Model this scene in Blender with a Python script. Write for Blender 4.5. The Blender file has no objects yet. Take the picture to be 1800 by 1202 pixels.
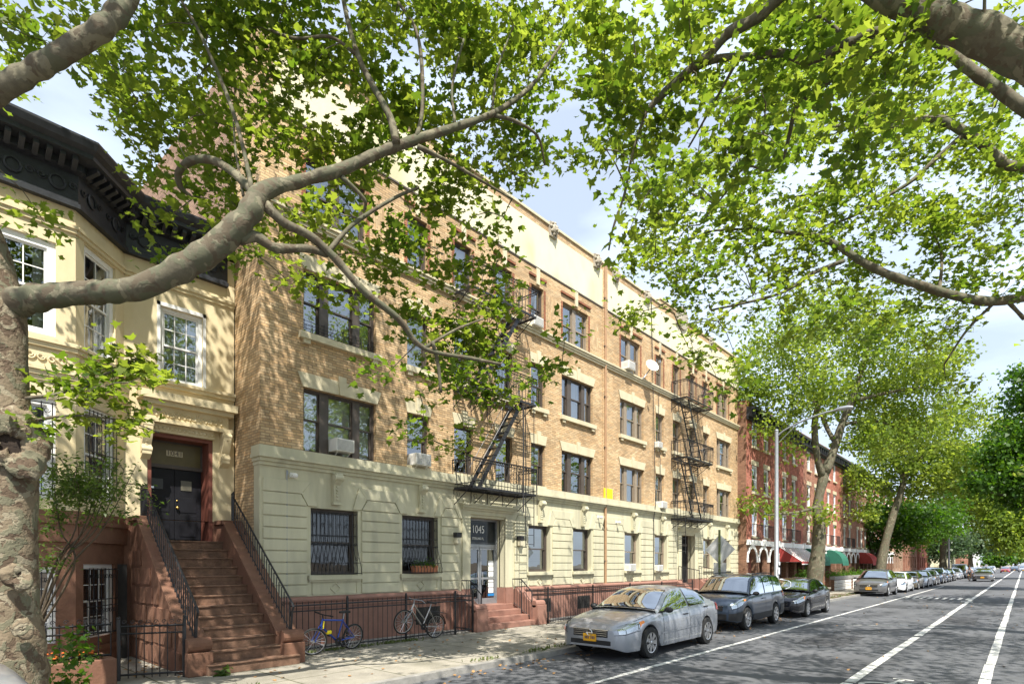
import bpy, bmesh, math, random
import numpy as np
from mathutils import Vector, Matrix
R = math.radians
rnd = random.Random(7)
nrg = np.random.default_rng(11)
scene = bpy.context.scene
COL = scene.collection

# ------------------------------------------------------------------ camera, sky, sun, exposure
FPX, CAMZ, HOR = 1000.0, 2.0, 991.0                 # focal length in photo pixels, eye height, horizon row (1800x1202 photo)
SN, CS = 900 / math.hypot(900, FPX), FPX / math.hypot(900, FPX)
cam = bpy.data.cameras.new('camera'); cam.sensor_width = 36.0
cam.lens = 36.0 * FPX / 1800; cam.shift_y = (HOR - 601) / 1800
cam.clip_start = 0.05; cam.clip_end = 3000
camo = bpy.data.objects.new('camera', cam); COL.objects.link(camo)
camo.location = (0, 0, CAMZ)
camo.rotation_euler = (R(90), 0, math.atan2(SN, CS) - R(90))
scene.camera = camo

SUN = Vector((0.80, 1.05, -1.92)).normalized()       # the way the light travels
sun_el = math.asin(-SUN.z); sun_az = math.atan2(-SUN.x, -SUN.y)
w = bpy.data.worlds.new('World'); scene.world = w; w.use_nodes = True
nt = w.node_tree; bg = nt.nodes['Background']
sky = nt.nodes.new('ShaderNodeTexSky'); sky.sky_type = 'NISHITA'; sky.sun_disc = False
sky.sun_elevation = sun_el; sky.sun_rotation = sun_az
sky.air_density = 1.0; sky.dust_density = 1.6; sky.ozone_density = 1.0
tc = nt.nodes.new('ShaderNodeTexCoord'); mp = nt.nodes.new('ShaderNodeMapping'); mp.inputs['Scale'].default_value = (1.2, 1.2, 3.5)
nz = nt.nodes.new('ShaderNodeTexNoise'); nz.inputs['Scale'].default_value = 2.2; nz.inputs['Detail'].default_value = 7
rp = nt.nodes.new('ShaderNodeValToRGB'); rp.color_ramp.elements[0].position = .40; rp.color_ramp.elements[1].position = .72
rp.color_ramp.elements[0].color = (.36, .36, .36, 1); rp.color_ramp.elements[1].color = (.72, .72, .72, 1)
mx = nt.nodes.new('ShaderNodeMixRGB'); mx.inputs[2].default_value = (12.6, 14.3, 16.8, 1)   # thin high cloud over the blue
nt.links.new(tc.outputs['Generated'], mp.inputs[0]); nt.links.new(mp.outputs[0], nz.inputs['Vector'])
nt.links.new(nz.outputs[0], rp.inputs[0]); nt.links.new(rp.outputs[0], mx.inputs[0])
nt.links.new(sky.outputs[0], mx.inputs[1]); nt.links.new(mx.outputs[0], bg.inputs['Color'])
bg.inputs['Strength'].default_value = 0.068
sl = bpy.data.lights.new('sun', 'SUN'); sl.energy = 5.0; sl.angle = R(0.53); sl.color = (1.0, .95, .86)
so = bpy.data.objects.new('sun', sl); COL.objects.link(so); so.rotation_euler = SUN.to_track_quat('-Z', 'Y').to_euler()
scene.view_settings.view_transform = 'Standard'; scene.view_settings.look = 'None'
scene.view_settings.exposure = 0.95; scene.view_settings.gamma = 1.0
scene.cycles.max_bounces = 6; scene.cycles.transparent_max_bounces = 12
scene.cycles.caustics_reflective = False; scene.cycles.caustics_refractive = False

# ------------------------------------------------------------------ measuring helpers: photo pixel -> real point on a known plane
def onY(u, v, Y):
    a = (u - 900) / FPX; X = Y * (CS + SN * a) / (SN - CS * a); z = X * CS + Y * SN
    return Vector((X, Y, CAMZ + (HOR - v) * z / FPX))
def atz(u, v, z):
    a = (u - 900) / FPX
    return Vector((a * z * SN + CS * z, -a * z * CS + SN * z, CAMZ + (HOR - v) * z / FPX))
def proj(p):
    x = p[0] * SN - p[1] * CS; z = p[0] * CS + p[1] * SN
    if z < .05: return None
    return 900 + FPX * x / z, HOR - FPX * (p[2] - CAMZ) / z, z

# ------------------------------------------------------------------ object helpers
def tag(o, label=None, cat=None, group=None, kind=None):
    if label: o['label'] = label
    if cat: o['category'] = cat
    if group: o['group'] = group
    if kind: o['kind'] = kind
    return o
def thing(name, label, cat, loc=(0, 0, 0), group=None, rz=0, sc=1):
    o = bpy.data.objects.new(name, None); COL.objects.link(o); o.empty_display_size = .2
    o.location = loc; o.rotation_euler = (0, 0, rz); o.scale = (sc, sc, sc)
    return tag(o, label, cat, group)
def wloc(p):
    v = Vector((0, 0, 0))
    while p: v += p.location; p = p.parent
    return v
def copy_tree(o, parent=None):
    c = o.copy(); COL.objects.link(c)
    if parent: c.parent = parent
    for ch in o.children: copy_tree(ch, c)
    return c
class MB:
    """collects shapes; build() links them as one mesh object"""
    def __init__(s): s.v = []; s.f = []
    def add(s, vs, fs):
        n = len(s.v); s.v += [tuple(p) for p in vs]; s.f += [tuple(i + n for i in f) for f in fs]; return s
    def box(s, x0, x1, y0, y1, z0, z1, T=None):
        vs = [(x, y, z) for x in (x0, x1) for y in (y0, y1) for z in (z0, z1)]
        if T: vs = [T(*p) for p in vs]
        return s.add(vs, [(0, 1, 3, 2), (4, 6, 7, 5), (0, 4, 5, 1), (2, 3, 7, 6), (0, 2, 6, 4), (1, 5, 7, 3)])
    def bar(s, p, q, r=.01, n=4, r2=None):
        return s.tube([p, q], [r, r if r2 is None else r2], n)
    def tube(s, pts, rad, n=8, cap=True, jit=0, rg=None):
        pts = [Vector(p) for p in pts]; k = len(pts)
        if not hasattr(rad, '__len__'): rad = [rad] * k
        t0 = (pts[1] - pts[0]).normalized()
        a = t0.orthogonal().normalized(); vs = []
        for i in range(k):
            t = (pts[min(i + 1, k - 1)] - pts[max(i - 1, 0)])
            t = t.normalized() if t.length > 1e-9 else t0
            a = (a - t * a.dot(t))
            a = a.normalized() if a.length > 1e-6 else t.orthogonal().normalized()
            b = t.cross(a)
            for j in range(n):
                an = 2 * math.pi * (j + .5) / n
                rr = rad[i] * (1 + (jit * (rg.random() - .5) if jit else 0))
                vs.append(pts[i] + (a * math.cos(an) + b * math.sin(an)) * rr)
        fs = [(i * n + j, i * n + (j + 1) % n, (i + 1) * n + (j + 1) % n, (i + 1) * n + j) for i in range(k - 1) for j in range(n)]
        if cap: fs += [tuple(range(n - 1, -1, -1)), tuple((k - 1) * n + j for j in range(n))]
        return s.add(vs, fs)
    def prism(s, poly, d0, d1, T):
        """poly of (a,b) pairs extruded d0..d1; T(a,d,b) -> point"""
        n = len(poly)
        vs = [T(a, d0, b) for a, b in poly] + [T(a, d1, b) for a, b in poly]
        return s.add(vs, [tuple(range(n)), tuple(range(2 * n - 1, n - 1, -1))] + [(i, i + n, (i + 1) % n + n, (i + 1) % n) for i in range(n)])
    def lathe(s, prof, T, n=20):
        """prof of (r,h); T(x,y,h)"""
        k = len(prof)
        vs = [T(r * math.cos(2 * math.pi * j / n), r * math.sin(2 * math.pi * j / n), h) for r, h in prof for j in range(n)]
        fs = [(i * n + j, i * n + (j + 1) % n, (i + 1) * n + (j + 1) % n, (i + 1) * n + j) for i in range(k - 1) for j in range(n)]
        return s.add(vs, fs)
    def ball(s, c, rx, ry, rz, n=10, m=7):
        vs = []; c = Vector(c)
        for i in range(m + 1):
            th = math.pi * i / m
            for j in range(n):
                ph = 2 * math.pi * j / n
                vs.append((c.x + rx * math.sin(th) * math.cos(ph), c.y + ry * math.sin(th) * math.sin(ph), c.z + rz * math.cos(th)))
        return s.add(vs, [(i * n + j, (i + 1) * n + j, (i + 1) * n + (j + 1) % n, i * n + (j + 1) % n) for i in range(m) for j in range(n)])
    def build(s, name, m, parent=None, local=False, smooth=None, fix=True, bevel=0):
        me = bpy.data.meshes.new(name)
        off = Vector((0, 0, 0)) if (local or not parent) else wloc(parent)
        me.from_pydata([(p[0] - off.x, p[1] - off.y, p[2] - off.z) for p in s.v], [], s.f); me.update()
        if fix:
            b = bmesh.new(); b.from_mesh(me); bmesh.ops.recalc_face_normals(b, faces=b.faces); b.to_mesh(me); b.free()
        for mm in (m if isinstance(m, (list, tuple)) else [m]): me.materials.append(mm)
        if smooth is not None:
            me.polygons.foreach_set('use_smooth', [True] * len(me.polygons))
            if smooth < 180: me.set_sharp_from_angle(angle=R(smooth))
        o = bpy.data.objects.new(name, me); COL.objects.link(o)
        if parent: o.parent = parent
        if bevel:
            bm_ = o.modifiers.new('bevel', 'BEVEL'); bm_.width = bevel; bm_.segments = 2; bm_.limit_method = 'ANGLE'; bm_.angle_limit = R(40)
        return o
def catmull(P, n=6):
    P = [np.array(p, float) for p in P]; out = []
    Q = [2 * P[0] - P[1]] + P + [2 * P[-1] - P[-2]]
    for i in range(1, len(Q) - 2):
        a, b, c, d = Q[i - 1], Q[i], Q[i + 1], Q[i + 2]
        for k in range(n):
            t = k / n
            out.append(.5 * ((2 * b) + (-a + c) * t + (2 * a - 5 * b + 4 * c - d) * t * t + (-a + 3 * b - 3 * c + d) * t ** 3))
    out.append(P[-1]); return out

# ------------------------------------------------------------------ materials
def c3(r, g, b):
    f = lambda x: ((x / 255 + .055) / 1.055) ** 2.4 if x > 10 else x / 255 / 12.92
    return (f(r), f(g), f(b))
MATS = {}
def nodes(name):
    m = bpy.data.materials.new(name); m.use_nodes = True; MATS[name] = m
    t = m.node_tree; return m, t, t.nodes['Principled BSDF'], t.nodes.new, t.links.new
def setp(p, **k):
    for a, b in k.items():
        key = {'rough': 'Roughness', 'metal': 'Metallic', 'spec': 'Specular IOR Level', 'coat': 'Coat Weight', 'coatr': 'Coat Roughness', 'col': 'Base Color', 'trans': 'Transmission Weight'}[a]
        p.inputs[key].default_value = (*b, 1) if a == 'col' else b
def sc(c, f): return tuple(min(1, x * f) for x in c)
def mottle(new, link, base, var, scale, detail=6, vec=None, second=None):
    """base colour broken up by two noises; second = (colour, amount, scale) patches"""
    n = new('ShaderNodeTexNoise'); n.inputs['Scale'].default_value = scale; n.inputs['Detail'].default_value = detail; n.inputs['Roughness'].default_value = .65
    if vec: link(vec, n.inputs['Vector'])
    r = new('ShaderNodeValToRGB'); r.color_ramp.elements[0].position = .3; r.color_ramp.elements[1].position = .7
    r.color_ramp.elements[0].color = (*sc(base, 1 - var), 1); r.color_ramp.elements[1].color = (*sc(base, 1 + var), 1)
    link(n.outputs[0], r.inputs[0]); out = r.outputs[0]
    if second:
        n2 = new('ShaderNodeTexNoise'); n2.inputs['Scale'].default_value = second[2]; n2.inputs['Detail'].default_value = 5
        if vec: link(vec, n2.inputs['Vector'])
        r2 = new('ShaderNodeValToRGB'); r2.color_ramp.elements[0].position = .5; r2.color_ramp.elements[1].position = .68
        r2.color_ramp.elements[0].color = (0, 0, 0, 1); r2.color_ramp.elements[1].color = (second[1],) * 3 + (1,)
        link(n2.outputs[0], r2.inputs[0])
        mxx = new('ShaderNodeMixRGB'); link(r2.outputs[0], mxx.inputs[0]); link(out, mxx.inputs[1]); mxx.inputs[2].default_value = (*second[0], 1)
        out = mxx.outputs[0]
    return out
def pm(name, col, rough=.8, metal=0, var=.12, scale=4, bump=0, bscale=40, spec=.4, coat=0, second=None, stretch=None):
    m, t, p, new, link = nodes(name); setp(p, rough=rough, metal=metal, spec=spec, coat=coat)
    tcn = new('ShaderNodeTexCoord'); vec = tcn.outputs['Object']
    if stretch:
        mpn = new('ShaderNodeMapping'); mpn.inputs['Scale'].default_value = stretch; link(vec, mpn.inputs[0]); vec = mpn.outputs[0]
    link(mottle(new, link, col, var, scale, vec=vec, second=second), p.inputs['Base Color'])
    if bump:
        n = new('ShaderNodeTexNoise'); n.inputs['Scale'].default_value = bscale; n.inputs['Detail'].default_value = 8; link(tcn.outputs['Object'], n.inputs['Vector'])
        b = new('ShaderNodeBump'); b.inputs['Strength'].default_value = bump; b.inputs['Distance'].default_value = .02
        link(n.outputs[0], b.inputs['Height']); link(b.outputs[0], p.inputs['Normal'])
    return m
def brick(name, ca, cb, mort, bw=.205, bh=.063, ms=.009, mottled=.24, vertical=False, third=None):
    m, t, p, new, link = nodes(name); setp(p, rough=.9, spec=.2)
    tcn = new('ShaderNodeTexCoord'); g = new('ShaderNodeNewGeometry')
    s1 = new('ShaderNodeSeparateXYZ'); link(tcn.outputs['Object'], s1.inputs[0])
    s2 = new('ShaderNodeSeparateXYZ'); link(g.outputs['True Normal'], s2.inputs[0])
    ab = new('ShaderNodeMath'); ab.operation = 'ABSOLUTE'; link(s2.outputs[0], ab.inputs[0])
    gt = new('ShaderNodeMath'); gt.operation = 'GREATER_THAN'; gt.inputs[1].default_value = .75; link(ab.outputs[0], gt.inputs[0])
    mixf = new('ShaderNodeMix'); mixf.data_type = 'FLOAT'; link(gt.outputs[0], mixf.inputs[0]); link(s1.outputs[0], mixf.inputs[2]); link(s1.outputs[1], mixf.inputs[3])
    cb_ = new('ShaderNodeCombineXYZ')
    if vertical: link(mixf.outputs[0], cb_.inputs[1]); link(s1.outputs[2], cb_.inputs[0])
    else: link(mixf.outputs[0], cb_.inputs[0]); link(s1.outputs[2], cb_.inputs[1])
    bt = new('ShaderNodeTexBrick'); bt.inputs['Scale'].default_value = 1; bt.inputs['Brick Width'].default_value = bw; bt.inputs['Row Height'].default_value = bh
    bt.inputs['Mortar Size'].default_value = ms; bt.inputs['Mortar Smooth'].default_value = .2; bt.inputs['Bias'].default_value = 0
    bt.inputs['Color1'].default_value = (*ca, 1); bt.inputs['Color2'].default_value = (*cb, 1); bt.inputs['Mortar'].default_value = (*mort, 1)
    link(cb_.outputs[0], bt.inputs['Vector'])
    # each brick its own tone
    bt2 = new('ShaderNodeTexBrick'); bt2.offset_frequency = 2
    for k in ('Scale', 'Brick Width', 'Row Height'): bt2.inputs[k].default_value = bt.inputs[k].default_value
    bt2.inputs['Mortar Size'].default_value = 0; bt2.inputs['Bias'].default_value = -.1
    bt2.inputs['Color1'].default_value = (1 - mottled,) * 3 + (1,); bt2.inputs['Color2'].default_value = (1 + mottled * .6, 1 + mottled * .5, 1 + mottled * .4, 1)
    sh = new('ShaderNodeVectorMath'); sh.operation = 'ADD'; sh.inputs[1].default_value = (bw * 37, bh * 58, 0); link(cb_.outputs[0], sh.inputs[0]); link(sh.outputs[0], bt2.inputs['Vector'])
    mu = new('ShaderNodeMixRGB'); mu.blend_type = 'MULTIPLY'; mu.inputs[0].default_value = 1; link(bt.outputs[0], mu.inputs[1]); link(bt2.outputs[0], mu.inputs[2])
    n = new('ShaderNodeTexNoise'); n.inputs['Scale'].default_value = .55; n.inputs['Detail'].default_value = 7; link(tcn.outputs['Object'], n.inputs['Vector'])
    r = new('ShaderNodeValToRGB'); r.color_ramp.elements[0].position = .3; r.color_ramp.elements[1].position = .7
    r.color_ramp.elements[0].color = (.70, .68, .65, 1); r.color_ramp.elements[1].color = (1.14, 1.12, 1.08, 1); link(n.outputs[0], r.inputs[0])
    mu2 = new('ShaderNodeMixRGB'); mu2.blend_type = 'MULTIPLY'; mu2.inputs[0].default_value = 1; link(mu.outputs[0], mu2.inputs[1]); link(r.outputs[0], mu2.inputs[2])
    link(mu2.outputs[0], p.inputs['Base Color'])
    b = new('ShaderNodeBump'); b.inputs['Strength'].default_value = .7; b.inputs['Distance'].default_value = .012; b.invert = True
    link(bt.outputs['Fac'], b.inputs['Height']); link(b.outputs[0], p.inputs['Normal'])
    return m
def paint(name, col, metal=.5, rough=.32, dirt=.12):
    m, t, p, new, link = nodes(name); setp(p, metal=metal, rough=rough, coat=.7, coatr=.06)
    tcn = new('ShaderNodeTexCoord')
    link(mottle(new, link, col, dirt, 3.5, vec=tcn.outputs['Object']), p.inputs['Base Color']); return m
def glass(name, tint=(.9, .95, 1.0), refl=1.0, dark=0.0):
    m = bpy.data.materials.new(name); m.use_nodes = True; MATS[name] = m; t = m.node_tree; t.nodes.clear(); new, link = t.nodes.new, t.links.new
    o = new('ShaderNodeOutputMaterial'); tr = new('ShaderNodeBsdfTransparent'); tr.inputs[0].default_value = (*[x * (1 - dark) for x in (.86, .9, .9)], 1)
    gl = new('ShaderNodeBsdfGlossy'); gl.inputs['Roughness'].default_value = .015; gl.inputs[0].default_value = (*tint, 1)
    fr = new('ShaderNodeFresnel'); fr.inputs[0].default_value = 1.52
    n = new('ShaderNodeTexNoise'); n.inputs['Scale'].default_value = 1.6; tcn = new('ShaderNodeTexCoord'); link(tcn.outputs['Object'], n.inputs['Vector'])
    b = new('ShaderNodeBump'); b.inputs['Strength'].default_value = .06; b.inputs['Distance'].default_value = .05; link(n.outputs[0], b.inputs['Height']); link(b.outputs[0], gl.inputs['Normal'])
    ma = new('ShaderNodeMath'); ma.operation = 'MULTIPLY_ADD'; ma.inputs[1].default_value = 1.6 * refl; ma.inputs[2].default_value = .20 * refl; ma.use_clamp = True; link(fr.outputs[0], ma.inputs[0])
    mixs = new('ShaderNodeMixShader'); link(ma.outputs[0], mixs.inputs[0]); link(tr.outputs[0], mixs.inputs[1]); link(gl.outputs[0], mixs.inputs[2]); link(mixs.outputs[0], o.inputs[0])
    return m
def bark(name, base, green, pale, brown, s=3.0, bump=.5):
    m, t, p, new, link = nodes(name); setp(p, rough=.85, spec=.25)
    tcn = new('ShaderNodeTexCoord')
    n0 = new('ShaderNodeTexNoise'); n0.inputs['Scale'].default_value = s * 1.2; n0.inputs['Detail'].default_value = 4; link(tcn.outputs['Object'], n0.inputs['Vector'])
    av = new('ShaderNodeVectorMath'); av.operation = 'MULTIPLY_ADD'; av.inputs[1].default_value = (.5, .5, .5); link(n0.outputs['Color'], av.inputs[0]); link(tcn.outputs['Object'], av.inputs[2])
    def patch(scale, lo, hi, seed):
        mpn = new('ShaderNodeMapping'); mpn.inputs['Location'].default_value = (seed, seed * 1.7, 0); link(av.outputs[0], mpn.inputs[0])
        n = new('ShaderNodeTexNoise'); n.inputs['Scale'].default_value = scale; n.inputs['Detail'].default_value = 3; n.inputs['Roughness'].default_value = .45; link(mpn.outputs[0], n.inputs['Vector'])
        r = new('ShaderNodeValToRGB'); r.color_ramp.interpolation = 'LINEAR'; r.color_ramp.elements[0].position = lo; r.color_ramp.elements[1].position = hi; link(n.outputs[0], r.inputs[0]); return r.outputs[0], n.outputs[0]
    cur = mottle(new, link, base, .22, s * 6, vec=tcn.outputs['Object'])
    hs = None
    for colr, scale, lo, hi, sd in ((green, s * 1.5, .50, .53, 3), (pale, s * 2.1, .57, .60, 9), (brown, s * 2.8, .55, .58, 17)):
        f, h = patch(scale, lo, hi, sd); mxn = new('ShaderNodeMixRGB'); link(f, mxn.inputs[0]); link(cur, mxn.inputs[1]); mxn.inputs[2].default_value = (*colr, 1); cur = mxn.outputs[0]
        if hs is None: hs = f
        else:
            a_ = new('ShaderNodeMath'); a_.operation = 'SUBTRACT'; link(hs, a_.inputs[0]); link(f, a_.inputs[1]); hs = a_.outputs[0]
    link(cur, p.inputs['Base Color'])
    n = new('ShaderNodeTexNoise'); n.inputs['Scale'].default_value = s * 11; n.inputs['Detail'].default_value = 8; link(tcn.outputs['Object'], n.inputs['Vector'])
    ad = new('ShaderNodeMath'); ad.operation = 'MULTIPLY_ADD'; ad.inputs[1].default_value = .5; link(hs, ad.inputs[0]); link(n.outputs[0], ad.inputs[2])
    b = new('ShaderNodeBump'); b.inputs['Strength'].default_value = bump; b.inputs['Distance'].default_value = .02; link(ad.outputs[0], b.inputs['Height']); link(b.outputs[0], p.inputs['Normal'])
    return m
def leafmat(name, lo, hi, tlo, thi, tfac=.5):
    m = bpy.data.materials.new(name); m.use_nodes = True; MATS[name] = m; t = m.node_tree; t.nodes.clear(); new, link = t.nodes.new, t.links.new
    o = new('ShaderNodeOutputMaterial'); at = new('ShaderNodeAttribute'); at.attribute_name = 'tone'
    def ramp(a, b):
        r = new('ShaderNodeMixRGB'); link(at.outputs['Fac'], r.inputs[0]); r.inputs[1].default_value = (*a, 1); r.inputs[2].default_value = (*b, 1); return r.outputs[0]
    d = new('ShaderNodeBsdfPrincipled'); d.inputs['Roughness'].default_value = .45; d.inputs['Specular IOR Level'].default_value = .35; link(ramp(lo, hi), d.inputs['Base Color'])
    tr = new('ShaderNodeBsdfTranslucent'); link(ramp(tlo, thi), tr.inputs[0])
    mi = new('ShaderNodeMixShader'); mi.inputs[0].default_value = tfac; link(d.outputs[0], mi.inputs[1]); link(tr.outputs[0], mi.inputs[2]); link(mi.outputs[0], o.inputs[0]); return m

M_BRICK = brick('tan_brick', (.575, .39, .215), (.655, .50, .315), (.38, .275, .175))
M_BRICKV = brick('tan_brick_soldier', (.575, .39, .215), (.655, .50, .315), (.38, .275, .175), vertical=True)
M_BRICKR = brick('quoin_red_brick', (.32, .12, .07), (.40, .18, .10), (.18, .1, .07))
M_BRICKB = brick('side_brown_brick', (.38, .25, .18), (.44, .30, .22), (.24, .16, .12))
M_RED = brick('red_brick', (.42, .125, .09), (.48, .17, .125), (.36, .22, .17), ms=.009)
M_RED2 = brick('salmon_brick', (.36, .16, .11), (.44, .22, .15), (.27, .18, .14), ms=.009)
M_BROWNB = brick('brown_brick', (.24, .13, .09), (.31, .18, .12), (.17, .11, .08))
M_BAND = pm('cream_stucco', (.66, .61, .43), .9, var=.09, scale=2, bump=.15, second=((.42, .37, .20), .6, 1.0), stretch=(1, 1, .6))
M_OLIVE = pm('olive_cream_paint', (.53, .50, .355), .75, var=.09, scale=1.6, bump=.1, second=((.36, .34, .25), .6, 1.3), stretch=(2.2, 2.2, .35))
M_TRIM = pm('cream_stone', (.56, .50, .345), .8, var=.1, scale=5, bump=.15, second=((.36, .31, .2), .4, 2.5))
M_GRAN = pm('red_granite_paint', (.27, .14, .105), .7, var=.12, scale=6, bump=.2)
M_YEL = pm('yellow_cream_paint', (.61, .52, .33), .8, var=.10, scale=2, bump=.1, second=((.50, .38, .18), .4, 1.3), stretch=(1, 1, .4))
M_BST = pm('brownstone', (.175, .088, .054), .85, var=.18, scale=5, bump=.35, bscale=25, second=((.16, .07, .045), .6, 2))
M_STEP = pm('worn_brownstone_step', (.165, .092, .058), .85, var=.4, scale=7, bump=.4, bscale=30, second=((.12, .075, .05), .7, 3))
M_BLACK = pm('black_cornice_paint', (.022, .024, .03), .45, var=.3, scale=6, bump=.15)
M_WHITE = pm('white_paint', (.78, .78, .76), .5, var=.05)
M_DARKF = pm('dark_frame_paint', (.075, .06, .05), .5, var=.2)
M_TAUPE = pm('taupe_frame_paint', (.26, .21, .155), .55, var=.15)
M_IRON = pm('black_iron', (.018, .018, .02), .42, var=.4, scale=9, bump=.1)
M_GLASS = glass('window_glass'); M_GLASSD = glass('dark_window_glass', refl=.8, dark=.25)
M_CURT = pm('white_curtain', (.62, .62, .58), .9, var=.12, scale=8, stretch=(6, 6, .3))
M_BLIND = pm('pale_blind', (.70, .70, .66), .8, var=.08, scale=30, stretch=(.01, .01, 1.5))
M_CURTG = pm('green_curtain', (.16, .22, .13), .9, var=.3, scale=8, stretch=(6, 6, .3))
M_CURTB = pm('grey_curtain', (.28, .29, .30), .9, var=.25, scale=8, stretch=(6, 6, .3))
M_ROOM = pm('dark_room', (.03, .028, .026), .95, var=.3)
M_ROOF = pm('roof_felt', (.08, .08, .08), .9)
M_ASPH = pm('asphalt', (.098, .101, .109), .9, var=.16, scale=1.1, bump=.2, bscale=120, second=((.05, .051, .055), .75, .5), stretch=(.35, 1.3, 1))
M_WALK = pm('sidewalk_concrete', (.36, .33, .28), .9, var=.2, scale=2.2, bump=.35, bscale=70, second=((.20, .19, .15), .6, .9))
M_KERB = pm('kerb_steel_stone', (.25, .24, .22), .8, var=.25, scale=6, bump=.3)
M_DIRT = pm('tree_pit_soil', (.11, .08, .05), .95, var=.4, scale=9, bump=.6)
M_RPAINT = pm('worn_road_paint', (.62, .61, .58), .7, var=.12, scale=9, second=((.14, .14, .14), .75, 5))
M_BARK = bark('plane_bark', (.125, .112, .078), (.105, .105, .068), (.185, .168, .115), (.105, .085, .058), s=2.6, bump=.25)
M_BARKT = bark('plane_trunk_bark', (.185, .145, .096), (.15, .14, .092), (.25, .215, .15), (.11, .078, .052), s=3.0, bump=.6)
M_BARKD = bark('dark_bark', (.09, .07, .05), (.07, .065, .04), (.13, .11, .08), (.06, .045, .03))
M_TWIG = pm('twig_bark', (.085, .065, .042), .9, var=.3)
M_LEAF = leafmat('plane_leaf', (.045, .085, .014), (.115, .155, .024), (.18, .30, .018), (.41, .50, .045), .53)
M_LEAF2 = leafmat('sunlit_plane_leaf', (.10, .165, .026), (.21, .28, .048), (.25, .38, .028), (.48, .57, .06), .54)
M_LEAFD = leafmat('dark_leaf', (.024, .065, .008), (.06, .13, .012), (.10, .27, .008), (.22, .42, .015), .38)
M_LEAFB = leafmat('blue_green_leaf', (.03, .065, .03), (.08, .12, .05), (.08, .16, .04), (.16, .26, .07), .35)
M_SHRUB = leafmat('shrub_leaf', (.03, .06, .012), (.08, .13, .025), (.12, .22, .02), (.22, .34, .04), .4)
M_TYRE = pm('tyre_rubber', (.02, .02, .02), .8, var=.2)
M_RIM = pm('alloy_rim', (.55, .55, .56), .3, metal=.9, var=.1)
M_CHROME = pm('chrome', (.75, .75, .76), .12, metal=1, var=.03)
M_CGLASS = glass('car_glass', refl=1.5, dark=.45)
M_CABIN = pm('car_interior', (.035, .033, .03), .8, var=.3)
M_LAMP = glass('headlight_glass', refl=1.3)
M_LAMPIN = pm('headlight_reflector', (.5, .5, .5), .2, metal=.8, var=.2)
M_AMBER = pm('amber_lens', (.75, .22, .02), .2, var=.05, coat=.8)
M_REDL = pm('red_lens', (.45, .015, .012), .2, var=.05, coat=.8)
M_PLATE = pm('orange_plate', (.85, .42, .02), .4, var=.04)
M_NAVY = pm('navy_print', (.02, .03, .12), .5)
M_PLAST = pm('black_plastic', (.02, .02, .022), .55, var=.2)
M_GALV = pm('galvanised_steel', (.31, .325, .345), .45, metal=.55, var=.12, scale=8)
M_ACW = pm('ac_white_plastic', (.72, .71, .66), .5, var=.06)
M_ACG = pm('ac_grey_grille', (.30, .30, .29), .6, var=.15)
M_YSIGN = pm('yellow_sign', (.9, .72, .02), .5, var=.03)
M_TERRA = pm('terracotta', (.42, .16, .08), .8, var=.15)
M_RAWN = pm('red_awning', (.36, .05, .045), .8, var=.12)
M_GAWN = pm('green_awning', (.02, .12, .08), .8, var=.12)
M_BRASS = pm('brass', (.6, .42, .12), .3, metal=.9)
M_DOORB = pm('black_door_paint', (.010, .010, .013), .5, var=.3, scale=6, bump=.1, spec=.2)
M_GRASS = leafmat('grass_blade', (.07, .11, .03), (.16, .18, .06), (.14, .2, .04), (.24, .28, .08), .3)
M_LIT = pm('litter_leaf', (.30, .17, .07), .9, var=.4)
M_PHOTO = pm('printed_paper', (.7, .72, .75), .6, var=.3, scale=14)
M_CURTD = pm('dim_curtain', (.16, .15, .145), .9, var=.25, scale=8, stretch=(6, 6, .3))
M_GLASSK = glass('shaded_window_glass', refl=.3, dark=.55)
# ------------------------------------------------------------------ the setting: ground, road, pavements, markings
def sheet(name, x0, x1, y0, y1, z, m, n=1):
    return tag(MB().box(x0, x1, y0, y1, z - .4, z).build(name, m), kind='structure')
def flagmat():
    m, t, p, new, link = nodes('sidewalk_flags'); setp(p, rough=.9, spec=.25)
    tcn = new('ShaderNodeTexCoord')
    base = mottle(new, link, (.33, .305, .255), .22, 2.2, vec=tcn.outputs['Object'], second=((.175, .165, .125), .65, .8))
    n3 = new('ShaderNodeTexNoise'); n3.inputs['Scale'].default_value = 90; n3.inputs['Detail'].default_value = 4; link(tcn.outputs['Object'], n3.inputs['Vector'])
    r3 = new('ShaderNodeValToRGB'); r3.color_ramp.elements[0].position = .35; r3.color_ramp.elements[1].position = .65; r3.color_ramp.elements[0].color = (.7, .7, .7, 1); r3.color_ramp.elements[1].color = (1.15, 1.15, 1.15, 1); link(n3.outputs[0], r3.inputs[0])
    m0 = new('ShaderNodeMixRGB'); m0.blend_type = 'MULTIPLY'; m0.inputs[0].default_value = 1; link(base, m0.inputs[1]); link(r3.outputs[0], m0.inputs[2])
    bt = new('ShaderNodeTexBrick'); bt.offset = 0; bt.inputs['Scale'].default_value = 1; bt.inputs['Brick Width'].default_value = 1.5; bt.inputs['Row Height'].default_value = 1.28
    bt.inputs['Mortar Size'].default_value = .014; bt.inputs['Color1'].default_value = (.86, .86, .86, 1); bt.inputs['Color2'].default_value = (1.06, 1.05, 1.03, 1); bt.inputs['Mortar'].default_value = (.3, .32, .22, 1)
    link(tcn.outputs['Object'], bt.inputs['Vector'])
    m1 = new('ShaderNodeMixRGB'); m1.blend_type = 'MULTIPLY'; m1.inputs[0].default_value = 1; link(m0.outputs[0], m1.inputs[1]); link(bt.outputs[0], m1.inputs[2]); link(m1.outputs[0], p.inputs['Base Color'])
    b = new('ShaderNodeBump'); b.inputs['Strength'].default_value = .4; b.inputs['Distance'].default_value = .01; link(n3.outputs[0], b.inputs['Height']); link(b.outputs[0], p.inputs['Normal'])
    return m
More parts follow.
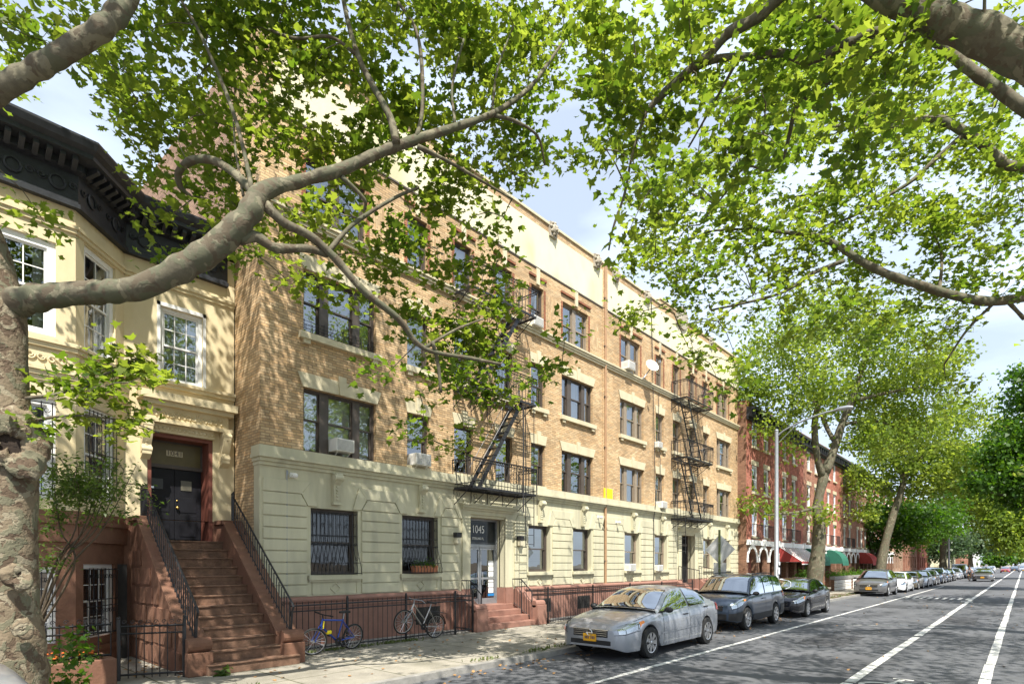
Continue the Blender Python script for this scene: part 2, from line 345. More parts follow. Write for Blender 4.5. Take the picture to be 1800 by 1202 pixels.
M_FLAG = flagmat()
tag(MB().add([(-1500, -1500, -.03), (1500, -1500, -.03), (1500, 1500, -.03), (-1500, 1500, -.03)], [(0, 1, 2, 3)]).build('ground', M_DIRT), kind='structure')
KY, KR = 7.62, -2.3
sheet('road', -80, 900, KR, KY, 0.0, M_ASPH)
sheet('sidewalk', -80, 900, KY + .16, 13.72, .10, M_FLAG)
sheet('sidewalk', -80, 900, -9, KR - .16, .10, M_FLAG)
sheet('kerb', -80, 900, KY, KY + .16, .115, M_KERB)
sheet('kerb', -80, 900, KR - .16, KR, .115, M_KERB)
# painted lines, worn: broken into slightly ragged lengths
def line(name, y, wd, x0, x1, gaps=()):
    mb = MB(); x = x0; rg = random.Random(int(y * 100)); seg = []
    while x < x1:
        L = rg.uniform(1.5, 4)
        for a, b in gaps:
            if x < a < x + L: L = a - x
            elif a <= x < b: x = b
        if L > .01:
            seg.append((x, min(x + L, x1)))
        x += L
    for a, b in seg:
        j = [rg.uniform(-.012, .012) for _ in range(4)]
        mb.add([(a, y - wd / 2 + j[0], .006), (b, y - wd / 2 + j[1], .006), (b, y + wd / 2 + j[2], .006), (a, y + wd / 2 + j[3], .006)], [(0, 1, 2, 3)])
    return tag(mb.build(name, M_RPAINT), kind='structure')
line('road_marking', 5.38, .11, -20, 64); line('road_marking', 2.2, .17, 2, 300, gaps=((19.0, 19.35), (10.9, 11.0))); line('road_marking', .5, .16, 2, 300)
hm = MB()
for i in range(9):
    y = 5.2 - i * .35
    hm.add([(40.4, y - .1, .006), (42.6, y - .1, .006), (42.6, y + .06, .006), (40.4, y + .06, .006)], [(0, 1, 2, 3)])
hm.add([(38.2, 2.0, .009), (38.9, 2.0, .009), (38.9, 2.5, .009), (38.2, 2.5, .009)], [(0, 1, 2, 3)])
hm.add([(21.1, 4.4, .006), (21.25, 4.4, .006), (22.45, 2.8, .006), (22.3, 2.8, .006)], [(0, 1, 2, 3)])
tag(hm.build('road_marking', M_RPAINT), kind='structure')
bk = MB()                                            # painted bicycle, its near half under the picture's edge
def ring(mb, cx, cy, r, w_, a0=0, a1=360, z=.008):
    n = 20; vs = []
    for i in range(n + 1):
        a = R(a0 + (a1 - a0) * i / n); vs += [(cx + (r - w_) * math.cos(a), cy + (r - w_) * math.sin(a), z), (cx + r * math.cos(a), cy + r * math.sin(a), z)]
    mb.add(vs, [(2 * i, 2 * i + 1, 2 * i + 3, 2 * i + 2) for i in range(n)])
ring(bk, 11.0, .95, .32, .09); ring(bk, 11.0, 1.75, .32, .09)
for (a, b, c, d) in ((11.0, .95, 11.5, 1.2), (11.5, 1.2, 11.5, 1.6), (11.5, 1.6, 11.0, 1.75), (11.5, 1.6, 11.85, 1.55), (11.85, 1.7, 11.85, 1.4), (11.5, 1.2, 11.75, 1.1), (11.75, .98, 11.75, 1.25)):
    v = Vector((c - a, d - b, 0)).normalized().cross(Vector((0, 0, 1))) * .045
    bk.add([(a + v.x, b + v.y, .007), (c + v.x, d + v.y, .007), (c - v.x, d - v.y, .007), (a - v.x, b - v.y, .007)], [(0, 1, 2, 3)])
tag(bk.build('road_marking', M_RPAINT), kind='structure')
cr = MB(); rg = random.Random(77)
for _ in range(16):
    x, y = rg.uniform(8, 45), rg.uniform(-1.5, 7.2); a = rg.choice([0, 0, math.pi / 2]) + rg.gauss(0, .2); 
    for k in range(rg.randint(6, 16)):
        L = rg.uniform(.2, .5); a2 = a + rg.gauss(0, .35); x2, y2 = x + L * math.cos(a2), y + L * math.sin(a2)
        if not KR + .1 < y2 < KY - .1: break
        w_ = rg.uniform(.006, .018); nx, ny = -math.sin(a2) * w_, math.cos(a2) * w_
        cr.add([(x - nx, y - ny, .003), (x2 - nx, y2 - ny, .003), (x2 + nx, y2 + ny, .003), (x + nx, y + ny, .003)], [(0, 1, 2, 3)]); x, y = x2, y2
tag(cr.build('tar_crack', pm('tar_seal', (.022, .022, .023), .6)), kind='structure')
pa = MB()
for (x, y, a, b) in ((15.5, 3.2, 2.6, 1.1), (24, 1.2, 3.5, .9), (31, 4.0, 2.2, 1.4), (9.5, 6.4, 1.6, .8)):
    pa.add([(x, y, .0025), (x + a, y + .05, .0025), (x + a, y + b, .0025), (x - .05, y + b, .0025)], [(0, 1, 2, 3)])
tag(pa.build('asphalt_patch', pm('newer_asphalt', (.06, .061, .066), .9, var=.2, scale=3, bump=.4, bscale=160)), kind='structure')
pit = MB().box(-.2, 2.4, 7.8, 9.3, .0, .108); pit.box(35.2, 37.6, 7.8, 9.4, 0, .108)
tag(pit.build('tree_pit', M_DIRT), kind='structure')
tag(MB().box(5.6, 33.4, 11.55, 12.45, .0, .112).build('areaway_floor', M_KERB), kind='structure')
tag(MB().box(38.8, 41, KY + .2, 9.0, .0, .107).build('tree_pit', M_DIRT), kind='structure')

# ------------------------------------------------------------------ facade tools
class Face:
    """vertical plane: s runs along it, d goes into the building, z is up"""
    def __init__(s, p, q):
        s.p = Vector((p[0], p[1], 0)); s.e = Vector((q[0] - p[0], q[1] - p[1], 0)); s.len = s.e.length; s.e.normalize()
        s.n = Vector((-s.e.y, s.e.x, 0))
    def __call__(s, a, d, z): v = s.p + s.e * a + s.n * d; return (v.x, v.y, z)
def wall_holes(mb, T, s0, s1, z0, z1, holes, depth, d=0.0):
    xs = sorted({s0, s1, *[h for q in holes for h in q[:2]]}); zs = sorted({z0, z1, *[h for q in holes for h in q[2:4]]})
    xs = [x for x in xs if s0 <= x <= s1]; zs = [z for z in zs if z0 <= z <= z1]
    for a, b in zip(xs, xs[1:]):
        for c, e in zip(zs, zs[1:]):
            if any(q[0] <= (a + b) / 2 <= q[1] and q[2] <= (c + e) / 2 <= q[3] for q in holes): continue
            mb.add([T(a, d, c), T(b, d, c), T(b, d, e), T(a, d, e)], [(0, 1, 2, 3)])
    for a, b, c, e in holes:
        for (p, q) in (((a, c), (a, e)), ((a, e), (b, e)), ((b, e), (b, c)), ((b, c), (a, c))):
            mb.add([T(p[0], d, p[1]), T(q[0], d, q[1]), T(q[0], d + depth, q[1]), T(p[0], d + depth, p[1])], [(0, 1, 2, 3)])
def window(par, T, s0, s1, z0, z1, rec, fm, cols=((0, 1),), cur=None, grid=0, mull=.16, fw=.055, split=.5, gm=None, name='window', seed=0):
    rg = random.Random(seed + int(s0 * 131 + z0 * 977)); W = s1 - s0
    f = MB(); f.box(s0, s0 + fw, rec, rec + .12, z0, z1, T); f.box(s1 - fw, s1, rec, rec + .12, z0, z1, T)
    f.box(s0 + fw, s1 - fw, rec, rec + .12, z1 - fw, z1, T); f.box(s0 + fw, s1 - fw, rec, rec + .13, z0, z0 + fw * .8, T)
    pan = MB(); a0, a1 = s0 + fw, s1 - fw; b0, b1 = z0 + fw * .8, z1 - fw; zm = b0 + (b1 - b0) * split
    for i, (p, q) in enumerate(cols):
        x0, x1 = a0 + (a1 - a0) * p, a0 + (a1 - a0) * q
        if i: f.box(a0 + (a1 - a0) * cols[i - 1][1], x0, rec - .015, rec + .11, b0, b1, T)      # mullion
        st = .035
        for (c, e, dd) in ((zm - .02, b1, .035), (b0, zm + .02, .065)):
            d0 = rec + dd
            f.box(x0, x0 + st, d0, d0 + .028, c, e, T); f.box(x1 - st, x1, d0, d0 + .028, c, e, T)
            f.box(x0 + st, x1 - st, d0, d0 + .028, c, c + st * 1.1, T); f.box(x0 + st, x1 - st, d0, d0 + .028, e - st, e, T)
            pan.add([T(x0 + st, d0 + .014, c + st), T(x1 - st, d0 + .014, c + st), T(x1 - st, d0 + .014, e - st), T(x0 + st, d0 + .014, e - st)], [(0, 1, 2, 3)])
            if grid:
                nx, nzz = grid
                for k in range(1, nx): xx = x0 + (x1 - x0) * k / nx; f.box(xx - .009, xx + .009, d0 + .002, d0 + .026, c + st, e - st, T)
                for k in range(1, nzz): zz = c + (e - c) * k / nzz; f.box(x0 + st, x1 - st, d0 + .004, d0 + .024, zz - .009, zz + .009, T)
    fo = f.build(name, fm, par, smooth=None)
    pan.build('pane', gm or M_GLASS, fo, fix=False)
    if cur is None: cur = rg.choice(['blind', 'half', 'drape', 'lace', 'drape', 'half', 'lace', 'blind', 'grey'])
    k = MB(); dk = rec + .16; cm = M_CURT
    def drape(x0, x1, c, e, wv=.018):
        n = max(6, int((x1 - x0) / .035)); vs = []
        for i in range(n + 1):
            x = x0 + (x1 - x0) * i / n; d = dk + wv * math.sin(i * 1.9 + rg.random() * .5)
            vs += [T(x, d, c), T(x, d, e)]
        k.add(vs, [(2 * i, 2 * i + 2, 2 * i + 3, 2 * i + 1) for i in range(n)])
    if cur == 'blind': k.add([T(s0, dk, z0 + (z1 - z0) * rg.choice([0, 0, .1])), T(s1, dk, z0), T(s1, dk, z1), T(s0, dk, z1)], [(0, 1, 2, 3)]); cm = M_BLIND
    elif cur == 'half':
        h = rg.uniform(.3, .6); k.add([T(s0, dk, z1 - (z1 - z0) * h), T(s1, dk, z1 - (z1 - z0) * h), T(s1, dk, z1), T(s0, dk, z1)], [(0, 1, 2, 3)]); cm = rg.choice([M_BLIND, M_CURT])
    elif cur == 'drape':
        g_ = rg.uniform(.25, .42); drape(s0, s0 + W * g_, z0, z1); drape(s1 - W * g_, s1, z0, z1)
        cm = rg.choice([M_CURT, M_CURTG, M_CURTB])
    elif cur == 'green': drape(s0, s1, z0, z1); cm = M_CURTG
    elif cur == 'dark': drape(s0 + .05, s0 + W * .3, z0, z1); drape(s1 - W * .5, s1 - .1, z0, z1); cm = M_CURTD
    elif cur == 'grey': drape(s0, s1, z0, z1); cm = M_CURTB
    elif cur == 'lace': drape(s0, s1, z0, z1)
    if k.v: k.build('curtain', cm, fo, fix=False)
    return fo
def curl(mb, T, s, d, z, r, dirn=1, turns=1.4, th=.008, n=14):
    pts = []
    for i in range(n + 1):
        t = i / n; a = dirn * t * turns * 2 * math.pi; rr = r * (1 - .7 * t)
        pts.append(T(s + rr * math.cos(a), d, z + rr * math.sin(a)))
    mb.tube(pts, th, 4)

# ------------------------------------------------------------------ yellow row house with its stoop
RH = thing('row_house', 'yellow row house with black cornice, angled bay and high brownstone stoop', 'house', (2.4, 13.7, .1))
RY = 13.7
bayL, bayR = (.62, 12.7), (2.36, 12.7); cornL, cornR = (-.36, RY), (3.34, RY)
faces = [(Face((-3.2, RY), cornL), 'flat'), (Face(cornL, bayL), 'side'), (Face(bayL, bayR), 'front'), (Face(bayR, cornR), 'side'), (Face(cornR, (5.53, RY)), 'door')]
up, lo = MB(), MB(); trims = MB(); trim2 = MB(); trim3 = MB(); ztop = 8.45; zy = 2.96
wins = []
for T, kind in faces:
    L = T.len
    if kind == 'side': hu = [(.22, 1.13, 5.95, 7.9), (.22, 1.13, 3.2, 4.95)]; hl = [(.2, 1.1, .62, 2.0)]
    elif kind == 'front': hu = [(.28, L - .28, 6.0, 7.66), (.28, L - .28, 3.14, 4.9)]; hl = [(.28, L - .28, .6, 1.95)]
    elif kind == 'door': hu = [(.66, 1.51, 5.95, 7.52), (.42, 1.72, 2.5, 4.82)]; hl = [(.42, 1.72, .1, 2.0)] if False else []
    else: hu = []; hl = []
    if kind == 'door':
        wall_holes(up, T, 0, L, zy, ztop, [hu[0], (.42, 1.72, zy, 4.82)], .22)
    else: wall_holes(up, T, 0, L, zy, ztop, hu, .14)
    wall_holes(lo, T, 0, L, .1, zy, [(.42, 1.72, 2.5, zy)] if kind == 'door' else hl, .14)
    wins.append((T, kind, hu, hl))
    # string courses, sill bands
    e = .0
    for (z0, z1, pr) in ((8.0, 8.06, .07), (7.93, 8.0, .04), (5.86, 5.93, .10), (5.78, 5.86, .06), (5.36, 5.42, .11), (5.28, 5.36, .07), (5.2, 5.28, .03)):
        if kind == 'door' and z0 < 5.6: continue
        o = pr * .41 if kind in ('front',) else (-.0 if kind == 'side' else 0)
        a0, a1 = (-o, L + o) if kind == 'front' else ((.0, L) if kind == 'side' else (0, L))
        (trims if z0 > 7 else trim2 if z0 > 5.6 else trim3).box(a0, a1, -pr, 0.001, z0, z1, T)
    # brownstone bands
    for (z0, z1, pr) in ((2.72, 2.80, .10), (2.40, 2.72, .06), (.36, .46, .05)):
        if kind == 'door' : continue
        o = pr * .41 if kind == 'front' else 0
        lo.box(-o, L + o, -pr, 0.001, z0, z1, T)
wallo = up.build('wall', M_YEL, RH); lo.build('basement_wall', M_BST, RH); trims.build('string_course', M_YEL, RH, smooth=30); trim2.build('sill_course', M_YEL, RH, smooth=30); trim3.build('panel_moulding', M_YEL, RH, smooth=30) 
# carved panels under the upper bay windows
for T, kind, hu, hl in wins:
    if kind in ('front', 'side'):
        mb = MB(); rg = random.Random(3); L = T.len
        mb.box(.14, L - .14, -.012, .001, 5.44, 5.74, T)
        for k in range(int(L / .15)):
            s = .2 + k * .15
            if s > L - .18: break
            curl(mb, T, s, -.03, 5.59 + rg.uniform(-.03, .03), rg.uniform(.06, .1), rg.choice((-1, 1)), 1.3, .014)
        mb.build('carved_panel', M_YEL, RH, smooth=40)
# windows
for T, kind, hu, hl in wins:
    L = T.len
    if kind in ('front', 'side'):
        for q in hu: window(RH, T, *q, .05, M_WHITE, cur='drape' if q[2] > 5 else 'grey', grid=(2, 2) if q[2] < 5 else (3, 2) if kind == 'front' else (2, 2), fw=.12 if kind == 'front' else .1)
        window(RH, T, *hl[0], .05, M_WHITE, cur='none', grid=(3, 2), fw=.07)
        # scrolled iron guards over parlour and basement windows
        for q, dd in ((hu[1], -.06), (hl[0], -.07)):
            g = MB(); a, b, c, e = q; n = 7
            for i in range(n + 1): s = a + .06 + (b - a - .12) * i / n; g.bar(T(s, dd, c + .05), T(s, dd, e - .08), .009)
            for z in (c + .06, (c + e) / 2 - .1, (c + e) / 2 + .02, e - .1): g.bar(T(a, dd, z), T(b, dd, z), .009)
            for s in (a + .01, b - .01):
                for z in (c + .06, e - .1): g.bar(T(s, dd, z), T(s, .03, z), .009)
            for i in range(n): s = a + .06 + (b - a - .12) * (i + .5) / n; curl(g, T, s, dd, (c + e) / 2 - .2, .05, 1, 1.2, .006); curl(g, T, s, dd, e - .22, .05, -1, 1.2, .006)
            g.build('window_guard', M_IRON, RH)
    if kind == 'door':
        window(RH, T, *hu[0], .06, M_WHITE, cur='lace', grid=(3, 2), fw=.075)
        fl = MB(); fl.box(.58, 1.6, -.03, .001, 5.88, 5.95, T); fl.box(.60, .66, -.02, .001, 5.95, 7.6, T); fl.box(1.51, 1.57, -.02, .001, 5.95, 7.6, T); fl.box(.60, 1.57, -.02, .001, 7.52, 7.6, T); fl.build('window_surround', M_WHITE, RH)
TD = faces[4][0]
# door hood: frieze with vine, cornice, dentil strip and two scroll brackets
h = MB(); h.box(.22, 2.14, -.34, 0, 5.44, 5.60, TD); h.box(.28, 2.08, -.26, 0, 5.34, 5.44, TD); h.box(.32, 2.0, -.16, 0, 5.06, 5.34, TD); h.box(.26, 2.06, -.24, 0, 4.98, 5.06, TD); h.box(.42, 1.72, -.1, 0.0, 4.80, 4.98, TD)
rg = random.Random(5)
for k in range(13): curl(h, TD, .5 + k * .108, -.17, 5.2 + .03 * math.sin(k * 1.7), .055, (-1) ** k, 1.3, .013); h.ball(TD(.5 + k * .108 + .04, -.18, 5.14), .022, .022, .022, 6, 4)
for k in range(16): h.ball(TD(.46 + k * .081, -.11, 4.89), .035, .02, .04, 6, 4)
ho = h.build('door_hood', M_YEL, RH, smooth=40)
for s in (.29, 1.86):
    b = MB(); prof = [(0, 4.98), (-.24, 4.98), (-.26, 4.86), (-.22, 4.66), (-.13, 4.5), (-.16, 4.42), (-.15, 4.3), (-.07, 4.24), (0, 4.2)]
    b.prism(prof, s, s + .17, lambda d, sd, z: TD(sd, d, z))
    for z, d, r in ((4.9, -.24, .06), (4.40, -.13, .07)):
        b.tube([TD(s - .012, d + .03, z), TD(s + .182, d + .03, z)], r, 12)
    for k in range(5): b.ball(TD(s + .085, -.235 + k * .028, 4.82 - k * .08), .05, .025, .05, 6, 4)
    b.build('scroll_bracket', M_YEL, RH, smooth=40)
# doorway: reddish jambs, transom with the number, double black doors
j = MB(); j.box(.42, .50, .02, .55, 2.5, 4.82, TD); j.box(1.64, 1.72, .02, .55, 2.5, 4.82, TD); j.box(.50, 1.64, .02, .55, 4.72, 4.82, TD); j.build('door_jamb', pm('red_brown_jamb', (.19, .065, .045), .6, var=.15), RH)
tr = MB(); tr.box(.50, 1.64, .42, .47, 4.2, 4.72, TD); tro = tr.build('transom', pm('amber_transom_panel', (.11, .085, .03), .35, var=.2), RH)
tf = MB(); tf.box(.50, 1.64, .39, .48, 4.12, 4.2, TD); tf.box(.5, .54, .40, .48, 4.2, 4.72, TD); tf.box(1.6, 1.64, .40, .48, 4.2, 4.72, TD); tf.box(.54, 1.6, .40, .48, 4.68, 4.72, TD); tf.build('transom_bar', M_DARKF, RH)
def text(name, s, size, loc, m, par, rot=(R(90), 0, 0), ext=.002, align='CENTER', sx=1.0):
    cu = bpy.data.curves.new(name, 'FONT'); cu.body = s; cu.size = size; cu.extrude = ext; cu.align_x = align; cu.align_y = 'CENTER'
    f_ = bpy.data.objects.new(name, cu); COL.objects.link(f_); bpy.context.view_layer.update()
    me = bpy.data.meshes.new_from_object(f_.evaluated_get(bpy.context.evaluated_depsgraph_get())); bpy.data.objects.remove(f_); bpy.data.curves.remove(cu)
    me.materials.clear(); me.materials.append(m); t = bpy.data.objects.new(name, me); COL.objects.link(t); t.parent = par
    t.location = Vector(loc) - wloc(par); t.rotation_euler = rot; t.scale = (sx, 1, 1); return t
x0 = 3.34 + 1.07
for k, ch in enumerate('1041'):
    q = MB().box(x0 - .17 + k * .085, x0 - .17 + k * .085 + .075, RY + .405, RY + .42, 4.40, 4.52); q.build('number_plate', M_TRIM, tro)
    text('house_number', ch, .145, (x0 - .132 + k * .085, RY + .402, 4.46), M_DARKF, tro)
dm = MB(); dm.box(.52, 1.065, .44, .49, 2.5, 4.12, TD); dl = dm.build('door', M_DOORB, RH)
dm = MB(); dm.box(1.075, 1.62, .44, .49, 2.5, 4.12, TD); dr = dm.build('door', M_DOORB, RH)
for s0, d_ in ((.52, dl), (1.075, dr)):
    q = MB()
    for (z0, z1) in ((2.62, 3.1), (3.16, 3.5)): q.box(s0 + .1, s0 + .45, .43, .441, z0, z1, TD)
    q.build('door_panel', M_DOORB, d_, bevel=.006)
q = MB().box(1.2, 1.42, .428, .442, 3.66, 3.88, TD); q.build('door_window', pm('dusty_door_glass', (.12, .11, .08), .3), dr)
q = MB().box(.62, .84, .428, .442, 3.66, 3.88, TD); q.build('door_window', pm('dark_door_glass', (.03, .03, .03), .3), dl)
q = MB(); q.ball(TD(1.12, .40, 3.26), .035, .035, .035); q.build('knob', M_BRASS, dr, smooth=180)
q = MB(); q.ball(TD(1.12, .43, 3.42), .02, .015, .02); q.build('lock', M_BRASS, dr, smooth=180)
q = MB(); q.box(.56, .66, .41, .44, 3.66, 3.70, TD); q.build('handle', M_CHROME, dl)
# black cornice following the bay, with modillions and raised garlands
cor = MB(); cp = [(-3.2, RY), cornL, bayL, bayR, cornR, (5.36, RY)]
def offs(d):
    out = []
    for i, p in enumerate(cp):
        p = Vector(p)
        e0 = (p - Vector(cp[i - 1])).normalized() if i else None; e1 = (Vector(cp[i + 1]) - p).normalized() if i < len(cp) - 1 else None
        n0 = Vector((e0.y, -e0.x)) if e0 else Vector((e1.y, -e1.x)); n1 = Vector((e1.y, -e1.x)) if e1 else n0
        b = (n0 + n1).normalized(); out.append(p + b * (d / max(.3, b.dot(n0))))
    return out
prof = [(.0, 8.36), (.12, 8.36), (.12, 8.44), (.06, 8.47), (.06, 8.96), (.18, 9.0), (.18, 9.12), (.42, 9.16), (.42, 9.24), (.50, 9.30), (.54, 9.40), (.54, 9.44), (0, 9.5)]
rings = [offs(d) for d, z in prof]; vs = [(p.x, p.y, prof[i][1]) for i, rr in enumerate(rings) for p in rr]; n = len(cp)
cor.add(vs, [(i * n + k, i * n + k + 1, (i + 1) * n + k + 1, (i + 1) * n + k) for i in range(len(prof) - 1) for k in range(n - 1)] + [tuple(i * n + n - 1 for i in range(len(prof)))])
co = cor.build('cornice', M_BLACK, RH)
md = MB(); gl_ = MB(); ob = offs(.06); rg = random.Random(9)
for k in range(n - 1):
    T = Face(ob[k], ob[k + 1]); m_ = int(T.len / .17)
    for i in range(m_): s = (i + .5) * T.len / m_; md.prism([(0, 9.15), (-.3, 9.15), (-.3, 9.08), (-.1, 8.97), (0, 8.97)], s - .04, s + .04, lambda d, sd, z: T(sd, d, z))
    g_ = max(1, int(T.len / .55))
    for i in range(g_):
        s = (i + .5) * T.len / g_
        gl_.tube([T(s + .11 * math.cos(a * .63), -.015, 8.72 + .12 * math.sin(a * .63)) for a in range(11)], .022, 5)
        curl(gl_, T, s + .22, -.012, 8.74, .07, 1, 1.3, .014); curl(gl_, T, s - .22, -.012, 8.74, .07, -1, 1.3, .014)
md.build('modillion_row', M_BLACK, RH); gl_.build('garland_relief', M_BLACK, RH, smooth=40)
rf = MB(); rp_ = [(-3.2, RY), cornL, bayL, bayR, cornR, (5.53, RY), (5.53, 24), (-3.2, 24)]
rf.add([(x, y, 9.46) for x, y in rp_], [tuple(range(8))]); rf.build('roof', M_ROOF, RH)
MB().add([(-3.2, RY, .1), (-3.2, 24, .1), (5.53, 24, .1), (5.53, RY, .1), (-3.2, RY, 9.46), (-3.2, 24, 9.46), (5.53, 24, 9.46), (5.53, RY, 9.46)], [(0, 1, 5, 4), (1, 2, 6, 5), (2, 3, 7, 6)]).build('side_wall', M_BROWNB, RH)
pl_ = MB().box(5.36, 5.53, RY - .02, RY + .3, 8.06, 9.0); pl_.build('end_pilaster', M_YEL, RH)
# stoop: 14 steps between two cheek walls
ST = MB(); nst = 13; yb, yt = 10.30, 13.55; rise = (2.5 - .1) / nst; xl, xr = 3.82, 5.12
stp = []
for i in range(nst):
    y0 = yb + (yt - yb) * i / nst; wl = .0
    ST.box(xl - (.1 if i < 1 else 0), xr + (.25 if i < 1 else 0), y0 - (.02), RY + .46, .1 + rise * i if i == 0 else .1 + rise * i - .002, .1 + rise * (i + 1) - .03)
    ST.box(xl - (.1 if i < 1 else 0), xr + (.25 if i < 1 else 0), y0 - .045, yb + (yt - yb) * (i + 1) / nst + .1, .1 + rise * (i + 1) - .03, .1 + rise * (i + 1))
sto = ST.build('stoop', M_STEP, RH, bevel=.008)
for (a, b) in ((xl - .36, xl), (xr, xr + .38)):
    ck = MB(); y0 = yb + .18
    side = [(y0, .1), (y0, .62), (y0 + .32, .66), (yt - .35, 2.86), (RY, 2.9), (RY, .1)]
    ck.prism(side, a, b, lambda y, x, z: (x, y, z))
    ck.box(a - .02, b + .02, y0 - .12, y0 + .12, .1, .50); ck.tube([(a - .015, y0 + .02, .62), (b + .015, y0 + .02, .62)], .125, 14)
    cap = [(y0 + .2, .64), (y0 + .2, .70), (yt - .3, 2.96), (yt - .3, 2.90)]
    ck.prism(cap, a - .025, b + .025, lambda y, x, z: (x, y, z))
    ck.box(a - .04, b + .03, yt - .32, RY, 2.88, 2.98)
    ck.build('cheek_wall', M_BST, sto, bevel=.012)
rk = MB(); rg = random.Random(2)                          # rough rock-faced stones on the stoop's outer flank
for iz in range(7):
    y = 10.7
    while y < 13.4:
        wd = rg.uniform(.2, .42); z = .15 + iz * .36
        if z < .5 + (y - 10.7) * .68: pr_ = rg.uniform(.015, .06); rk.add([(xl - .35 - (pr_ * rg.uniform(.5, 1.4) if o_ else 0), y + (.015 + rg.uniform(0, .02) if e_ == 0 else wd - .015 - rg.uniform(0, .02)), z + (.01 + rg.uniform(0, .02) if h_ == 0 else .34 - rg.uniform(0, .03))) for o_ in (0, 1) for e_ in (0, 1) for h_ in (0, 1)], [(0, 1, 3, 2), (4, 6, 7, 5), (0, 4, 5, 1), (2, 3, 7, 6), (0, 2, 6, 4), (1, 5, 7, 3)])
        y += wd
rk.build('rough_stonework', M_BST, sto, bevel=.012)
for x in (xl - .2, xr + .2):                             # iron handrails
    g = MB(); y0 = yb + .3; sl = (2.93 - .68) / (yt - .3 - y0); n = 24; h0 = .62
    P = lambda y: .66 + (y - y0) * sl
    for i in range(n + 1):
        y = y0 + (yt - .35 - y0) * i / n; g.bar((x, y, P(y)), (x, y, P(y) + h0), .011)
        if i % 4 == 2: curl(g, lambda s, d, z: (x + d, s, z), y + .05, 0, P(y) + .36, .05, 1, 1.2, .007)
    g.bar((x, y0 - .1, P(y0) + h0 - .02), (x, yt - .35, P(yt - .35) + h0), .022); g.bar((x, y0, P(y0) + .08), (x, yt - .35, P(yt - .35) + .08), .011)
    g.tube([(x, y0 - .1, P(y0) + h0 - .02), (x, y0 - .16, P(y0) + h0 - .1), (x, y0 - .1, P(y0) + h0 - .2), (x, y0 - .05, .62)], .022, 6)
    yy = yt - .35; sgn = -1 if x < 4 else 1
    for i in range(8):
        t = i / 7; xx = x + (.0 if x < 4 else .12) * t * sgn; y_ = yy + .42 * t
        g.bar((xx, y_, 2.98), (xx, y_, 3.58), .010); curl(g, lambda s, d, z: (xx + d, s, z), y_, 0, 3.6, .03, 1, 1, .006)
    g.bar((x, yy, 3.55), (xx, y_, 3.55), .016); g.bar((x, yy, 3.05), (xx, y_, 3.05), .01)
    g.build('handrail', M_IRON, sto)
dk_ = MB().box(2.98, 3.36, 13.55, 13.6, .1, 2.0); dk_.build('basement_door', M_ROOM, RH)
# ------------------------------------------------------------------ tan brick apartment building
TY, TX0, TX1, TSPL = 12.4, 5.55, 33.5, 19.24
AB = thing('apartment_building', 'long four storey tan brick apartment building with cream ground floor', 'building', (19.5, TY, .1))
T = Face((0, TY), (1, TY))                                   # s is X
TRI = [(6.56, 8.54), (16.46, 18.44), (20.45, 22.4), (30.38, 32.3)]
SNG = [(9.54, 10.3), (11.25, 12.02), (14.74, 15.48), (23.51, 24.28), (25.2, 25.98), (28.61, 29.33)]
DRS = [(13.01, 13.79), (26.99, 27.72)]
FL = [(4.60, 6.10), (7.36, 8.84), (10.02, 11.5)]
holes = []; spec = []
for fi, (z0, z1) in enumerate(FL):
    for a, b in TRI:
        if fi == 2: a, b = a + .05, b - .3
        holes.append((a, b, z0, z1)); spec.append(('tri' if fi < 2 else 'dbl', a, b, z0, z1, fi))
    for a, b in SNG:
        if fi == 2: a, b = a, b - .06
        zz = z0 + (.0 if fi != 0 else .08) ; holes.append((a, b, zz, z1)); spec.append(('sng', a, b, zz, z1, fi))
    for a, b in DRS: holes.append((a, b, z0, z1)); spec.append(('door', a, b, z0, z1, fi))
wb = MB(); wall_holes(wb, T, TX0, TX1, 4.58, 12.15, holes, .2)
wb.box(TX0, TX1, TY, TY + .3, 13.62, 13.88); wb.box(TX0, TX0 + .3, TY + .3, 13.7, 13.62, 13.88)
wb.box(23.9, 26.3, TY - .02, TY + .3, 13.88, 14.12)
wb.build('brick_wall', M_BRICK, AB)
rv = MB(); Tr = Face((TX0, 13.7), (TX0, TY)); wall_holes(rv, Tr, 0, 1.3, 4.3, 13.62, [], .1); rv.build('side_return', M_BRICK, AB)
MB().add([(TX0 - .02, 13.705, .1), (TX0 - .02, 27, .1), (TX0 - .02, 27, 13.88), (TX0 - .02, 13.705, 13.88)], [(0, 1, 2, 3)]).build('party_wall', M_BRICKB, AB)
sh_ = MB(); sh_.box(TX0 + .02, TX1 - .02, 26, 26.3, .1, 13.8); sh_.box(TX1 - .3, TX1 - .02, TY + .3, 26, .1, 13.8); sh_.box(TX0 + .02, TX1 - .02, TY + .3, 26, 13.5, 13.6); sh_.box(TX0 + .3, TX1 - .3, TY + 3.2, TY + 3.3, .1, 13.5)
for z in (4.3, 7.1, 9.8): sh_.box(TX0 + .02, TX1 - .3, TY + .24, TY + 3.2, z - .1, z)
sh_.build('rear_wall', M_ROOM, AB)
bd = MB()
for a, b in ((TX0 + .28, TSPL - .12), (TSPL + .22, 26.6), (26.62, TX1)): bd.box(a, b, TY - .012, TY + .2, 12.16, 13.62)
bd.build('stucco_band', M_BAND, AB)
MB().box(TX0 + .003, TX0 + .28, TY - .02, TY + .2, 12.16, 13.62).build('brick_pilaster', M_BRICK, AB); bp = MB(); bp.box(TSPL - .12, TSPL + .22, TY - .03, TY + .2, 4.6, 13.86); bp.build('brick_pilaster', M_BRICK, AB)
MB().box(TX0, TX1, TY - .03, TY + .2, 12.11, 12.155).build('drip_edge', M_DARKF, AB)
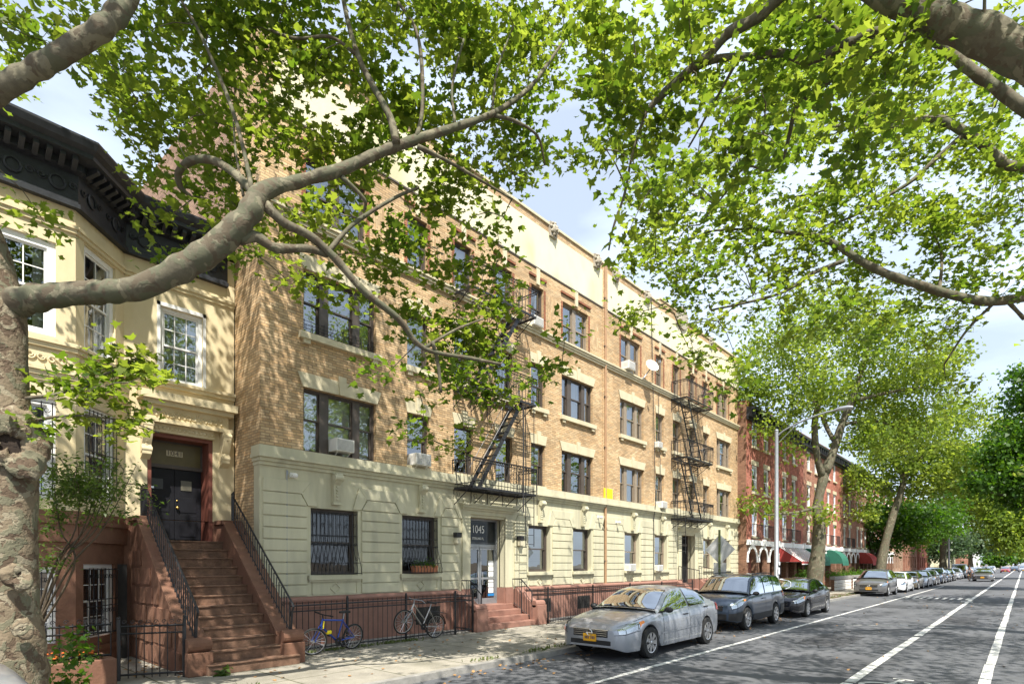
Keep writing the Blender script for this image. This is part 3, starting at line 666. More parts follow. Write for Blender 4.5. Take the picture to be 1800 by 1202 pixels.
cpn = MB(); cpn.box(TX0 - .03, 23.9, TY - .05, TY + .34, 13.88, 13.96); cpn.box(26.3, TX1, TY - .05, TY + .34, 13.88, 13.96); cpn.box(23.88, 26.32, TY - .06, TY + .34, 14.12, 14.2); cpn.build('coping', M_TRIM, AB)
M_WORN = pm('weathered_limestone', (.36, .32, .25), .9, var=.3, scale=12, bump=.5)
for u in (970, 1047, 1080, 1136, 1190, 1248.5):              # lion-mask blocks along the parapet
    X = onY(u, 500, TY)[0]; q = MB(); q.box(X - .19, X + .19, TY - .10, TY + .1, 13.5, 14.0); q.ball((X, TY - .13, 13.76), .15, .1, .18, 10, 7)
    for a in range(9): q.ball((X + .17 * math.cos(a * .785 - .2), TY - .12, 13.78 + .2 * math.sin(a * .785 - .2)), .055, .06, .055, 6, 4)
    q.ball((X, TY - .23, 13.70), .06, .06, .05, 6, 4); q.ball((X - .06, TY - .2, 13.82), .03, .03, .03, 6, 4); q.ball((X + .06, TY - .2, 13.82), .03, .03, .03, 6, 4)
    q.build('lion_mask', M_WORN, AB, smooth=50)
X = onY(1198, 540, TY)[0]; q = MB(); q.tube([(X, TY - .1, 13.95), (X, TY + .25, 13.95)], .55, 20); q.build('arched_pediment', M_WORN, AB, smooth=40)
st = MB()
for (z0, z1, pr) in ((9.96, 10.02, .15), (9.88, 9.96, .11), (9.80, 9.88, .07)): st.box(TX0 - pr * .4, TX1, TY - pr, TY + .01, z0, z1)
st.build('string_course', M_TRIM, AB)
# belt course over the ground floor
bt_ = MB()
for (z0, z1, pr) in ((4.42, 4.60, .13), (4.34, 4.42, .17), (4.26, 4.34, .10), (4.18, 4.26, .05)):
    bt_.box(TX0 - pr * .5, TX1 + .03, TY - pr, TY + .05, z0, z1); bt_.box(TX0 - pr * .5, TX0 + .02, TY + .05, TY + .30, z0, z1)
bt_.build('belt_course', M_OLIVE, AB)
# lintels, sills, windows
for i, (kind, a, b, z0, z1, fi) in enumerate(spec):
    m_ = (a + b) / 2; k = MB(); F_ = lambda s, d, z: (s, TY + d, z)
    if fi < 2:
        w_ = .15 if kind == 'tri' else .10; h = .33
        k.prism([(a - .02, z1 + .005), (b + .02, z1 + .005), (b + w_, z1 + h), (a - w_, z1 + h)], -.035, .02, F_)
        k.prism([(m_ - .075, z1 + .004), (m_ + .075, z1 + .004), (m_ + .11, z1 + h + .12), (m_ - .11, z1 + h + .12)], -.06, .02, F_)
    else:
        k.prism([(m_ - .08, z1 + .06), (m_ + .08, z1 + .06), (m_ + .09, 12.1), (m_ - .09, 12.1)], -.05, .02, F_)
    if fi == 1:
        k2 = MB(); k2.box(a - .12, b + .12, TY - .11, TY + .06, z0 - .15, z0); k2.box(a - .02, a + .14, TY - .08, TY, z0 - .25, z0 - .15); k2.box(b - .14, b + .02, TY - .08, TY, z0 - .25, z0 - .15); k2.build('sill', M_TRIM, AB)
    if fi == 0 and kind == 'sng': MB().box(a - .04, b + .04, TY - .05, TY + .1, z0 - .079, z0).build('sill', M_TRIM, AB)
    lin = k.build('lintel', M_TRIM, AB)
    if fi == 2:
        q = MB()
        for s0, s1 in ((a - .12, m_ - .12), (m_ + .12, b + .12)): q.box(s0, s1, TY - .06, TY + .01, z1 + .26, z1 + .33)
        q.build('brick_label', M_BRICKR, lin)
        for c0, c1 in ((b + .002, b + .10), (a - .10, a - .002)): MB().box(c0, c1, TY - .014, TY + .01, z0 + .02, z1 - .02).build('red_quoin', M_BRICKR, lin)
        q = MB().box(b + .2, b + .2 + min(.5, .8), TY - .006, TY + .01, z0 + .3, z1 - .1).build('soldier_panel', M_BRICKV, lin)
    right = a > TSPL; fm = M_TAUPE if (right or (kind in ('tri', 'dbl') and 16 < a < 19 and fi != 1 and fi != 0)) else M_DARKF
    if kind == 'tri':
        cur = {(0, 0): 'blind', (0, 1): 'grey', (1, 0): 'green'}.get((int(a > 10) if a < 19 else 5, fi))
        window(AB, T, a, b, z0, z1, .10, fm, cols=((0, .21), (.335, .69), (.80, 1)), cur=cur, seed=i, split=.53)
    elif kind == 'dbl': window(AB, T, a, b, z0, z1, .10, fm, cols=((0, .43), (.57, 1)), seed=i, cur='drape')
    elif kind == 'door': window(AB, T, a, b, z0, z1, .10, fm, cols=((0, 1),), seed=i, split=.45, cur='grey', name='window')
    else: window(AB, T, a, b, z0, z1, .10, fm, seed=i, split=.52)
    if kind == 'tri' and fi == 1 and a < 10:                 # low child guards
        g = MB()
        for q in range(12): s = a + .05 + (b - a - .1) * q / 11; g.bar((s, TY + .06, z0), (s, TY + .06, z0 + .36), .007)
        for z in (.08, .16, .24, .32): g.bar((a, TY + .06, z0 + z), (b, TY + .06, z0 + z), .006)
        g.build('window_guard', M_IRON, AB)
# brick soldier course and side quoins between floors
# ---- ground floor
GW = [(6.74, 8.01, 0), (9.37, 10.63, 0), (14.6, 15.8, 1), (17.15, 18.35, 1), (20.81, 22.04, 2), (23.4, 24.62, 2), (28.65, 29.85, 2), (31.0, 32.2, 3)]
GD = [(11.86, 13.42), (26.05, 27.55)]
gz0, gz1 = 1.74, 3.32
gh = [(a, b, gz0, gz1) for a, b, _ in GW] + [(a, b, .5, 3.42) for a, b in GD]
gw = MB(); wall_holes(gw, T, TX0, TX1, .1, 4.3, gh, .24, d=.0); gw.box(TX0 - .01, TX0 + .26, TY + .002, TY + .28, .1, 4.3); gw.build('ground_floor_wall', M_OLIVE, AB)
MB().box(TX0 - .005, TX0 + .2, TY + .28, 13.7, .1, 4.3).build('side_return', M_BRICK, AB)
# rusticated courses: piers between the openings
edges = sorted([(a, b) for a, b, _ in GW] + [(11.5, 13.78), (25.7, 27.9)])
piers = []; x = TX0 + .06
for a, b in edges: piers.append((x, a - .10)); x = b + .10
piers.append((x, TX1 - .05))
pp = []
for p in piers:
    if p[0] < TSPL < p[1]: pp += [(p[0], TSPL - .06), (TSPL + .06, p[1])]
    else: pp.append(p)
F_ = lambda s, d, z: (s, TY + d, z)
for a, b in pp:
    ru = MB(); z = 1.26; n = 8; hh = (3.34 - z) / n
    for i in range(n): ru.box(a, b, TY - .04, TY + .01, z + .014, z + hh - .014); z += hh
    if b - a > .5:                                           # splayed voussoir blocks over each pier
        lft, rgt = a > TX0 + .3, b < TX1 - .3
        l0, r0 = (a + .0, b - .0); l1 = a + (.16 if lft else 0); r1 = b - (.16 if rgt else 0)
        ru.prism([(l0, 3.352), (r0, 3.352), (r1, 3.60), (l1, 3.60)], -.04, .01, F_)
        lo_, ro_ = a - (.26 if lft else 0), b + (.26 if rgt else 0); lo1, ro1 = a - (.08 if lft else 0), b + (.08 if rgt else 0)
        g_ = .02
        if lft: ru.prism([(lo_, 3.352), (l0 - g_, 3.352), (l1 - g_, 3.62), (lo1, 3.90)], -.04, .01, F_)
        if rgt: ru.prism([(r0 + g_, 3.352), (ro_, 3.352), (ro1, 3.90), (r1 + g_, 3.62)], -.04, .01, F_)
        ru.prism([(l1 - (g_ if lft else 0), 3.62), (r1 + (g_ if rgt else 0), 3.62), (ro1, 3.90), (lo1, 3.90)], -.0401, .01, F_)
    ru.build('rusticated_pier', M_OLIVE, AB, bevel=.008)

gr_ = MB(); dg = [(11.3, 13.95), (25.5, 28.1)]; xs = [TX0 + .05, 11.3, 13.95, 25.5, 28.1, TX1]
for a, b in ((xs[0], xs[1]), (xs[2], xs[3]), (xs[4], xs[5])):
    gr_.box(a, b, TY - .10, TY + .01, .1, 1.0); gr_.box(a, b, TY - .14, TY + .01, 1.0, 1.1); gr_.tube([(a, TY - .1, 1.17), (b, TY - .1, 1.17)], .075, 12); gr_.box(a, b, TY - .05, TY + .01, 1.1, 1.25)
gr_.build('granite_base', M_GRAN, AB, smooth=40)
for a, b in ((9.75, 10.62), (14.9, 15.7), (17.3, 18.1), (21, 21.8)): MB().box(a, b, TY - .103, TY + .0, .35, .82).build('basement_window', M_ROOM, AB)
for i, (a, b, kind) in enumerate(GW):
    k = MB(); k.box(a - .08, b + .08, TY - .10, TY + .05, 1.63, 1.735); k.box(a - .05, b + .05, TY - .05, TY + .02, 1.58, 1.63)
    m_ = (a + b) / 2
    for p in range(4):                                       # raised lozenge and panel border under the sill
        q = [(m_, 1.545), (m_ + .13, 1.42), (m_, 1.295), (m_ - .13, 1.42)]
        k.bar((q[p][0], TY - .012, q[p][1]), (q[(p + 1) % 4][0], TY - .012, q[(p + 1) % 4][1]), .014)
    for s0, s1, y in ((a + .03, m_ - .16, 1.285), (m_ + .16, b - .03, 1.285), (a + .03, m_ - .06, 1.55), (m_ + .06, b - .03, 1.55)): k.box(s0, s1, TY - .02, TY, y, y + .014)
    for s in (a + .03, b - .044): k.box(s, s + .014, TY - .02, TY, 1.285, 1.56)
    k.build('sill', M_OLIVE, AB)
    c = MB(); prof = [(0, 4.17), (-.2, 4.17), (-.22, 4.08), (-.17, 3.98), (-.09, 3.9), (-.1, 3.5), (-.06, 3.44), (0, 3.44)]
    c.prism(prof, m_ - .085, m_ + .085, lambda d, s, z: (s, TY + d, z)); c.tube([(m_ - .11, TY - .15, 4.07), (m_ + .11, TY - .15, 4.07)], .08, 12); c.box(m_ - .11, m_ + .11, TY - .13, TY, 3.42, 3.49)
    for p in range(5): c.ball((m_, TY - .1, 3.86 - p * .075), .035, .03, .03, 6, 4)
    c.build('console', M_OLIVE, AB, smooth=40)
    cur = {0: 'grey', 1: 'blind', 2: 'half', 3: 'drape'}[kind]
    window(AB, T, a + .02, b - .02, gz0, gz1, .16, M_DARKF if kind != 2 else M_TAUPE, cur='dark' if kind == 0 else cur, seed=i, fw=.06, gm=M_GLASSK if kind == 0 else None)
    if kind == 0:                                            # bellied scroll guards
        g = MB(); n = 11
        def belly(t): return .02 - .30 * max(0, (t - .35) / .65) ** 1.6 if t < .93 else .02 - .30 * (1 - (t - .93) / .07 * .25)
        for j in range(n + 1):
            s = a + .05 + (b - a - .1) * j / n
            g.tube([(s, TY + belly(t / 12) - .02, gz1 - .06 - (gz1 - gz0 - .08) * t / 12) for t in range(13)], .0095, 4)
            if j < n and j % 2 == 0:
                for t in (.2, .5, .72): curl(g, lambda s_, d, z: (s_, TY + belly(t) - .02, z), s + .06, 0, gz1 - .06 - (gz1 - gz0) * t, .05, 1, 1.2, .006)
        for t in (.02, .38, .52, .82, .99):
            y = TY + belly(t) - .02; z = gz1 - .06 - (gz1 - gz0 - .08) * t; g.bar((a + .03, y, z), (b - .03, y, z), .008)
            for s in (a + .04, b - .04): g.bar((s, y, z), (s, TY + .1, z), .008)
        g.build('window_guard', M_IRON, AB)
# ---- entrances
def entrance(a, b, first):
    s = MB(); s.box(a - .32, a, TY - .05, TY + .02, 1.26, 3.5); s.box(b, b + .32, TY - .05, TY + .02, 1.26, 3.5); s.box(a - .32, b + .32, TY - .05, TY + .02, 3.5, 3.62)
    s.box(a - .4, b + .4, TY - .16, TY, 3.68, 3.76); s.box(a - .36, b + .36, TY - .10, TY, 3.62, 3.68); s.box(a - .44, b + .44, TY - .2, TY, 3.76, 3.82)
    so_ = s.build('door_surround', M_OLIVE, AB)
    for c0, c1, e0, e1 in ((a - .33, a, a - .001, a + .02), (b, b + .33, b - .02, b + .001)): MB().box(c0, c1, TY - .08, TY + .24, .1, 1.26).box(e0, e1, TY + .0, TY + .4, .7, 1.25).build('plinth', M_GRAN, so_)
    rv = MB(); rv.box(a - .02, a, TY + .2, TY + .42, .7, 3.42); rv.box(b, b + .02, TY + .2, TY + .42, .7, 3.42); rv.box(a, b, TY + .2, TY + .42, 3.42, 3.45); rv.build('reveal', M_OLIVE, so_)
    y = TY + .36; zs = .74
    if first:
        f = MB(); f.box(a, a + .06, y - .04, y + .05, zs, 3.42); f.box(b - .06, b, y - .04, y + .05, zs, 3.42); f.box(a + .06, b - .06, y - .04, y + .05, 3.36, 3.42); f.box(a + .06, b - .06, y - .05, y + .05, 2.54, 2.62)
        m_ = (a + b) / 2 + .0
        d0 = f.build('door_frame', M_GALV, AB)
        MB().box(a + .06, b - .06, y, y + .02, 2.62, 3.36).build('transom_panel', pm('dark_transom', (.025, .03, .035), .15, var=.3), d0)
        sg = MB().box(m_ - .42, m_ + .30, y - .006, y - .002, 2.70, 3.30).build('number_sign', pm('navy_sign_panel', (.012, .02, .03), .25), d0)
        text('house_number', '1045', .34, (m_ - .06, y - .009, 3.08), M_WHITE, d0, sx=.82); text('street_name', 'STERLING PL.', .105, (m_ - .06, y - .009, 2.80), M_WHITE, d0, sx=.85)
        for p, q in ((a + .06, m_ - .01), (m_ + .01, b - .06)):
            l = MB(); l.box(p, p + .06, y - .02, y + .03, zs, 2.54); l.box(q - .06, q, y - .02, y + .03, zs, 2.54); l.box(p + .06, q - .06, y - .02, y + .03, 2.46, 2.54); l.box(p + .06, q - .06, y - .02, y + .03, zs, zs + .18); l.box(p + .06, q - .06, y - .02, y + .03, 1.52, 1.58)
            lo_ = l.build('door', M_GALV, AB); MB().add([(p + .06, y + .01, zs + .18), (q - .06, y + .01, zs + .18), (q - .06, y + .01, 2.46), (p + .06, y + .01, 2.46)], [(0, 1, 2, 3)]).build('pane', M_GLASSD, lo_)
            hd = MB(); xx = q - .09 if p < m_ - .3 else p + .09; hd.bar((xx, y - .05, 1.35), (xx, y - .05, 1.75), .012); hd.build('handle', M_CHROME, lo_)
            if p > m_ - .3:
                for k in range(6): MB().box(q - .32, q - .09, y - .006, y - .002, 1.62 - (k - 3) * .17 if False else 1.08 + k * .175, 1.08 + k * .175 + .155).build('notice', M_PHOTO if k % 2 else M_WHITE, lo_)
                MB().box(q - .34, q - .06, y - .008, y - .003, .98, 1.06).build('notice', pm('blue_notice', (.02, .2, .5), .5), lo_)
    else:
        f = MB(); f.box(a, a + .1, y - .04, y + .05, zs, 3.42); f.box(b - .1, b, y - .04, y + .05, zs, 3.42); f.box(a, b, y - .05, y + .05, 2.9, 3.0); d0 = f.build('door_frame', M_DARKF, AB)
        MB().box(a + .1, b - .1, y + .03, y + .05, zs, 3.4).build('door', M_DOORB, AB)
        g = MB()
        for k in range(9): s_ = a + .12 + (b - a - .24) * k / 8; g.bar((s_, y - .02, zs), (s_, y - .02, 2.9), .009)
        for k in range(8):
            for z in (1.2, 1.7, 2.2, 2.6): curl(g, lambda s_, d, zz: (s_, y - .02, zz), a + .2 + (b - a - .3) * k / 8, 0, z, .06, 1, 1.2, .006)
        g.build('door_grille', M_IRON, AB)
    for sx_, (i_, lab) in ((a - .62, (0, 'left')), (b + .58, (1, 'right'))):
        pass
    stq = MB(); n = 4
    for i in range(n):
        e = .30 * (n - 1 - i)
        stq.box(a - .26 - e * .45, b + .26 + e * .9, TY - .12 - e - .0, TY + .42, .1 if i == 0 else .1 + .16 * i - .001, .1 + .16 * (i + 1))
    stq.build('entrance_step', M_GRAN, AB, bevel=.012)
    for side in (-1, 1):
        c = MB(); x0 = (a - .72 if side < 0 else b + .36); x1 = x0 + .36
        prof = [(TY - .05, .1), (TY - .05, 1.2), (TY - .18, 1.22), (TY - .34, 1.05), (TY - .48, 1.12), (TY - .62, .92), (TY - .80, .82), (TY - .80, .1)]
        c.prism(prof, x0, x1, lambda y_, x_, z: (x_, y_, z)); c.box(x0 - .04, x1 + .04, TY - 1.12, TY - .8, .1, .72); c.tube([(x0 - .04, TY - .96, .75), (x1 + .04, TY - .96, .75)], .12, 12)
        c.build('stair_scroll', M_GRAN, AB, bevel=.01)
entrance(*GD[0], True); entrance(*GD[1], False)

# ------------------------------------------------------------------ things fixed to the facade
def wall_lamp(x, lab):
    t = thing('wall_lamp', lab, 'wall lamp', (x, TY - .04, 2.72), 'lamps beside the glass entrance')
    MB().box(-.1, .1, -.16, 0, .06, .2).build('housing', M_PLAST, t, local=True, bevel=.01)
    MB().box(-.08, .08, -.14, -.005, -.12, .06).build('lens', pm('dusty_lens', (.5, .46, .34), .4), t, local=True, bevel=.01)
wall_lamp(11.27, 'small black wall lamp left of the 1045 glass entrance'); wall_lamp(14.06, 'small black wall lamp right of the 1045 glass entrance')
def security_cam(u, v, lab, drop):
    p = onY(u, v, TY - .12); t = thing('security_camera', lab, 'camera', p, 'white security cameras on the cream ground floor')
    MB().box(-.05, .05, .06, .12, -.05, .05).tube([(0, .08, 0), (0, -.06, -.02)], .02, 8).build('bracket', M_ACW, t, local=True)
    q = MB(); q.ball((0, -.08, -.03), .06, .06, .06, 12, 8); q.build('dome', M_ACW, t, local=True, smooth=180)
    q = MB(); q.tube([(-.09, .09, 0), (-.09, .09, .09), (-.11, .09, .1), (-.11, .09, -drop)], .012, 6); q.build('conduit', M_GALV, t, local=True)
security_cam(516, 834, 'white dome security camera with a long conduit at the left end of the cream wall', 2.7)
security_cam(1054, 908, 'white security camera by the centre downpipe of the cream wall', .5)
security_cam(1086, 917, 'white security camera just right of the centre downpipe with conduit to the base', 2.5)
t = thing('pest_sign', 'square yellow notice board on the tan wall above the belt course', 'sign', onY(1069, 870, TY - .07))
MB().box(-.3, .3, -.015, .015, -.22, .26).build('board', M_YSIGN, t, local=True); q = MB()
for k in range(4): q.box(-.2 + .04 * (k % 2), .22 - .05 * (k % 3), -.018, -.0155, .14 - k * .1, .15 - k * .1)
q.build('faded_print', pm('faded_amber_print', (.6, .42, .02), .6), t, local=True); MB().box(-.03, .03, .0, .06, -.3, -.2).build('bracket', M_BST, t, local=True)
t = thing('satellite_dish', 'white satellite dish on the string course of the tan building', 'dish', onY(1127, 668, TY - .1))
q = MB(); rr = [(0, 0), (.12, .015), (.24, .06), (.32, .11), (.33, .11)]; e1, e2, e3 = Vector((.8, .6, 0)), Vector((.3, -.4, .87)).normalized(), Vector((.55, -.7, -.45)).normalized()
ax_ = Vector((-.42, -.80, .42)).normalized(); ux = ax_.cross(Vector((0, 0, 1))).normalized(); uy = ux.cross(ax_); q.lathe(rr, lambda x, y, h_: Vector((.33, -.3, .58)) + ux * x * .92 + uy * y * .92 + ax_ * h_, 24); q.build('reflector', M_ACW, t, local=True, smooth=60)
q = MB(); q.tube([(0, .02, 0), (.06, -.1, .1), (.33, -.3, .55)], .025, 8); q.tube([(.33, -.32, .25), (.1, -.8, .62)], .012, 6); q.box(.05, .15, -.86, -.78, .58, .68); q.build('arm', M_GALV, t, local=True)
# air conditioners
def ac_proto():
    t = thing('air_conditioner', 'x', 'air conditioner', (0, 0, 0), 'window air conditioners on the tan building')
    c = MB().box(-.29, .29, -.34, .12, 0, .36); c.build('casing', M_ACW, t, local=True, bevel=.012)
    g = MB(); g.box(-.26, .26, -.346, -.338, .03, .33)
    g.build('grille', M_ACG, t, local=True); l = MB()
    for k in range(9): l.box(-.26, .26, -.352, -.346, .045 + k * .032, .057 + k * .032)
    for s in (-1, 1):
        for k in range(6): l.box(s * .2905 - .003, s * .2905 + .003, -.3, -.08, .12 + k * .03, .132 + k * .03)
    l.build('louvre', M_ACW, t, local=True); b = MB(); b.bar((.2, -.28, -.0), (.2, .06, -.22), .014); b.bar((-.2, -.28, 0), (-.2, .06, -.22), .014); b.build('bracket', M_ACW, t, local=True); return t
AC = [(585 + 16, 795, 'air conditioner in the triple window above the leftmost barred window', 1), (738, 819, 'air conditioner in the single window left of the lower left fire escape', 1.05), (941, 575, 'air conditioner under the top right end of the left fire escape', 1),
      (1104, 651, 'air conditioner in the top floor double window left of the satellite dish', 1.1), (1157, 787, 'pale blue-white air conditioner in the third floor single window by the hanging cable', .85), (1163, 893, 'air conditioner in the second floor single window just above the belt course', 1),
      (1107, 1003, 'air conditioner in the ground floor window right of the centre downpipe', 1), (1157, 1003, 'air conditioner in the ground floor window left of the right entrance', .9)]
base = ac_proto()
for i, (u, v, lab, s) in enumerate(AC):
    t = base if i == 0 else copy_tree(base)
    p = onY(u, v, TY - .1); t.location = (p[0], TY + .02, p[2]); t.scale = (s * .84,) * 3; t['label'] = lab
for x, lab in ((TSPL + .02, 'brown downpipe running down the middle of the tan building'),):
    t = thing('downpipe', lab, 'pipe', (x, TY - .06, .1)); q = MB(); q.tube([(0, 0, 1.1), (0, 0, 13.9)], .05, 10); q.build('pipe', M_BROWNB if False else pm('brown_pipe', (.33, .2, .11), .6, var=.2), t, local=True)
    q = MB()
    for z in (2, 4.4, 6.5, 8.5, 10.5, 12.4): q.box(-.08, .08, -.03, .06, z, z + .05)
    q.build('pipe_clip', M_DARKF, t, local=True)
q = MB(); Xc = onY(1146, 600, TY)[0]; q.tube([(Xc - .15, TY - .05, 13.9), (Xc - .1, TY - .08, 11), (Xc, TY - .1, 8), (Xc + .02, TY - .16, 4.6), (Xc + .05, TY - .06, 4.0), (Xc + .06, TY - .06, 1.2)], .017, 6)
q.tube([(Xc + .75, TY - .05, 12), (Xc + .5, TY - .06, 9), (Xc + .62, TY - .16, 4.6), (Xc + .62, TY - .06, 3)], .012, 5); tag(q.build('cable', M_PLAST), 'black cable hanging down the tan wall beside the satellite dish', 'cable')
t = thing('window_box', 'terracotta window box of bright green plants behind the bellied guard', 'planter', (10.05, TY + .0, gz0 + .02))
MB().prism([(-.38, 0), (.38, 0), (.42, .2), (-.42, .2)], -.2, -.02, lambda a, d, b: (a, d, b)).build('trough', M_TERRA, t, local=True, bevel=.01)
WINBOX = t

# ------------------------------------------------------------------ fire escapes
def fire_escape(x0, x1, lab, zs, doors, sr):
    Yo = TY - .80; t = thing('fire_escape', lab, 'fire escape', ((x0 + x1) / 2, TY, 4), 'black iron fire escapes on the tan building')
    for fi, z in enumerate(zs):
        p = MB(); n = int((1.0) / .055)
        hx0, hx1 = (x0 + .25, x0 + 1.0) if fi != 0 else (x1 - .9, x1 - .25)      # stair hatch
        for i in range(n):
            y = Yo + .03 + i * .058
            if y > TY - .04: break
            if fi > 0 and .25 < i / n < .7: p.box(x0, max(x0 + .02, min(sr) - .1), y, y + .032, z - .008, z); p.box(min(x1 - .02, max(sr) + .12), x1, y, y + .032, z - .008, z)
            else: p.box(x0, x1, y, y + .032, z - .008, z)
        for y in (Yo, TY - .06): p.box(x0, x1, y, y + .02, z - .06, z + .006)
        for x in (x0, x1 - .02): p.box(x, x + .02, Yo, TY - .03, z - .06, z + .006)
        k = 5
        for i in range(k):
            x = x0 + .02 + (x1 - x0 - .06) * i / (k - 1)
            p.bar((x, Yo + .05, z - .04), (x, TY, z - .04), .016); p.bar((x, Yo + .12, z - .05), (x, TY, z - .5), .016); p.bar((x, TY - .02, z), (x, TY - .02, z - .6), .014)
            curl(p, lambda s, d, zz: (x, s, zz), TY - .2, 0, z - .2, .1, 1, 1.2, .007)
        po = p.build('platform', M_IRON, t)
        r = MB(); h = .80
        def run(P0, P1, tilt):
            P0, P1, tilt = Vector(P0), Vector(P1), Vector(tilt); L = (P1 - P0).length; m_ = max(2, int(L / .135))
            for i in range(m_ + 1):
                q = P0.lerp(P1, i / m_); r.bar(q, q + tilt + Vector((0, 0, h)), .0115)
            for zz, rr in ((h, .02), (h - .09, .012), (.1, .013)):
                f_ = zz / h; r.bar(P0 + tilt * f_ + Vector((0, 0, zz)), P1 + tilt * f_ + Vector((0, 0, zz)), rr)
            m2 = max(2, int(L / .1))
            for i in range(m2):
                q = P0.lerp(P1, (i + .5) / m2) + tilt; a_ = (P1 - P0).normalized()
                r.tube([q + a_ * (.036 * math.cos(b_)) + Vector((0, 0, h - .045 + .036 * math.sin(b_))) for b_ in [j * math.pi / 3 for j in range(7)]], .008, 4, cap=False)
        tl = Vector((-.12 if fi == 0 else -.04, 0, 0)); ty = Vector((0, -.03, 0))
        run((x0, Yo, z), (x1, Yo, z), ty); run((x0, TY - .03, z), (x0, Yo, z), tl * .6 + ty * .5); run((x1, Yo, z), (x1, TY - .03, z), ty * .4)
        cx = x0 + (x1 - x0) * .63
        for a in range(4): curl(r, lambda s, d, zz: (s, Yo - .015, zz), cx + .13 * math.cos(a * 1.571), 0, z + .42 + .13 * math.sin(a * 1.571), .11, 1, 1.6, .009)
        r.tube([(cx + .27 * math.cos(a * .4), Yo - .015, z + .42 + .27 * math.sin(a * .4)) for a in range(17)], .008, 4)
        r.build('railing', M_IRON, po)
    for fi in (0, 1):
        s = MB(); za, zb = zs[fi], zs[fi + 1]; xa, xb = sr
        if fi == 1 and lab.startswith('long'): xa, xb = xb, xa
        y0, y1 = Yo + .18, Yo + .58
        for y in (y0, y1):
            d = Vector((xb - xa, 0, zb - za)).normalized(); nrm = Vector((-d.z, 0, d.x)) * .065
            s.add([Vector((xa, y, za)) - nrm, Vector((xb, y, zb)) - nrm, Vector((xb, y, zb)) + nrm, Vector((xa, y, za)) + nrm, Vector((xa, y + .014, za)) - nrm, Vector((xb, y + .014, zb)) - nrm, Vector((xb, y + .014, zb)) + nrm, Vector((xa, y + .014, za)) + nrm], [(0, 1, 2, 3), (7, 6, 5, 4), (0, 4, 5, 1), (3, 2, 6, 7), (0, 3, 7, 4), (1, 5, 6, 2)])
            off = Vector((-.0, 0, .62)); s.bar(Vector((xa, y, za)) + off, Vector((xb, y, zb)) + off * .8, .011)
        for i in range(1, 11):
            q = Vector((xa, 0, za)).lerp(Vector((xb, 0, zb)), i / 11); s.box(q.x - .07, q.x + .07, y0, y1, q.z - .012, q.z + .008)
        s.build('stair', M_IRON, t)
    return t, Yo
fe, Yo = fire_escape(11.2, 14.05, 'left fire escape of the tan building, over the 1045 entrance', (4.22, 7.08, 9.9), None, (11.65, 13.55))
L = MB(); xa, xb = 13.46, 13.86
for x in (xa, xb): L.tube([(x, Yo - .06, 2.55), (x, Yo - .06, 6.9), (x, Yo + .12, 7.0)], .013, 5)
for i in range(15): L.bar((xa, Yo - .06, 2.62 + i * .29), (xb, Yo - .06, 2.62 + i * .29), .009)
L.bar((xa - .1, Yo - .05, 3.6), (xa - .1, Yo - .05, 6.9), .028); L.bar((xb + .17, Yo - .05, 3.55), (xb + .17, Yo - .05, 5.0), .012)
for z in (5.0, 5.7): L.bar((xa - .1, Yo - .05, z), (xb + .17, Yo - .05, z), .012)
L.build('drop_ladder', M_IRON, fe)
fe2, Yo = fire_escape(25.0, 27.95, 'right fire escape of the tan building, over the dark iron gate entrance', (4.15, 7.0, 9.78), None, (27.0, 25.55))
L = MB(); xa, ya, yb = 24.9, Yo + .02, Yo + .42
for y in (ya, yb): L.tube([(xa, y, 2.5), (xa, y, 7.7)], .014, 5)
for i in range(17): L.bar((xa, ya, 2.6 + i * .29), (xa, yb, 2.6 + i * .29), .010)
L.build('drop_ladder', M_IRON, fe2)

# ------------------------------------------------------------------ iron fences
def fence(name, lab, runs, z0, h, gap, posts, cat='fence', spear=True, grp=None, curls=False):
    t = thing(name, lab, cat, (runs[0][0][0], runs[0][0][1], z0), grp); r = MB()
    for (ax, ay), (bx, by) in runs:
        A, B = Vector((ax, ay, z0)), Vector((bx, by, z0)); Ln = (B - A).length; n = max(2, int(Ln / gap))
        for i in range(n + 1):
            q = A.lerp(B, i / n); r.bar(q + Vector((0, 0, .03)), q + Vector((0, 0, h)), .0085)
            if spear: r.bar(q + Vector((0, 0, h)), q + Vector((0, 0, h + .05)), .014, r2=.002)
            if curls and i < n: curl(r, lambda s, d, z: tuple(q + (B - A).normalized() * (gap * .5 + s) + Vector((0, 0, z))), 0, 0, h + .03, .035, 1, 1.1, .006)
        for z in ((.09, .018), (h - .16, .014), (h - .04, .016)): r.bar(A + Vector((0, 0, z[0])), B + Vector((0, 0, z[0])), z[1])
    r.build('picket_panel', M_IRON, t)
    for x, y in posts:
        p = MB().box(x - .021, x + .021, y - .021, y + .021, z0 - .02, z0 + h + .08); p.ball((x, y, z0 + h + .1), .028, .028, .028, 8, 5); p.build('post', M_IRON, t)
    return t
FY = 11.42
fence('iron_fence', 'black iron fence behind the two parked bicycles, left of the entrance steps', [((5.75, FY), (11.05, FY)), ((11.05, FY), (11.05, 12.2))], .1, 1.06, .135, [(7.1, FY), (8.75, FY), (10.4, FY), (11.05, FY)])
fence('iron_fence', 'black iron fence right of the entrance steps, behind the silver sedan', [((14.3, FY - .1), (25.0, FY - .1)), ((14.3, FY - .1), (14.3, 12.2))], .1, 1.06, .135, [(14.3, FY - .1), (16.85, FY - .1), (19.4, FY - .1), (22, FY - .1), (25, FY - .1)])
fence('iron_fence', 'black iron fence past the right entrance, behind the dark blue SUV', [((28.3, FY - .1), (33.4, FY - .1))], .1, 1.3, .135, [(28.3, FY - .1), (30.8, FY - .1), (33.4, FY - .1)])
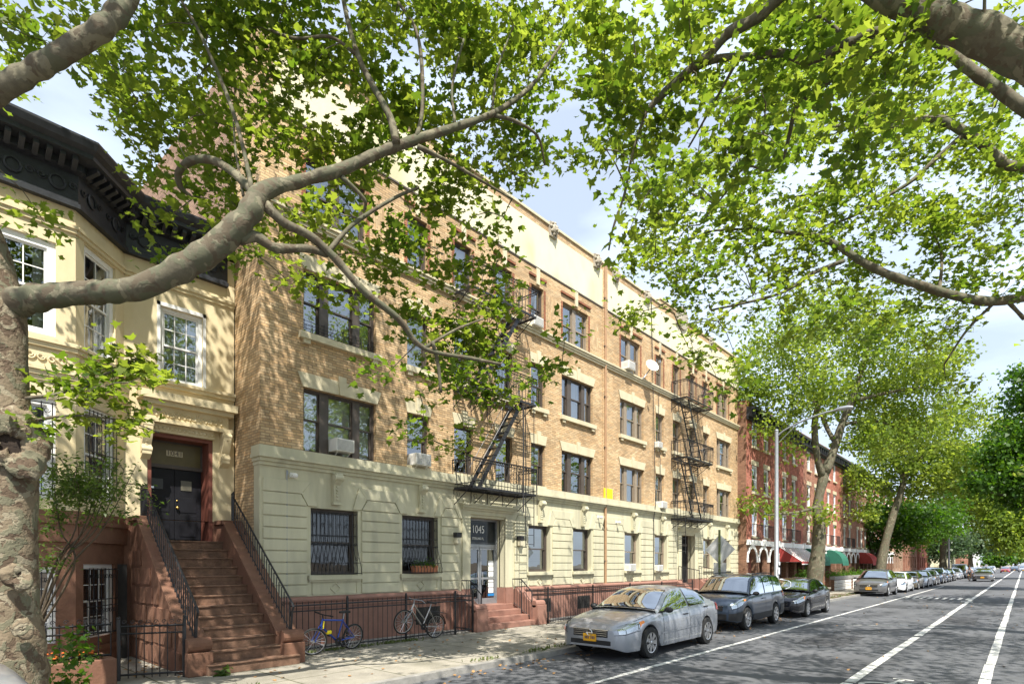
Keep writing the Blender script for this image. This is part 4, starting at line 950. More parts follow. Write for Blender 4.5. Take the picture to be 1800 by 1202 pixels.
def entry_rail(x, lab):
    t = thing('entrance_handrail', lab, 'handrail', (x, 11.5, .1), 'handrails of the 1045 entrance steps'); g = MB()
    pts = [(x, TY - .05, 1.52), (x, 11.98, 1.52), (x, 11.52, 1.12)]
    g.tube(pts, .018, 6); g.bar((x, 11.52, .1), (x, 11.52, 1.14), .018); g.bar((x, 11.98, .4), (x, 11.98, 1.52), .014)
    for i in range(9):
        y = 11.55 + i * .1; ztop = 1.12 + min(1, (y - 11.52) / .46) * .4; g.bar((x, y, .25), (x, y, ztop), .008)
    g.bar((x, 11.52, .3), (x, TY - .1, .75), .01); g.build('rail', M_IRON, t)
entry_rail(11.5, 'iron handrail on the left side of the 1045 entrance steps'); entry_rail(13.75, 'iron handrail on the right side of the 1045 entrance steps')
for x, lab in ((25.7, 'iron handrail left of the dark iron gate entrance'), (28.0, 'iron handrail right of the dark iron gate entrance')):
    t = thing('entrance_handrail', lab, 'handrail', (x, 11.5, .1), 'handrails of the dark gate entrance steps'); g = MB(); g.tube([(x, TY - .05, 1.9), (x, 11.3, 1.7)], .018, 6)
    for i in range(9): g.bar((x, 11.3 + i * .13, .2), (x, 11.3 + i * .13, 1.7 + i * .025), .009)
    g.build('rail', M_IRON, t)
# front yard of the row house: low gate, fence and planter
fence('yard_gate', 'low black iron gate with curled tops at the foot of the brownstone stoop', [((2.62, 10.95), (3.42, 10.55))], .1, .92, .11, [(2.60, 10.96), (3.44, 10.54)], cat='gate', spear=False, curls=True)
fence('yard_fence', 'low black iron yard fence above the brown planter wall beside the plane tree', [((.2, 11.1), (2.5, 10.98))], .45, .62, .16, [(.2, 11.1)], spear=False, curls=True)
t = thing('planter_bed', 'brown masonry planter with marigolds in front of the row house', 'planter', (1.4, 10.9, .1))
q = MB(); q.box(.2, 2.5, 10.62, 10.74, .1, .52); q.box(2.38, 2.5, 10.74, 11.5, .1, .52); q.box(.2, 2.38, 10.74, 11.5, .1, .46); q.build('planter_wall', M_BST, t, bevel=.015); PLANTER = t
# ------------------------------------------------------------------ trees
LEAF5 = np.array([(0, 0), (.20, -.07), (.5, .10), (.33, .30), (.47, .62), (.19, .58), (0, 1), (-.19, .58), (-.47, .62), (-.33, .30), (-.5, .10), (-.20, -.07)])
LEAF1 = np.array([(0, 0), (.22, .3), (.2, .65), (0, 1), (-.2, .65), (-.22, .3)])
LEAF4 = np.array([(0, 0), (.45, .25), (.3, .7), (0, 1), (-.35, .65), (-.42, .2)])
def leaf_mesh(name, P, S, mat, par, shape=LEAF5, up=.75, tone=None, droop=.3, rg=nrg):
    N = len(P); P = np.asarray(P, float); S = np.broadcast_to(np.asarray(S, float), (N,))
    nr = rg.normal(size=(N, 3)); nr[:, 2] = np.abs(nr[:, 2]) * .6; nr = nr * (1 - up) + np.array([0, 0, 1.0]) * up * 1.2; nr += rg.normal(size=(N, 3)) * .28
    nr /= np.linalg.norm(nr, axis=1, keepdims=True)
    d = rg.normal(size=(N, 3)); d[:, 2] -= droop * 2; d -= nr * np.sum(d * nr, 1, keepdims=True); d /= np.linalg.norm(d, axis=1, keepdims=True)
    r = np.cross(d, nr); k = len(shape)
    fa_, fb_ = rg.normal(.30, .28, size=(N, 1)), rg.normal(.16, .22, size=(N, 1)); fold = np.abs(shape[None, :, 0]) * fa_ - shape[None, :, 1] ** 2 * fb_
    wob = rg.normal(0, .055, size=(N, k, 2)); wob[:, 0] = 0; shp = shape[None] + wob
    V = P[:, None, :] + S[:, None, None] * (r[:, None, :] * shp[:, :, 0:1] + d[:, None, :] * shp[:, :, 1:2] + nr[:, None, :] * fold[:, :, None])
    off = wloc(par) if par else Vector((0, 0, 0)); V = (V.reshape(-1, 3) - np.array(off)).astype(np.float32)
    me = bpy.data.meshes.new(name); me.vertices.add(N * k); me.vertices.foreach_set('co', V.ravel())
    me.loops.add(N * k); me.loops.foreach_set('vertex_index', np.arange(N * k, dtype=np.int32))
    me.polygons.add(N); me.polygons.foreach_set('loop_start', np.arange(0, N * k, k, dtype=np.int32)); me.polygons.foreach_set('loop_total', np.full(N, k, dtype=np.int32))
    me.update(calc_edges=True)
    tn = rg.random(N) if tone is None else np.clip(tone + rg.normal(size=N) * .22, 0, 1)
    at = me.attributes.new('tone', 'FLOAT', 'FACE'); at.data.foreach_set('value', tn.astype(np.float32))
    me.materials.append(mat); o = bpy.data.objects.new(name, me); COL.objects.link(o)
    if par: o.parent = par
    return o
def thick(u, v): return (1 + ((u - 900) / FPX) ** 2 + ((v - HOR) / FPX) ** 2) ** -.45      # a round limb looks wider away from the picture's axis
from mathutils import noise as mnoise
class Tree:
    def __init__(s, name, label, base, group=None, cat='tree'):
        s.t = thing(name, label, cat, base, group); s.mb = MB(); s.nodes = []; s.tw = MB(); s.P = []; s.T = []; s.rg = random.Random(hash(label) % 1000 if False else len(label) * 7)
    def limb_px(s, pts, n=12, sub=5, jit=.0, f=.88):
        """pts of (u, v, half width in photo pixels, depth)"""
        s.limb([atz(u, v, z) for u, v, r, z in pts], [f * thick(u, v) * r * z / FPX for u, v, r, z in pts], n, sub, jit)
    def limb(s, P, rad, n=12, sub=5, jit=.0):
        q = catmull([(p[0], p[1], p[2], r) for p, r in zip(P, rad)], sub); pts = [Vector(a[:3]) for a in q]; rr = [max(.004, float(a[3])) for a in q]
        for i in range(len(rr)): rr[i] *= 1 + .10 * math.sin(i * 1.3) * (.5 + .5 * math.sin(i * .37 + len(s.mb.v)))
        v0 = len(s.mb.v); s.mb.tube(pts, rr, n, jit=jit, rg=s.rg)
        if n > 12:                                    # swellings, knots and flakes
            for i in range(v0, len(s.mb.v)):
                p = Vector(s.mb.v[i]); c_ = pts[min((i - v0) // n, len(pts) - 1)]; o = p - c_; s.mb.v[i] = tuple(c_ + o * (1 + .10 * mnoise.noise(p * 3.1) + .07 * mnoise.noise(p * 8) + .16 * max(0, mnoise.noise(p * 1.7 + Vector((7, 3, 1))) - .35)))
        for p, r in zip(pts, rr):
            if r < .26: s.nodes.append((p.x, p.y, p.z))
        return pts
    def sprays(s, C, nl, spread, twig=True, rmax=.022):
        """centres C: grow a twig to each from the nearest wood and set leaves round its end"""
        C = [np.array(c, float) for c in C]
        N = np.array(s.nodes if s.nodes else s.mb.v); order = sorted(range(len(C)), key=lambda i: float(np.min(np.sum((N - C[i]) ** 2, 1))))
        cap = len(N) + 4 * len(C) + 8; A = np.zeros((cap, 3)); A[:len(N)] = N; m = len(N)
        for i in order:
            c = C[i]; d2 = np.sum((A[:m] - c) ** 2, 1); a = A[int(np.argmin(d2))].copy(); L = math.sqrt(float(d2.min()))
            if L < .05: continue
            j = np.array([s.rg.gauss(0, 1) for _ in range(3)]) * L * .12; dn = np.array([0, 0, .10 * L])
            pts = [a, a * .67 + c * .33 + j * .7 + dn, a * .33 + c * .67 + j + dn * .8, c]
            if twig: r0 = min(rmax, .005 + .008 * L); s.tw.tube([Vector(p) for p in pts], [r0, r0 * .75, r0 * .55, .003], 4, cap=False)
            for p in pts[1:]: A[m] = p; m += 1
            k = max(3, int(nl * s.rg.uniform(.6, 1.35))); tt = nrg.random(k) ** .6 * .75 + .35
            q = a + (c - a) * np.minimum(tt, 1.1)[:, None] if L < spread * 2.5 else c + (c - a) / L * (nrg.random((k, 1)) - .8) * spread * 1.6
            q = q + nrg.normal(size=(k, 3)) * np.array([spread, spread, spread * .6])
            s.P.append(q); s.T.append(np.full(k, s.rg.uniform(.0, .95)))
        s.nodes = [tuple(x) for x in A[:m]]
    def done(s, bark_, leaf, size, shape=LEAF5, twm=None, up=.75, smooth=180, filt=None, names=('trunk', 'twigs', 'crown')):
        if s.tw.v: s.mb.add(s.tw.v, s.tw.f); s.tw = MB()
        if s.mb.v: s.mb.build(names[0], bark_, s.t, smooth=smooth, fix=False)
        if s.tw.v: s.tw.build(names[1], twm or M_TWIG, s.t, smooth=180, fix=False)
        if s.P:
            P = np.concatenate(s.P); tn = np.concatenate(s.T)
            if filt is not None: kk = filt(P); P, tn = P[kk], tn[kk]
            S = size * (.45 + .95 * nrg.random(len(P)) ** 1.2); leaf_mesh(names[2], P, S, leaf, s.t, shape, up, tn); print('LEAVES', s.t.name, len(P))
def inframe(p, m=0):
    q = proj(p); return q is not None and -m < q[0] < 1800 + m and -m < q[1] < 1202 + m
def cells(grid, k, zf, rg):
    out = []
    for (row, col0, ws) in grid:
        for i, wgt in enumerate(ws):
            n = wgt * k; n = int(n) + (rg.random() < n - int(n))
            for _ in range(n):
                u, v = (col0 + i + rg.random()) * 100, (row + rg.random()) * 100
                if any((u - a) ** 2 + (v - b) ** 2 < r * r for a, b, r in GAPS): continue
                z = zf(u, v) ; out.append(atz(u, v, z))
    return out
GAPS = [(1150, 40, 48), (1225, 232, 40), (1010, 385, 55), (1115, 290, 32), (60, 195, 48), (150, 210, 55), (205, 285, 50), (1490, 240, 30), (1650, 160, 26), (1430, 300, 22), (1260, 480, 25), (1750, 580, 60), (1640, 330, 24), (960, 200, 30), (700, 105, 20), (1300, 610, 30), (1165, 505, 22), (1610, 440, 24), (1390, 150, 18), (480, 90, 26), (330, 110, 26), (1055, 300, 30)]
rg = random.Random(42)

# near plane tree on the left: mottled trunk, long limb sweeping right, second limb across the top left corner
t1 = Tree('plane_tree', 'huge mottled plane tree at the left edge, its long limb sweeping right', (.95, 8.25, .1))
Z1 = 6.2
trk = [(2, 1310, 98, Z1), (2, 1240, 88, Z1), (2, 1150, 78, Z1), (0, 1060, 71, Z1), (0, 960, 67, Z1), (0, 880, 65, Z1), (2, 820, 66, Z1), (2, 760, 62, Z1), (0, 700, 54, Z1), (-2, 630, 50, Z1), (-8, 560, 56, Z1), (-22, 490, 58, Z1), (-46, 410, 55, Z1), (-80, 320, 50, 6.1), (-130, 200, 44, 6.0), (-190, 0, 38, 6.0), (-220, -250, 30, 6.2)]
tm = MB(); q = catmull([(*atz(u, v, z), thick(u, v) * 1.04 * r * z / FPX) for u, v, r, z in trk], 9); vs_ = [Vector(a[:3]) for a in q]
tm.tube(vs_, [float(a[3]) for a in q], 56)
vv = [Vector(p) for p in tm.v]; n_ = 56
from mathutils import noise as mnoise
for i, p in enumerate(vv):                                   # lumpy, flaking bole
    c_ = vs_[min(i // n_, len(vs_) - 1)]; o = p - c_; low = max(0, 1 - (p.z - .1) / 3.2)
    f = 1 + .06 * mnoise.noise(p * 2.2) + .08 * low * mnoise.noise(p * 5.5) + .03 * low * mnoise.noise(p * 13) + .02 * mnoise.noise(p * 9) + .03 * low * (1 if mnoise.noise(p * 7 + Vector((3, 8, 1))) > .12 else 0)
    tm.v[i] = tuple(c_ + o * f)
fd = (Vector((0, 0, 2.5)) - atz(15, 790, Z1)); fd.z *= .2; fd.normalize(); rt = fd.cross(Vector((0, 0, 1))).normalized()
for u_, v_, r_, d_ in ((18, 785, .21, .17), (30, 1010, .07, .06)):          # hollows rotted into the bole
    cc = atz(u_, v_, Z1) + fd * (.30 if r_ > .15 else .34)
    for i, p in enumerate(tm.v):
        d = (Vector(p) - cc); h_ = math.hypot(d.dot(rt), d.z)
        if h_ < r_ and d.dot(fd) > -.25: tm.v[i] = tuple(Vector(p) - fd * d_ * (1 - (h_ / r_) ** 2))
tm.build('trunk', M_BARKT, t1.t, smooth=180)
def burl(u, v, r, th):
    c_ = atz(u, v, Z1) + fd * (.30 if r > .15 else .34); b = MB(); n1, n2 = 48, 14; vs = []
    for i in range(n1):
        a = 2 * math.pi * i / n1; rr = r * (1 + .16 * math.sin(2 * a + 1) + .09 * math.sin(3 * a + 2) + .06 * math.sin(7 * a)); ce = c_ + rt * (rr * .85 * math.cos(a)) + Vector((0, 0, rr * 1.1 * math.sin(a))); rad = (ce - c_).normalized()
        for j in range(n2): bb = 2 * math.pi * j / n2; t_ = th * (.95 + .75 * mnoise.noise(ce * 7) + .5 * mnoise.noise(ce * 17 + Vector((math.cos(bb), math.sin(bb), 0)))); vs.append(ce + rad * t_ * 1.7 * math.cos(bb) + fd * t_ * .75 * math.sin(bb))
    b.add(vs, [(i * n2 + j, i * n2 + (j + 1) % n2, ((i + 1) % n1) * n2 + (j + 1) % n2, ((i + 1) % n1) * n2 + j) for i in range(n1) for j in range(n2)])
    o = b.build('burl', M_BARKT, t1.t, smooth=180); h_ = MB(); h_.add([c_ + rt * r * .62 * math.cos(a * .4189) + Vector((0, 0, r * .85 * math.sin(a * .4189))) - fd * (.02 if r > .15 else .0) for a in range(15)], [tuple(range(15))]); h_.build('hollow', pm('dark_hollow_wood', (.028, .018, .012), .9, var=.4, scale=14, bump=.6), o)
burl(16, 785, .25, .075); burl(18, 785, .19, .05); burl(30, 1010, .075, .045); burl(38, 1100, .05, .03)
t1.limb_px([(-60, 560, 50, Z1), (-15, 545, 52, Z1), (35, 530, 48, Z1), (90, 520, 41, Z1), (150, 515, 37, 6.2), (200, 512, 36, 6.2), (260, 500, 37, 6.25), (330, 465, 40, 6.3), (390, 425, 38, 6.35), (435, 378, 36, 6.4), (462, 338, 29, 6.5), (520, 320, 19, 6.7), (600, 298, 18, 6.9), (660, 271, 16, 7.1), (720, 249, 15, 7.2), (800, 224, 12, 7.4), (870, 198, 9, 7.7), (930, 155, 7, 8), (968, 105, 5, 8.3), (1000, 60, 3, 8.5)], n=28, sub=8, f=.68)
t1.limb_px([(-150, 260, 46, 5.9), (-80, 215, 42, 5.6), (0, 160, 40, 5.5), (60, 122, 38, 5.5), (120, 88, 38, 5.5), (180, 48, 38, 5.5), (218, 5, 37, 5.6), (250, -70, 34, 5.7), (300, -220, 28, 6)], n=24, sub=8, f=.68)
for pts in ([(458, 352, 15, 6.5), (430, 322, 11, 6.6), (403, 298, 10, 6.7), (370, 281, 10, 6.8), (336, 283, 10, 6.9), (314, 303, 9, 7.0), (318, 330, 7, 7.1), (335, 345, 4, 7.2)],
            [(444, 340, 6, 6.5), (425, 250, 5, 6.6), (400, 170, 5, 6.7), (352, 60, 4, 6.9), (312, -10, 4, 7.1)], [(428, 345, 4, 6.6), (415, 270, 3, 6.7), (410, 215, 2, 6.8)],
            [(466, 360, 13, 6.5), (500, 392, 11, 6.6), (545, 415, 10, 6.8), (590, 455, 9, 7), (640, 512, 8, 7.2), (700, 560, 7, 7.5), (745, 612, 5, 7.8), (830, 630, 4, 8.2), (880, 640, 3, 8.5)],
            [(420, 420, 15, 6.4), (450, 416, 13, 6.5), (485, 436, 11, 6.6), (540, 437, 9, 6.8), (575, 448, 7, 7)], [(575, 445, 6, 7), (620, 395, 5, 7.2), (690, 350, 4, 7.4), (735, 330, 3, 7.6)],
            [(760, 600, 4, 7.8), (770, 640, 4, 8), (775, 690, 3, 8.1)], [(745, 612, 4, 7.8), (800, 580, 3, 8), (850, 560, 2, 8.2)],
            [(697, 252, 10, 7.1), (685, 205, 9, 7.1), (655, 150, 8, 7.2), (630, 100, 7, 7.3), (612, 40, 6, 7.4), (600, -20, 6, 7.5)], [(625, 95, 5, 7.3), (580, 65, 4, 7.3), (520, 68, 4, 7.4), (465, 50, 3, 7.5)],
            [(732, 244, 6, 7.2), (742, 195, 5, 7.2), (741, 110, 5, 7.3), (730, 50, 4, 7.4), (700, 5, 4, 7.5)], [(868, 203, 5, 7.7), (905, 213, 4, 7.8), (945, 240, 3, 8), (958, 290, 2, 8.2)],
            [(735, 258, 6, 7.2), (790, 285, 4, 7.5), (850, 320, 3, 7.9), (900, 350, 2, 8.2)], [(600, 310, 6, 6.9), (640, 350, 4, 7.1), (640, 372, 3, 7.2)],
            [(865, 195, 3, 7.7), (875, 120, 3, 7.9), (905, 40, 2, 8.1)], [(800, 220, 4, 7.4), (795, 150, 3, 7.5), (815, 70, 3, 7.6)]):
    t1.limb_px(pts, n=10, sub=5)
G1 = [(0, 0, [5, 5, 4, 6.5, 6.5, 6.5, 7.5, 8, 8, 8]), (1, 0, [1.5, 2, 6.5, 7, 7, 7.5, 7, 8, 7, 6]), (2, 0, [.8, 1, 6, 6.5, 7, 7, 6.5, 7, 6, 5]), (3, 0, [.5, 0, 2.5, 4, 3.5, 3.5, 4.5, 5.5, 4, 1.8]), (4, 2, [1.2, .3, .6, 3.5, 5, 6.5, 4.5, .8]), (5, 5, [.6, 1.4, 6.5, 9, .8]), (6, 6, [.5, 7, 11, 2.8]), (7, 7, [3.6, 1.4])]
C = cells(G1, .98, lambda u, v: (6.75 if u > 160 else 6.3) + 1.5 * max(0, u - 300) / 700 + rg.triangular(-.1, 2.2, .5) + (.5 if v > 450 else 0), rg)
t1.sprays(C, 58, .19)
# shoots low on the bole
t1.limb_px([(45, 700, 5, 6.1), (110, 690, 4, 6.2), (180, 660, 3, 6.4), (240, 630, 2, 6.6)], n=6); t1.limb_px([(50, 740, 4, 6.1), (130, 730, 3, 6.3), (220, 740, 2, 6.5), (280, 760, 2, 6.7)], n=6)
t1.sprays([atz(rg.uniform(60, 275), rg.choice([rg.uniform(675, 770), rg.uniform(640, 700)]) if True else 0, rg.uniform(6.0, 6.8)) for _ in range(17)] + [atz(rg.uniform(170, 250), rg.uniform(590, 660), 6.5) for _ in range(6)], 30, .13)
# the part of its crown above the picture
hi = []
while len(hi) < 170:
    p = (rg.uniform(1.2, 9), rg.uniform(6.6, 10.8), rg.uniform(9.2, 14.5))
    if not inframe(p, 40) and ((p[0] - 1) / 8) ** 2 + ((p[1] - 8) / 4.2) ** 2 + ((p[2] - 11) / 5) ** 2 < 1: hi.append(p)
n0 = 0
while n0 < 290:                                              # unseen leaf sprays added to shade the stoop, the pavement and the cream ground floor
    q_ = rg.random(); tg = Vector((rg.uniform(5.2, 12.2), 12.4, rg.uniform(.3, 4.6))) if q_ < .38 else (Vector((rg.uniform(3, 14.5), rg.uniform(8.2, 12), .1)) if q_ < .84 else Vector((rg.uniform(-1, 5), 13, rg.uniform(.1, 3.5))))
    p = tg - SUN * ((rg.uniform(9.6, 13.5) - tg.z) / -SUN.z)
    if not inframe(p, 30) and p.y > 4.5: hi.append(tuple(p)); n0 += 1
t1.sprays(hi, 66, .34)
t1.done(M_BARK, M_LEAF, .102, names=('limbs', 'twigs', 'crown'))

# second plane tree, trunk on the near pavement right of the picture; its limbs fill the top right
Z2 = 5.6
t2 = Tree('plane_tree', 'plane tree whose thick pale limb crosses the top right corner', (9.6, -3.2, .1))
t2.limb([(9.6, -3.2, 0), (9.55, -3.15, 1.5), (9.5, -3.1, 3.2), (9.3, -2.9, 4.8), (9.0, -2.4, 5.9)], [.62, .48, .44, .42, .36], n=24)
t2.limb([(9.0, -2.4, 5.9), atz(2050, 190, 5.5), atz(1900, 140, 5.5), atz(1800, 98, 5.6), atz(1700, 54, 5.7), atz(1600, 12, 5.8), atz(1530, -20, 5.9), atz(1420, -110, 6.2), atz(1300, -260, 6.6)], [.34, .23, .185, .17, .155, .13, .115, .09, .055], n=28, sub=8)
for pts in ([(1640, 35, 14, 5.9), (1615, 52, 13, 6), (1580, 67, 12, 6.1), (1540, 56, 12, 6.2), (1500, 72, 12, 6.3), (1450, 97, 12, 6.4), (1415, 108, 11, 6.5), (1380, 94, 11, 6.6), (1320, 100, 10, 6.7), (1260, 104, 9, 6.9), (1215, 125, 8, 7), (1170, 165, 6, 7.2), (1135, 195, 5, 7.3)],
            [(1440, -80, 18, 6.2), (1380, -15, 16, 6.4), (1330, 32, 15, 6.6), (1278, 60, 14, 6.7), (1250, 92, 12, 6.8), (1215, 122, 11, 6.9), (1165, 165, 8, 7.1), (1138, 195, 6, 7.2)],
            [(1138, 190, 4, 7.2), (1112, 270, 3, 7.3), (1098, 340, 3, 7.4), (1078, 400, 2.5, 7.5), (1070, 440, 2, 7.6)],
            [(2000, 300, 24, 6.2), (1900, 255, 21, 6.3), (1800, 190, 18, 6.5), (1745, 150, 16, 6.6), (1700, 118, 15, 6.7), (1640, 68, 13, 6.8), (1600, 35, 10, 7), (1560, 0, 8, 7.2), (1500, -60, 6, 7.4)],
            [(1590, 60, 8, 6.2), (1540, 92, 8, 6.5), (1480, 128, 7, 6.8), (1425, 165, 7, 7.2), (1398, 195, 6, 7.5), (1387, 240, 5, 7.7), (1374, 282, 4, 7.9), (1350, 300, 3, 8), (1310, 294, 2.5, 8.1), (1275, 340, 2, 8.3), (1230, 395, 1.5, 8.4)],
            [(1480, 60, 5, 6.3), (1440, 30, 4, 6.4), (1400, 55, 3, 6.6)], [(1730, 40, 4, 5.55), (1731, -20, 5, 5.5)], [(1300, 100, 4, 6.8), (1250, 190, 3, 7.2), (1210, 260, 2, 7.5)]):
    t2.limb_px(pts, n=14, sub=6)
G2 = [(0, 10, [8, 2.2, 7, 9, 9, 6, 2, 1]), (1, 10, [8, 7, 9, 9, 8, 6, 4, 2]), (2, 10, [6, 7, 4, 4, 4, 3]), (3, 10, [3.2, 4.5, 2]), (4, 10, [1.0, 1.5])]
C = cells(G2, .84, lambda u, v: 6.3 + rg.triangular(-.8, 2.6, .6) + (.6 if u < 1250 else 0), rg)
t2.sprays(C, 52, .19)
hi = []
while len(hi) < 330:
    p = (rg.uniform(-1, 17), rg.uniform(-9.5, 4.5), rg.uniform(6.8, 13))
    if not inframe(p, 40) and ((p[0] - 8.5) / 9) ** 2 + ((p[1] + 2.6) / 7) ** 2 < 1 and not (abs(p[0]) < 2.5 and abs(p[1]) < 2.5): hi.append(p)
t2.sprays(hi, 60, .36)
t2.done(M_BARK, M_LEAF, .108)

# third plane tree further along the near pavement
t3 = Tree('plane_tree', 'plane tree whose slender limb curves in low from the right edge over the street', (20.6, -3.4, .1))
t3.limb([(20.6, -3.4, 0), (20.5, -3.3, 2), (20.3, -3.1, 4.2), (20, -2.8, 6.2), (19.8, -2.6, 8)], [.55, .42, .38, .34, .28], n=20)
a6, a7 = atz(2010, 420, 12.4), atz(2030, 480, 12.6)
for pts in ([(2080, 470, 18, 12.6), (1990, 370, 15, 12.2), (1900, 312, 14, 12), (1800, 294, 13.5, 11.8), (1765, 288, 13.5, 11.8), (1730, 256, 13, 11.9), (1685, 226, 12, 12), (1645, 209, 11, 12.2), (1600, 215, 9, 12.3), (1560, 225, 8, 12.4), (1500, 220, 5, 12.6), (1440, 226, 3.5, 12.8)],
            [(2090, 540, 16, 12.6), (1990, 520, 14.5, 12.3), (1900, 512, 13.5, 12), (1800, 523, 12, 11.8), (1740, 530, 12, 11.7), (1680, 520, 11, 11.7), (1620, 502, 10.5, 11.8), (1560, 482, 10, 11.9), (1512, 458, 9, 12), (1470, 430, 8, 12.1), (1432, 415, 7, 12.2), (1395, 410, 5, 12.4), (1330, 404, 3.5, 12.6), (1260, 405, 2.5, 12.8), (1210, 420, 1.5, 13)],
            [(1690, 240, 7, 12), (1650, 275, 6, 12.1), (1600, 320, 5, 12.3), (1550, 350, 4, 12.5), (1500, 380, 3, 12.8), (1440, 400, 2, 13)], [(1484, 458, 5, 12), (1430, 480, 4.5, 12.2), (1380, 512, 3.5, 12.4), (1320, 530, 3, 12.6), (1250, 545, 2, 12.8)],
            [(1770, 528, 5, 11.8), (1800, 560, 5, 12)], [(1560, 225, 5, 12.4), (1520, 280, 3.5, 12.7), (1460, 330, 2.5, 13), (1380, 350, 2, 13.3)], [(1650, 520, 5, 11.8), (1655, 450, 3, 12), (1635, 395, 2, 12.2)],
            [(1330, 404, 3, 12.6), (1260, 360, 2.5, 13), (1190, 330, 2, 13.3)], [(1750, 530, 4, 11.7), (1700, 580, 3, 12), (1660, 640, 2, 12.3)]):
    t3.limb_px(pts, n=12, sub=6)
G3 = [(1, 12, [2, 4, 5, 6, 6, 6]), (2, 11, [2, 4, 6.5, 8, 8, 8, 6.5]), (3, 10, [2, 6.5, 7, 8, 8.5, 8, 8, 8]), (4, 10, [.5, 7, 8, 8, 7, 6.5, 6.5, 6.5]), (5, 11, [3.5, 7, 5, 4, 5, 6.5, 3]), (6, 12, [3.5, .6, 0, .6, 2.2])]
C = cells(G3, 1.45, lambda u, v: 12.4 + rg.triangular(-1.8, 3.2, .2), rg)
t3.sprays(C, 48, .24, rmax=.02)
hi = []
while len(hi) < 170:
    p = (rg.uniform(12, 30), rg.uniform(-11, 1), rg.uniform(7, 14))
    if not inframe(p, 30) and ((p[0] - 21) / 9) ** 2 + ((p[1] + 4) / 7) ** 2 < 1: hi.append(p)
t3.sprays(hi, 50, .4)
t3.done(M_BARK, M_LEAF, .13)

# trees down the street: trunk, limbs and a crown of leaf clumps
def street_tree(label, z, wood, blobs, nl, leaf, size, base, barkm=M_BARK, shape=LEAF4, spread=.45, up=.3, name='plane_tree', group=None, dens=1.0):
    t = Tree(name, label, base, group)
    for pts in wood: t.limb_px([(u, v, r, z + dz) for u, v, r, dz in pts], n=10, sub=4)
    C = []
    for (u, v, r, dz, n) in blobs:
        c = atz(u, v, z + dz); R_ = r * z / FPX
        for _ in range(int(n * dens)):
            d = Vector((rg.gauss(0, 1), rg.gauss(0, 1), rg.gauss(0, 1))).normalized() * R_ * rg.random() ** .45
            d.z *= .8; C.append(c + d)
    t.sprays(C, nl, spread, rmax=.05)
    t.done(barkm, leaf, size, shape, up=up); return t
b4 = onY(1436, 991, 8.9); b4.z = .1
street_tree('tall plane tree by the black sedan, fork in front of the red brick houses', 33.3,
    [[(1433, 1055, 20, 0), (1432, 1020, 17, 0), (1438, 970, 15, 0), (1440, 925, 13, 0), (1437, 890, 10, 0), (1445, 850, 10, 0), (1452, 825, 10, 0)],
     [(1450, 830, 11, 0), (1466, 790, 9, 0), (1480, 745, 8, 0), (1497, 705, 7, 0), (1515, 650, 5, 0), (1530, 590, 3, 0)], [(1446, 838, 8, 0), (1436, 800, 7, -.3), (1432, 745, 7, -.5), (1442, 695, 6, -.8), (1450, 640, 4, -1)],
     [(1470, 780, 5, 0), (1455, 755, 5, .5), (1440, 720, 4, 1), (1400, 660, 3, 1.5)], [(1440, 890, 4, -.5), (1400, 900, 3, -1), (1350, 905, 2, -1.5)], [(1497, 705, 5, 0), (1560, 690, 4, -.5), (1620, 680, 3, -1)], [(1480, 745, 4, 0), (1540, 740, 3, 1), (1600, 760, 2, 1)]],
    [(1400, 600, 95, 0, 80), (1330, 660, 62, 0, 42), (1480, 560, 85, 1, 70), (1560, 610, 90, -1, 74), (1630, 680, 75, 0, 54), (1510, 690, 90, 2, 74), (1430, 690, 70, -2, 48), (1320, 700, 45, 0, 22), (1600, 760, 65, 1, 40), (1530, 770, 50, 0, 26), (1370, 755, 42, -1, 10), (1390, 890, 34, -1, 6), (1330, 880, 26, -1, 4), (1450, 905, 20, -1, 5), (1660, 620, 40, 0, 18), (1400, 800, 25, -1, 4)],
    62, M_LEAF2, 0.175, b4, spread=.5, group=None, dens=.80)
b5 = onY(1545, 991, 8.9); b5.z = .1
street_tree('leaning plane tree behind the grey crossover, before the red canopy', 49,
    [[(1545, 1032, 14, 0), (1548, 1000, 11, 0), (1556, 955, 9, 0), (1570, 905, 8, 0), (1585, 860, 7, 0), (1597, 810, 5, 0), (1605, 760, 4, 0)], [(1590, 840, 5, 0), (1560, 800, 4, 0), (1530, 780, 3, 0)], [(1597, 820, 4, 0), (1640, 790, 3, 0), (1680, 780, 2, 0)]],
    [(1540, 800, 55, 0, 44), (1600, 780, 65, 0, 56), (1660, 790, 60, 0, 46), (1690, 730, 50, 1, 34), (1640, 840, 55, -1, 40), (1520, 850, 36, 0, 18), (1580, 850, 50, 1, 28), (1560, 740, 50, 2, 30), (1700, 820, 45, 0, 28), (1510, 900, 24, 0, 8)], 62, M_LEAF2, 0.224, b5, spread=.6, dens=.95)
street_tree('low dark maple in the front garden behind the leaning plane tree', 58,
    [[(1537, 1010, 5, 0), (1536, 985, 5, 0), (1530, 955, 4, 0), (1520, 930, 2, 0)], [(1537, 985, 4, 0), (1550, 955, 3, 0), (1570, 930, 2, 0)]],
    [(1530, 905, 45, 0, 40), (1580, 905, 50, 0, 46), (1630, 920, 45, 0, 40), (1600, 945, 35, 0, 22), (1545, 955, 26, 0, 14), (1660, 895, 40, 3, 30)], 62, M_LEAFD, 0.252, atz(1537, 1020, 58) * 1, barkm=M_BARKD, spread=.6, name='maple_tree')
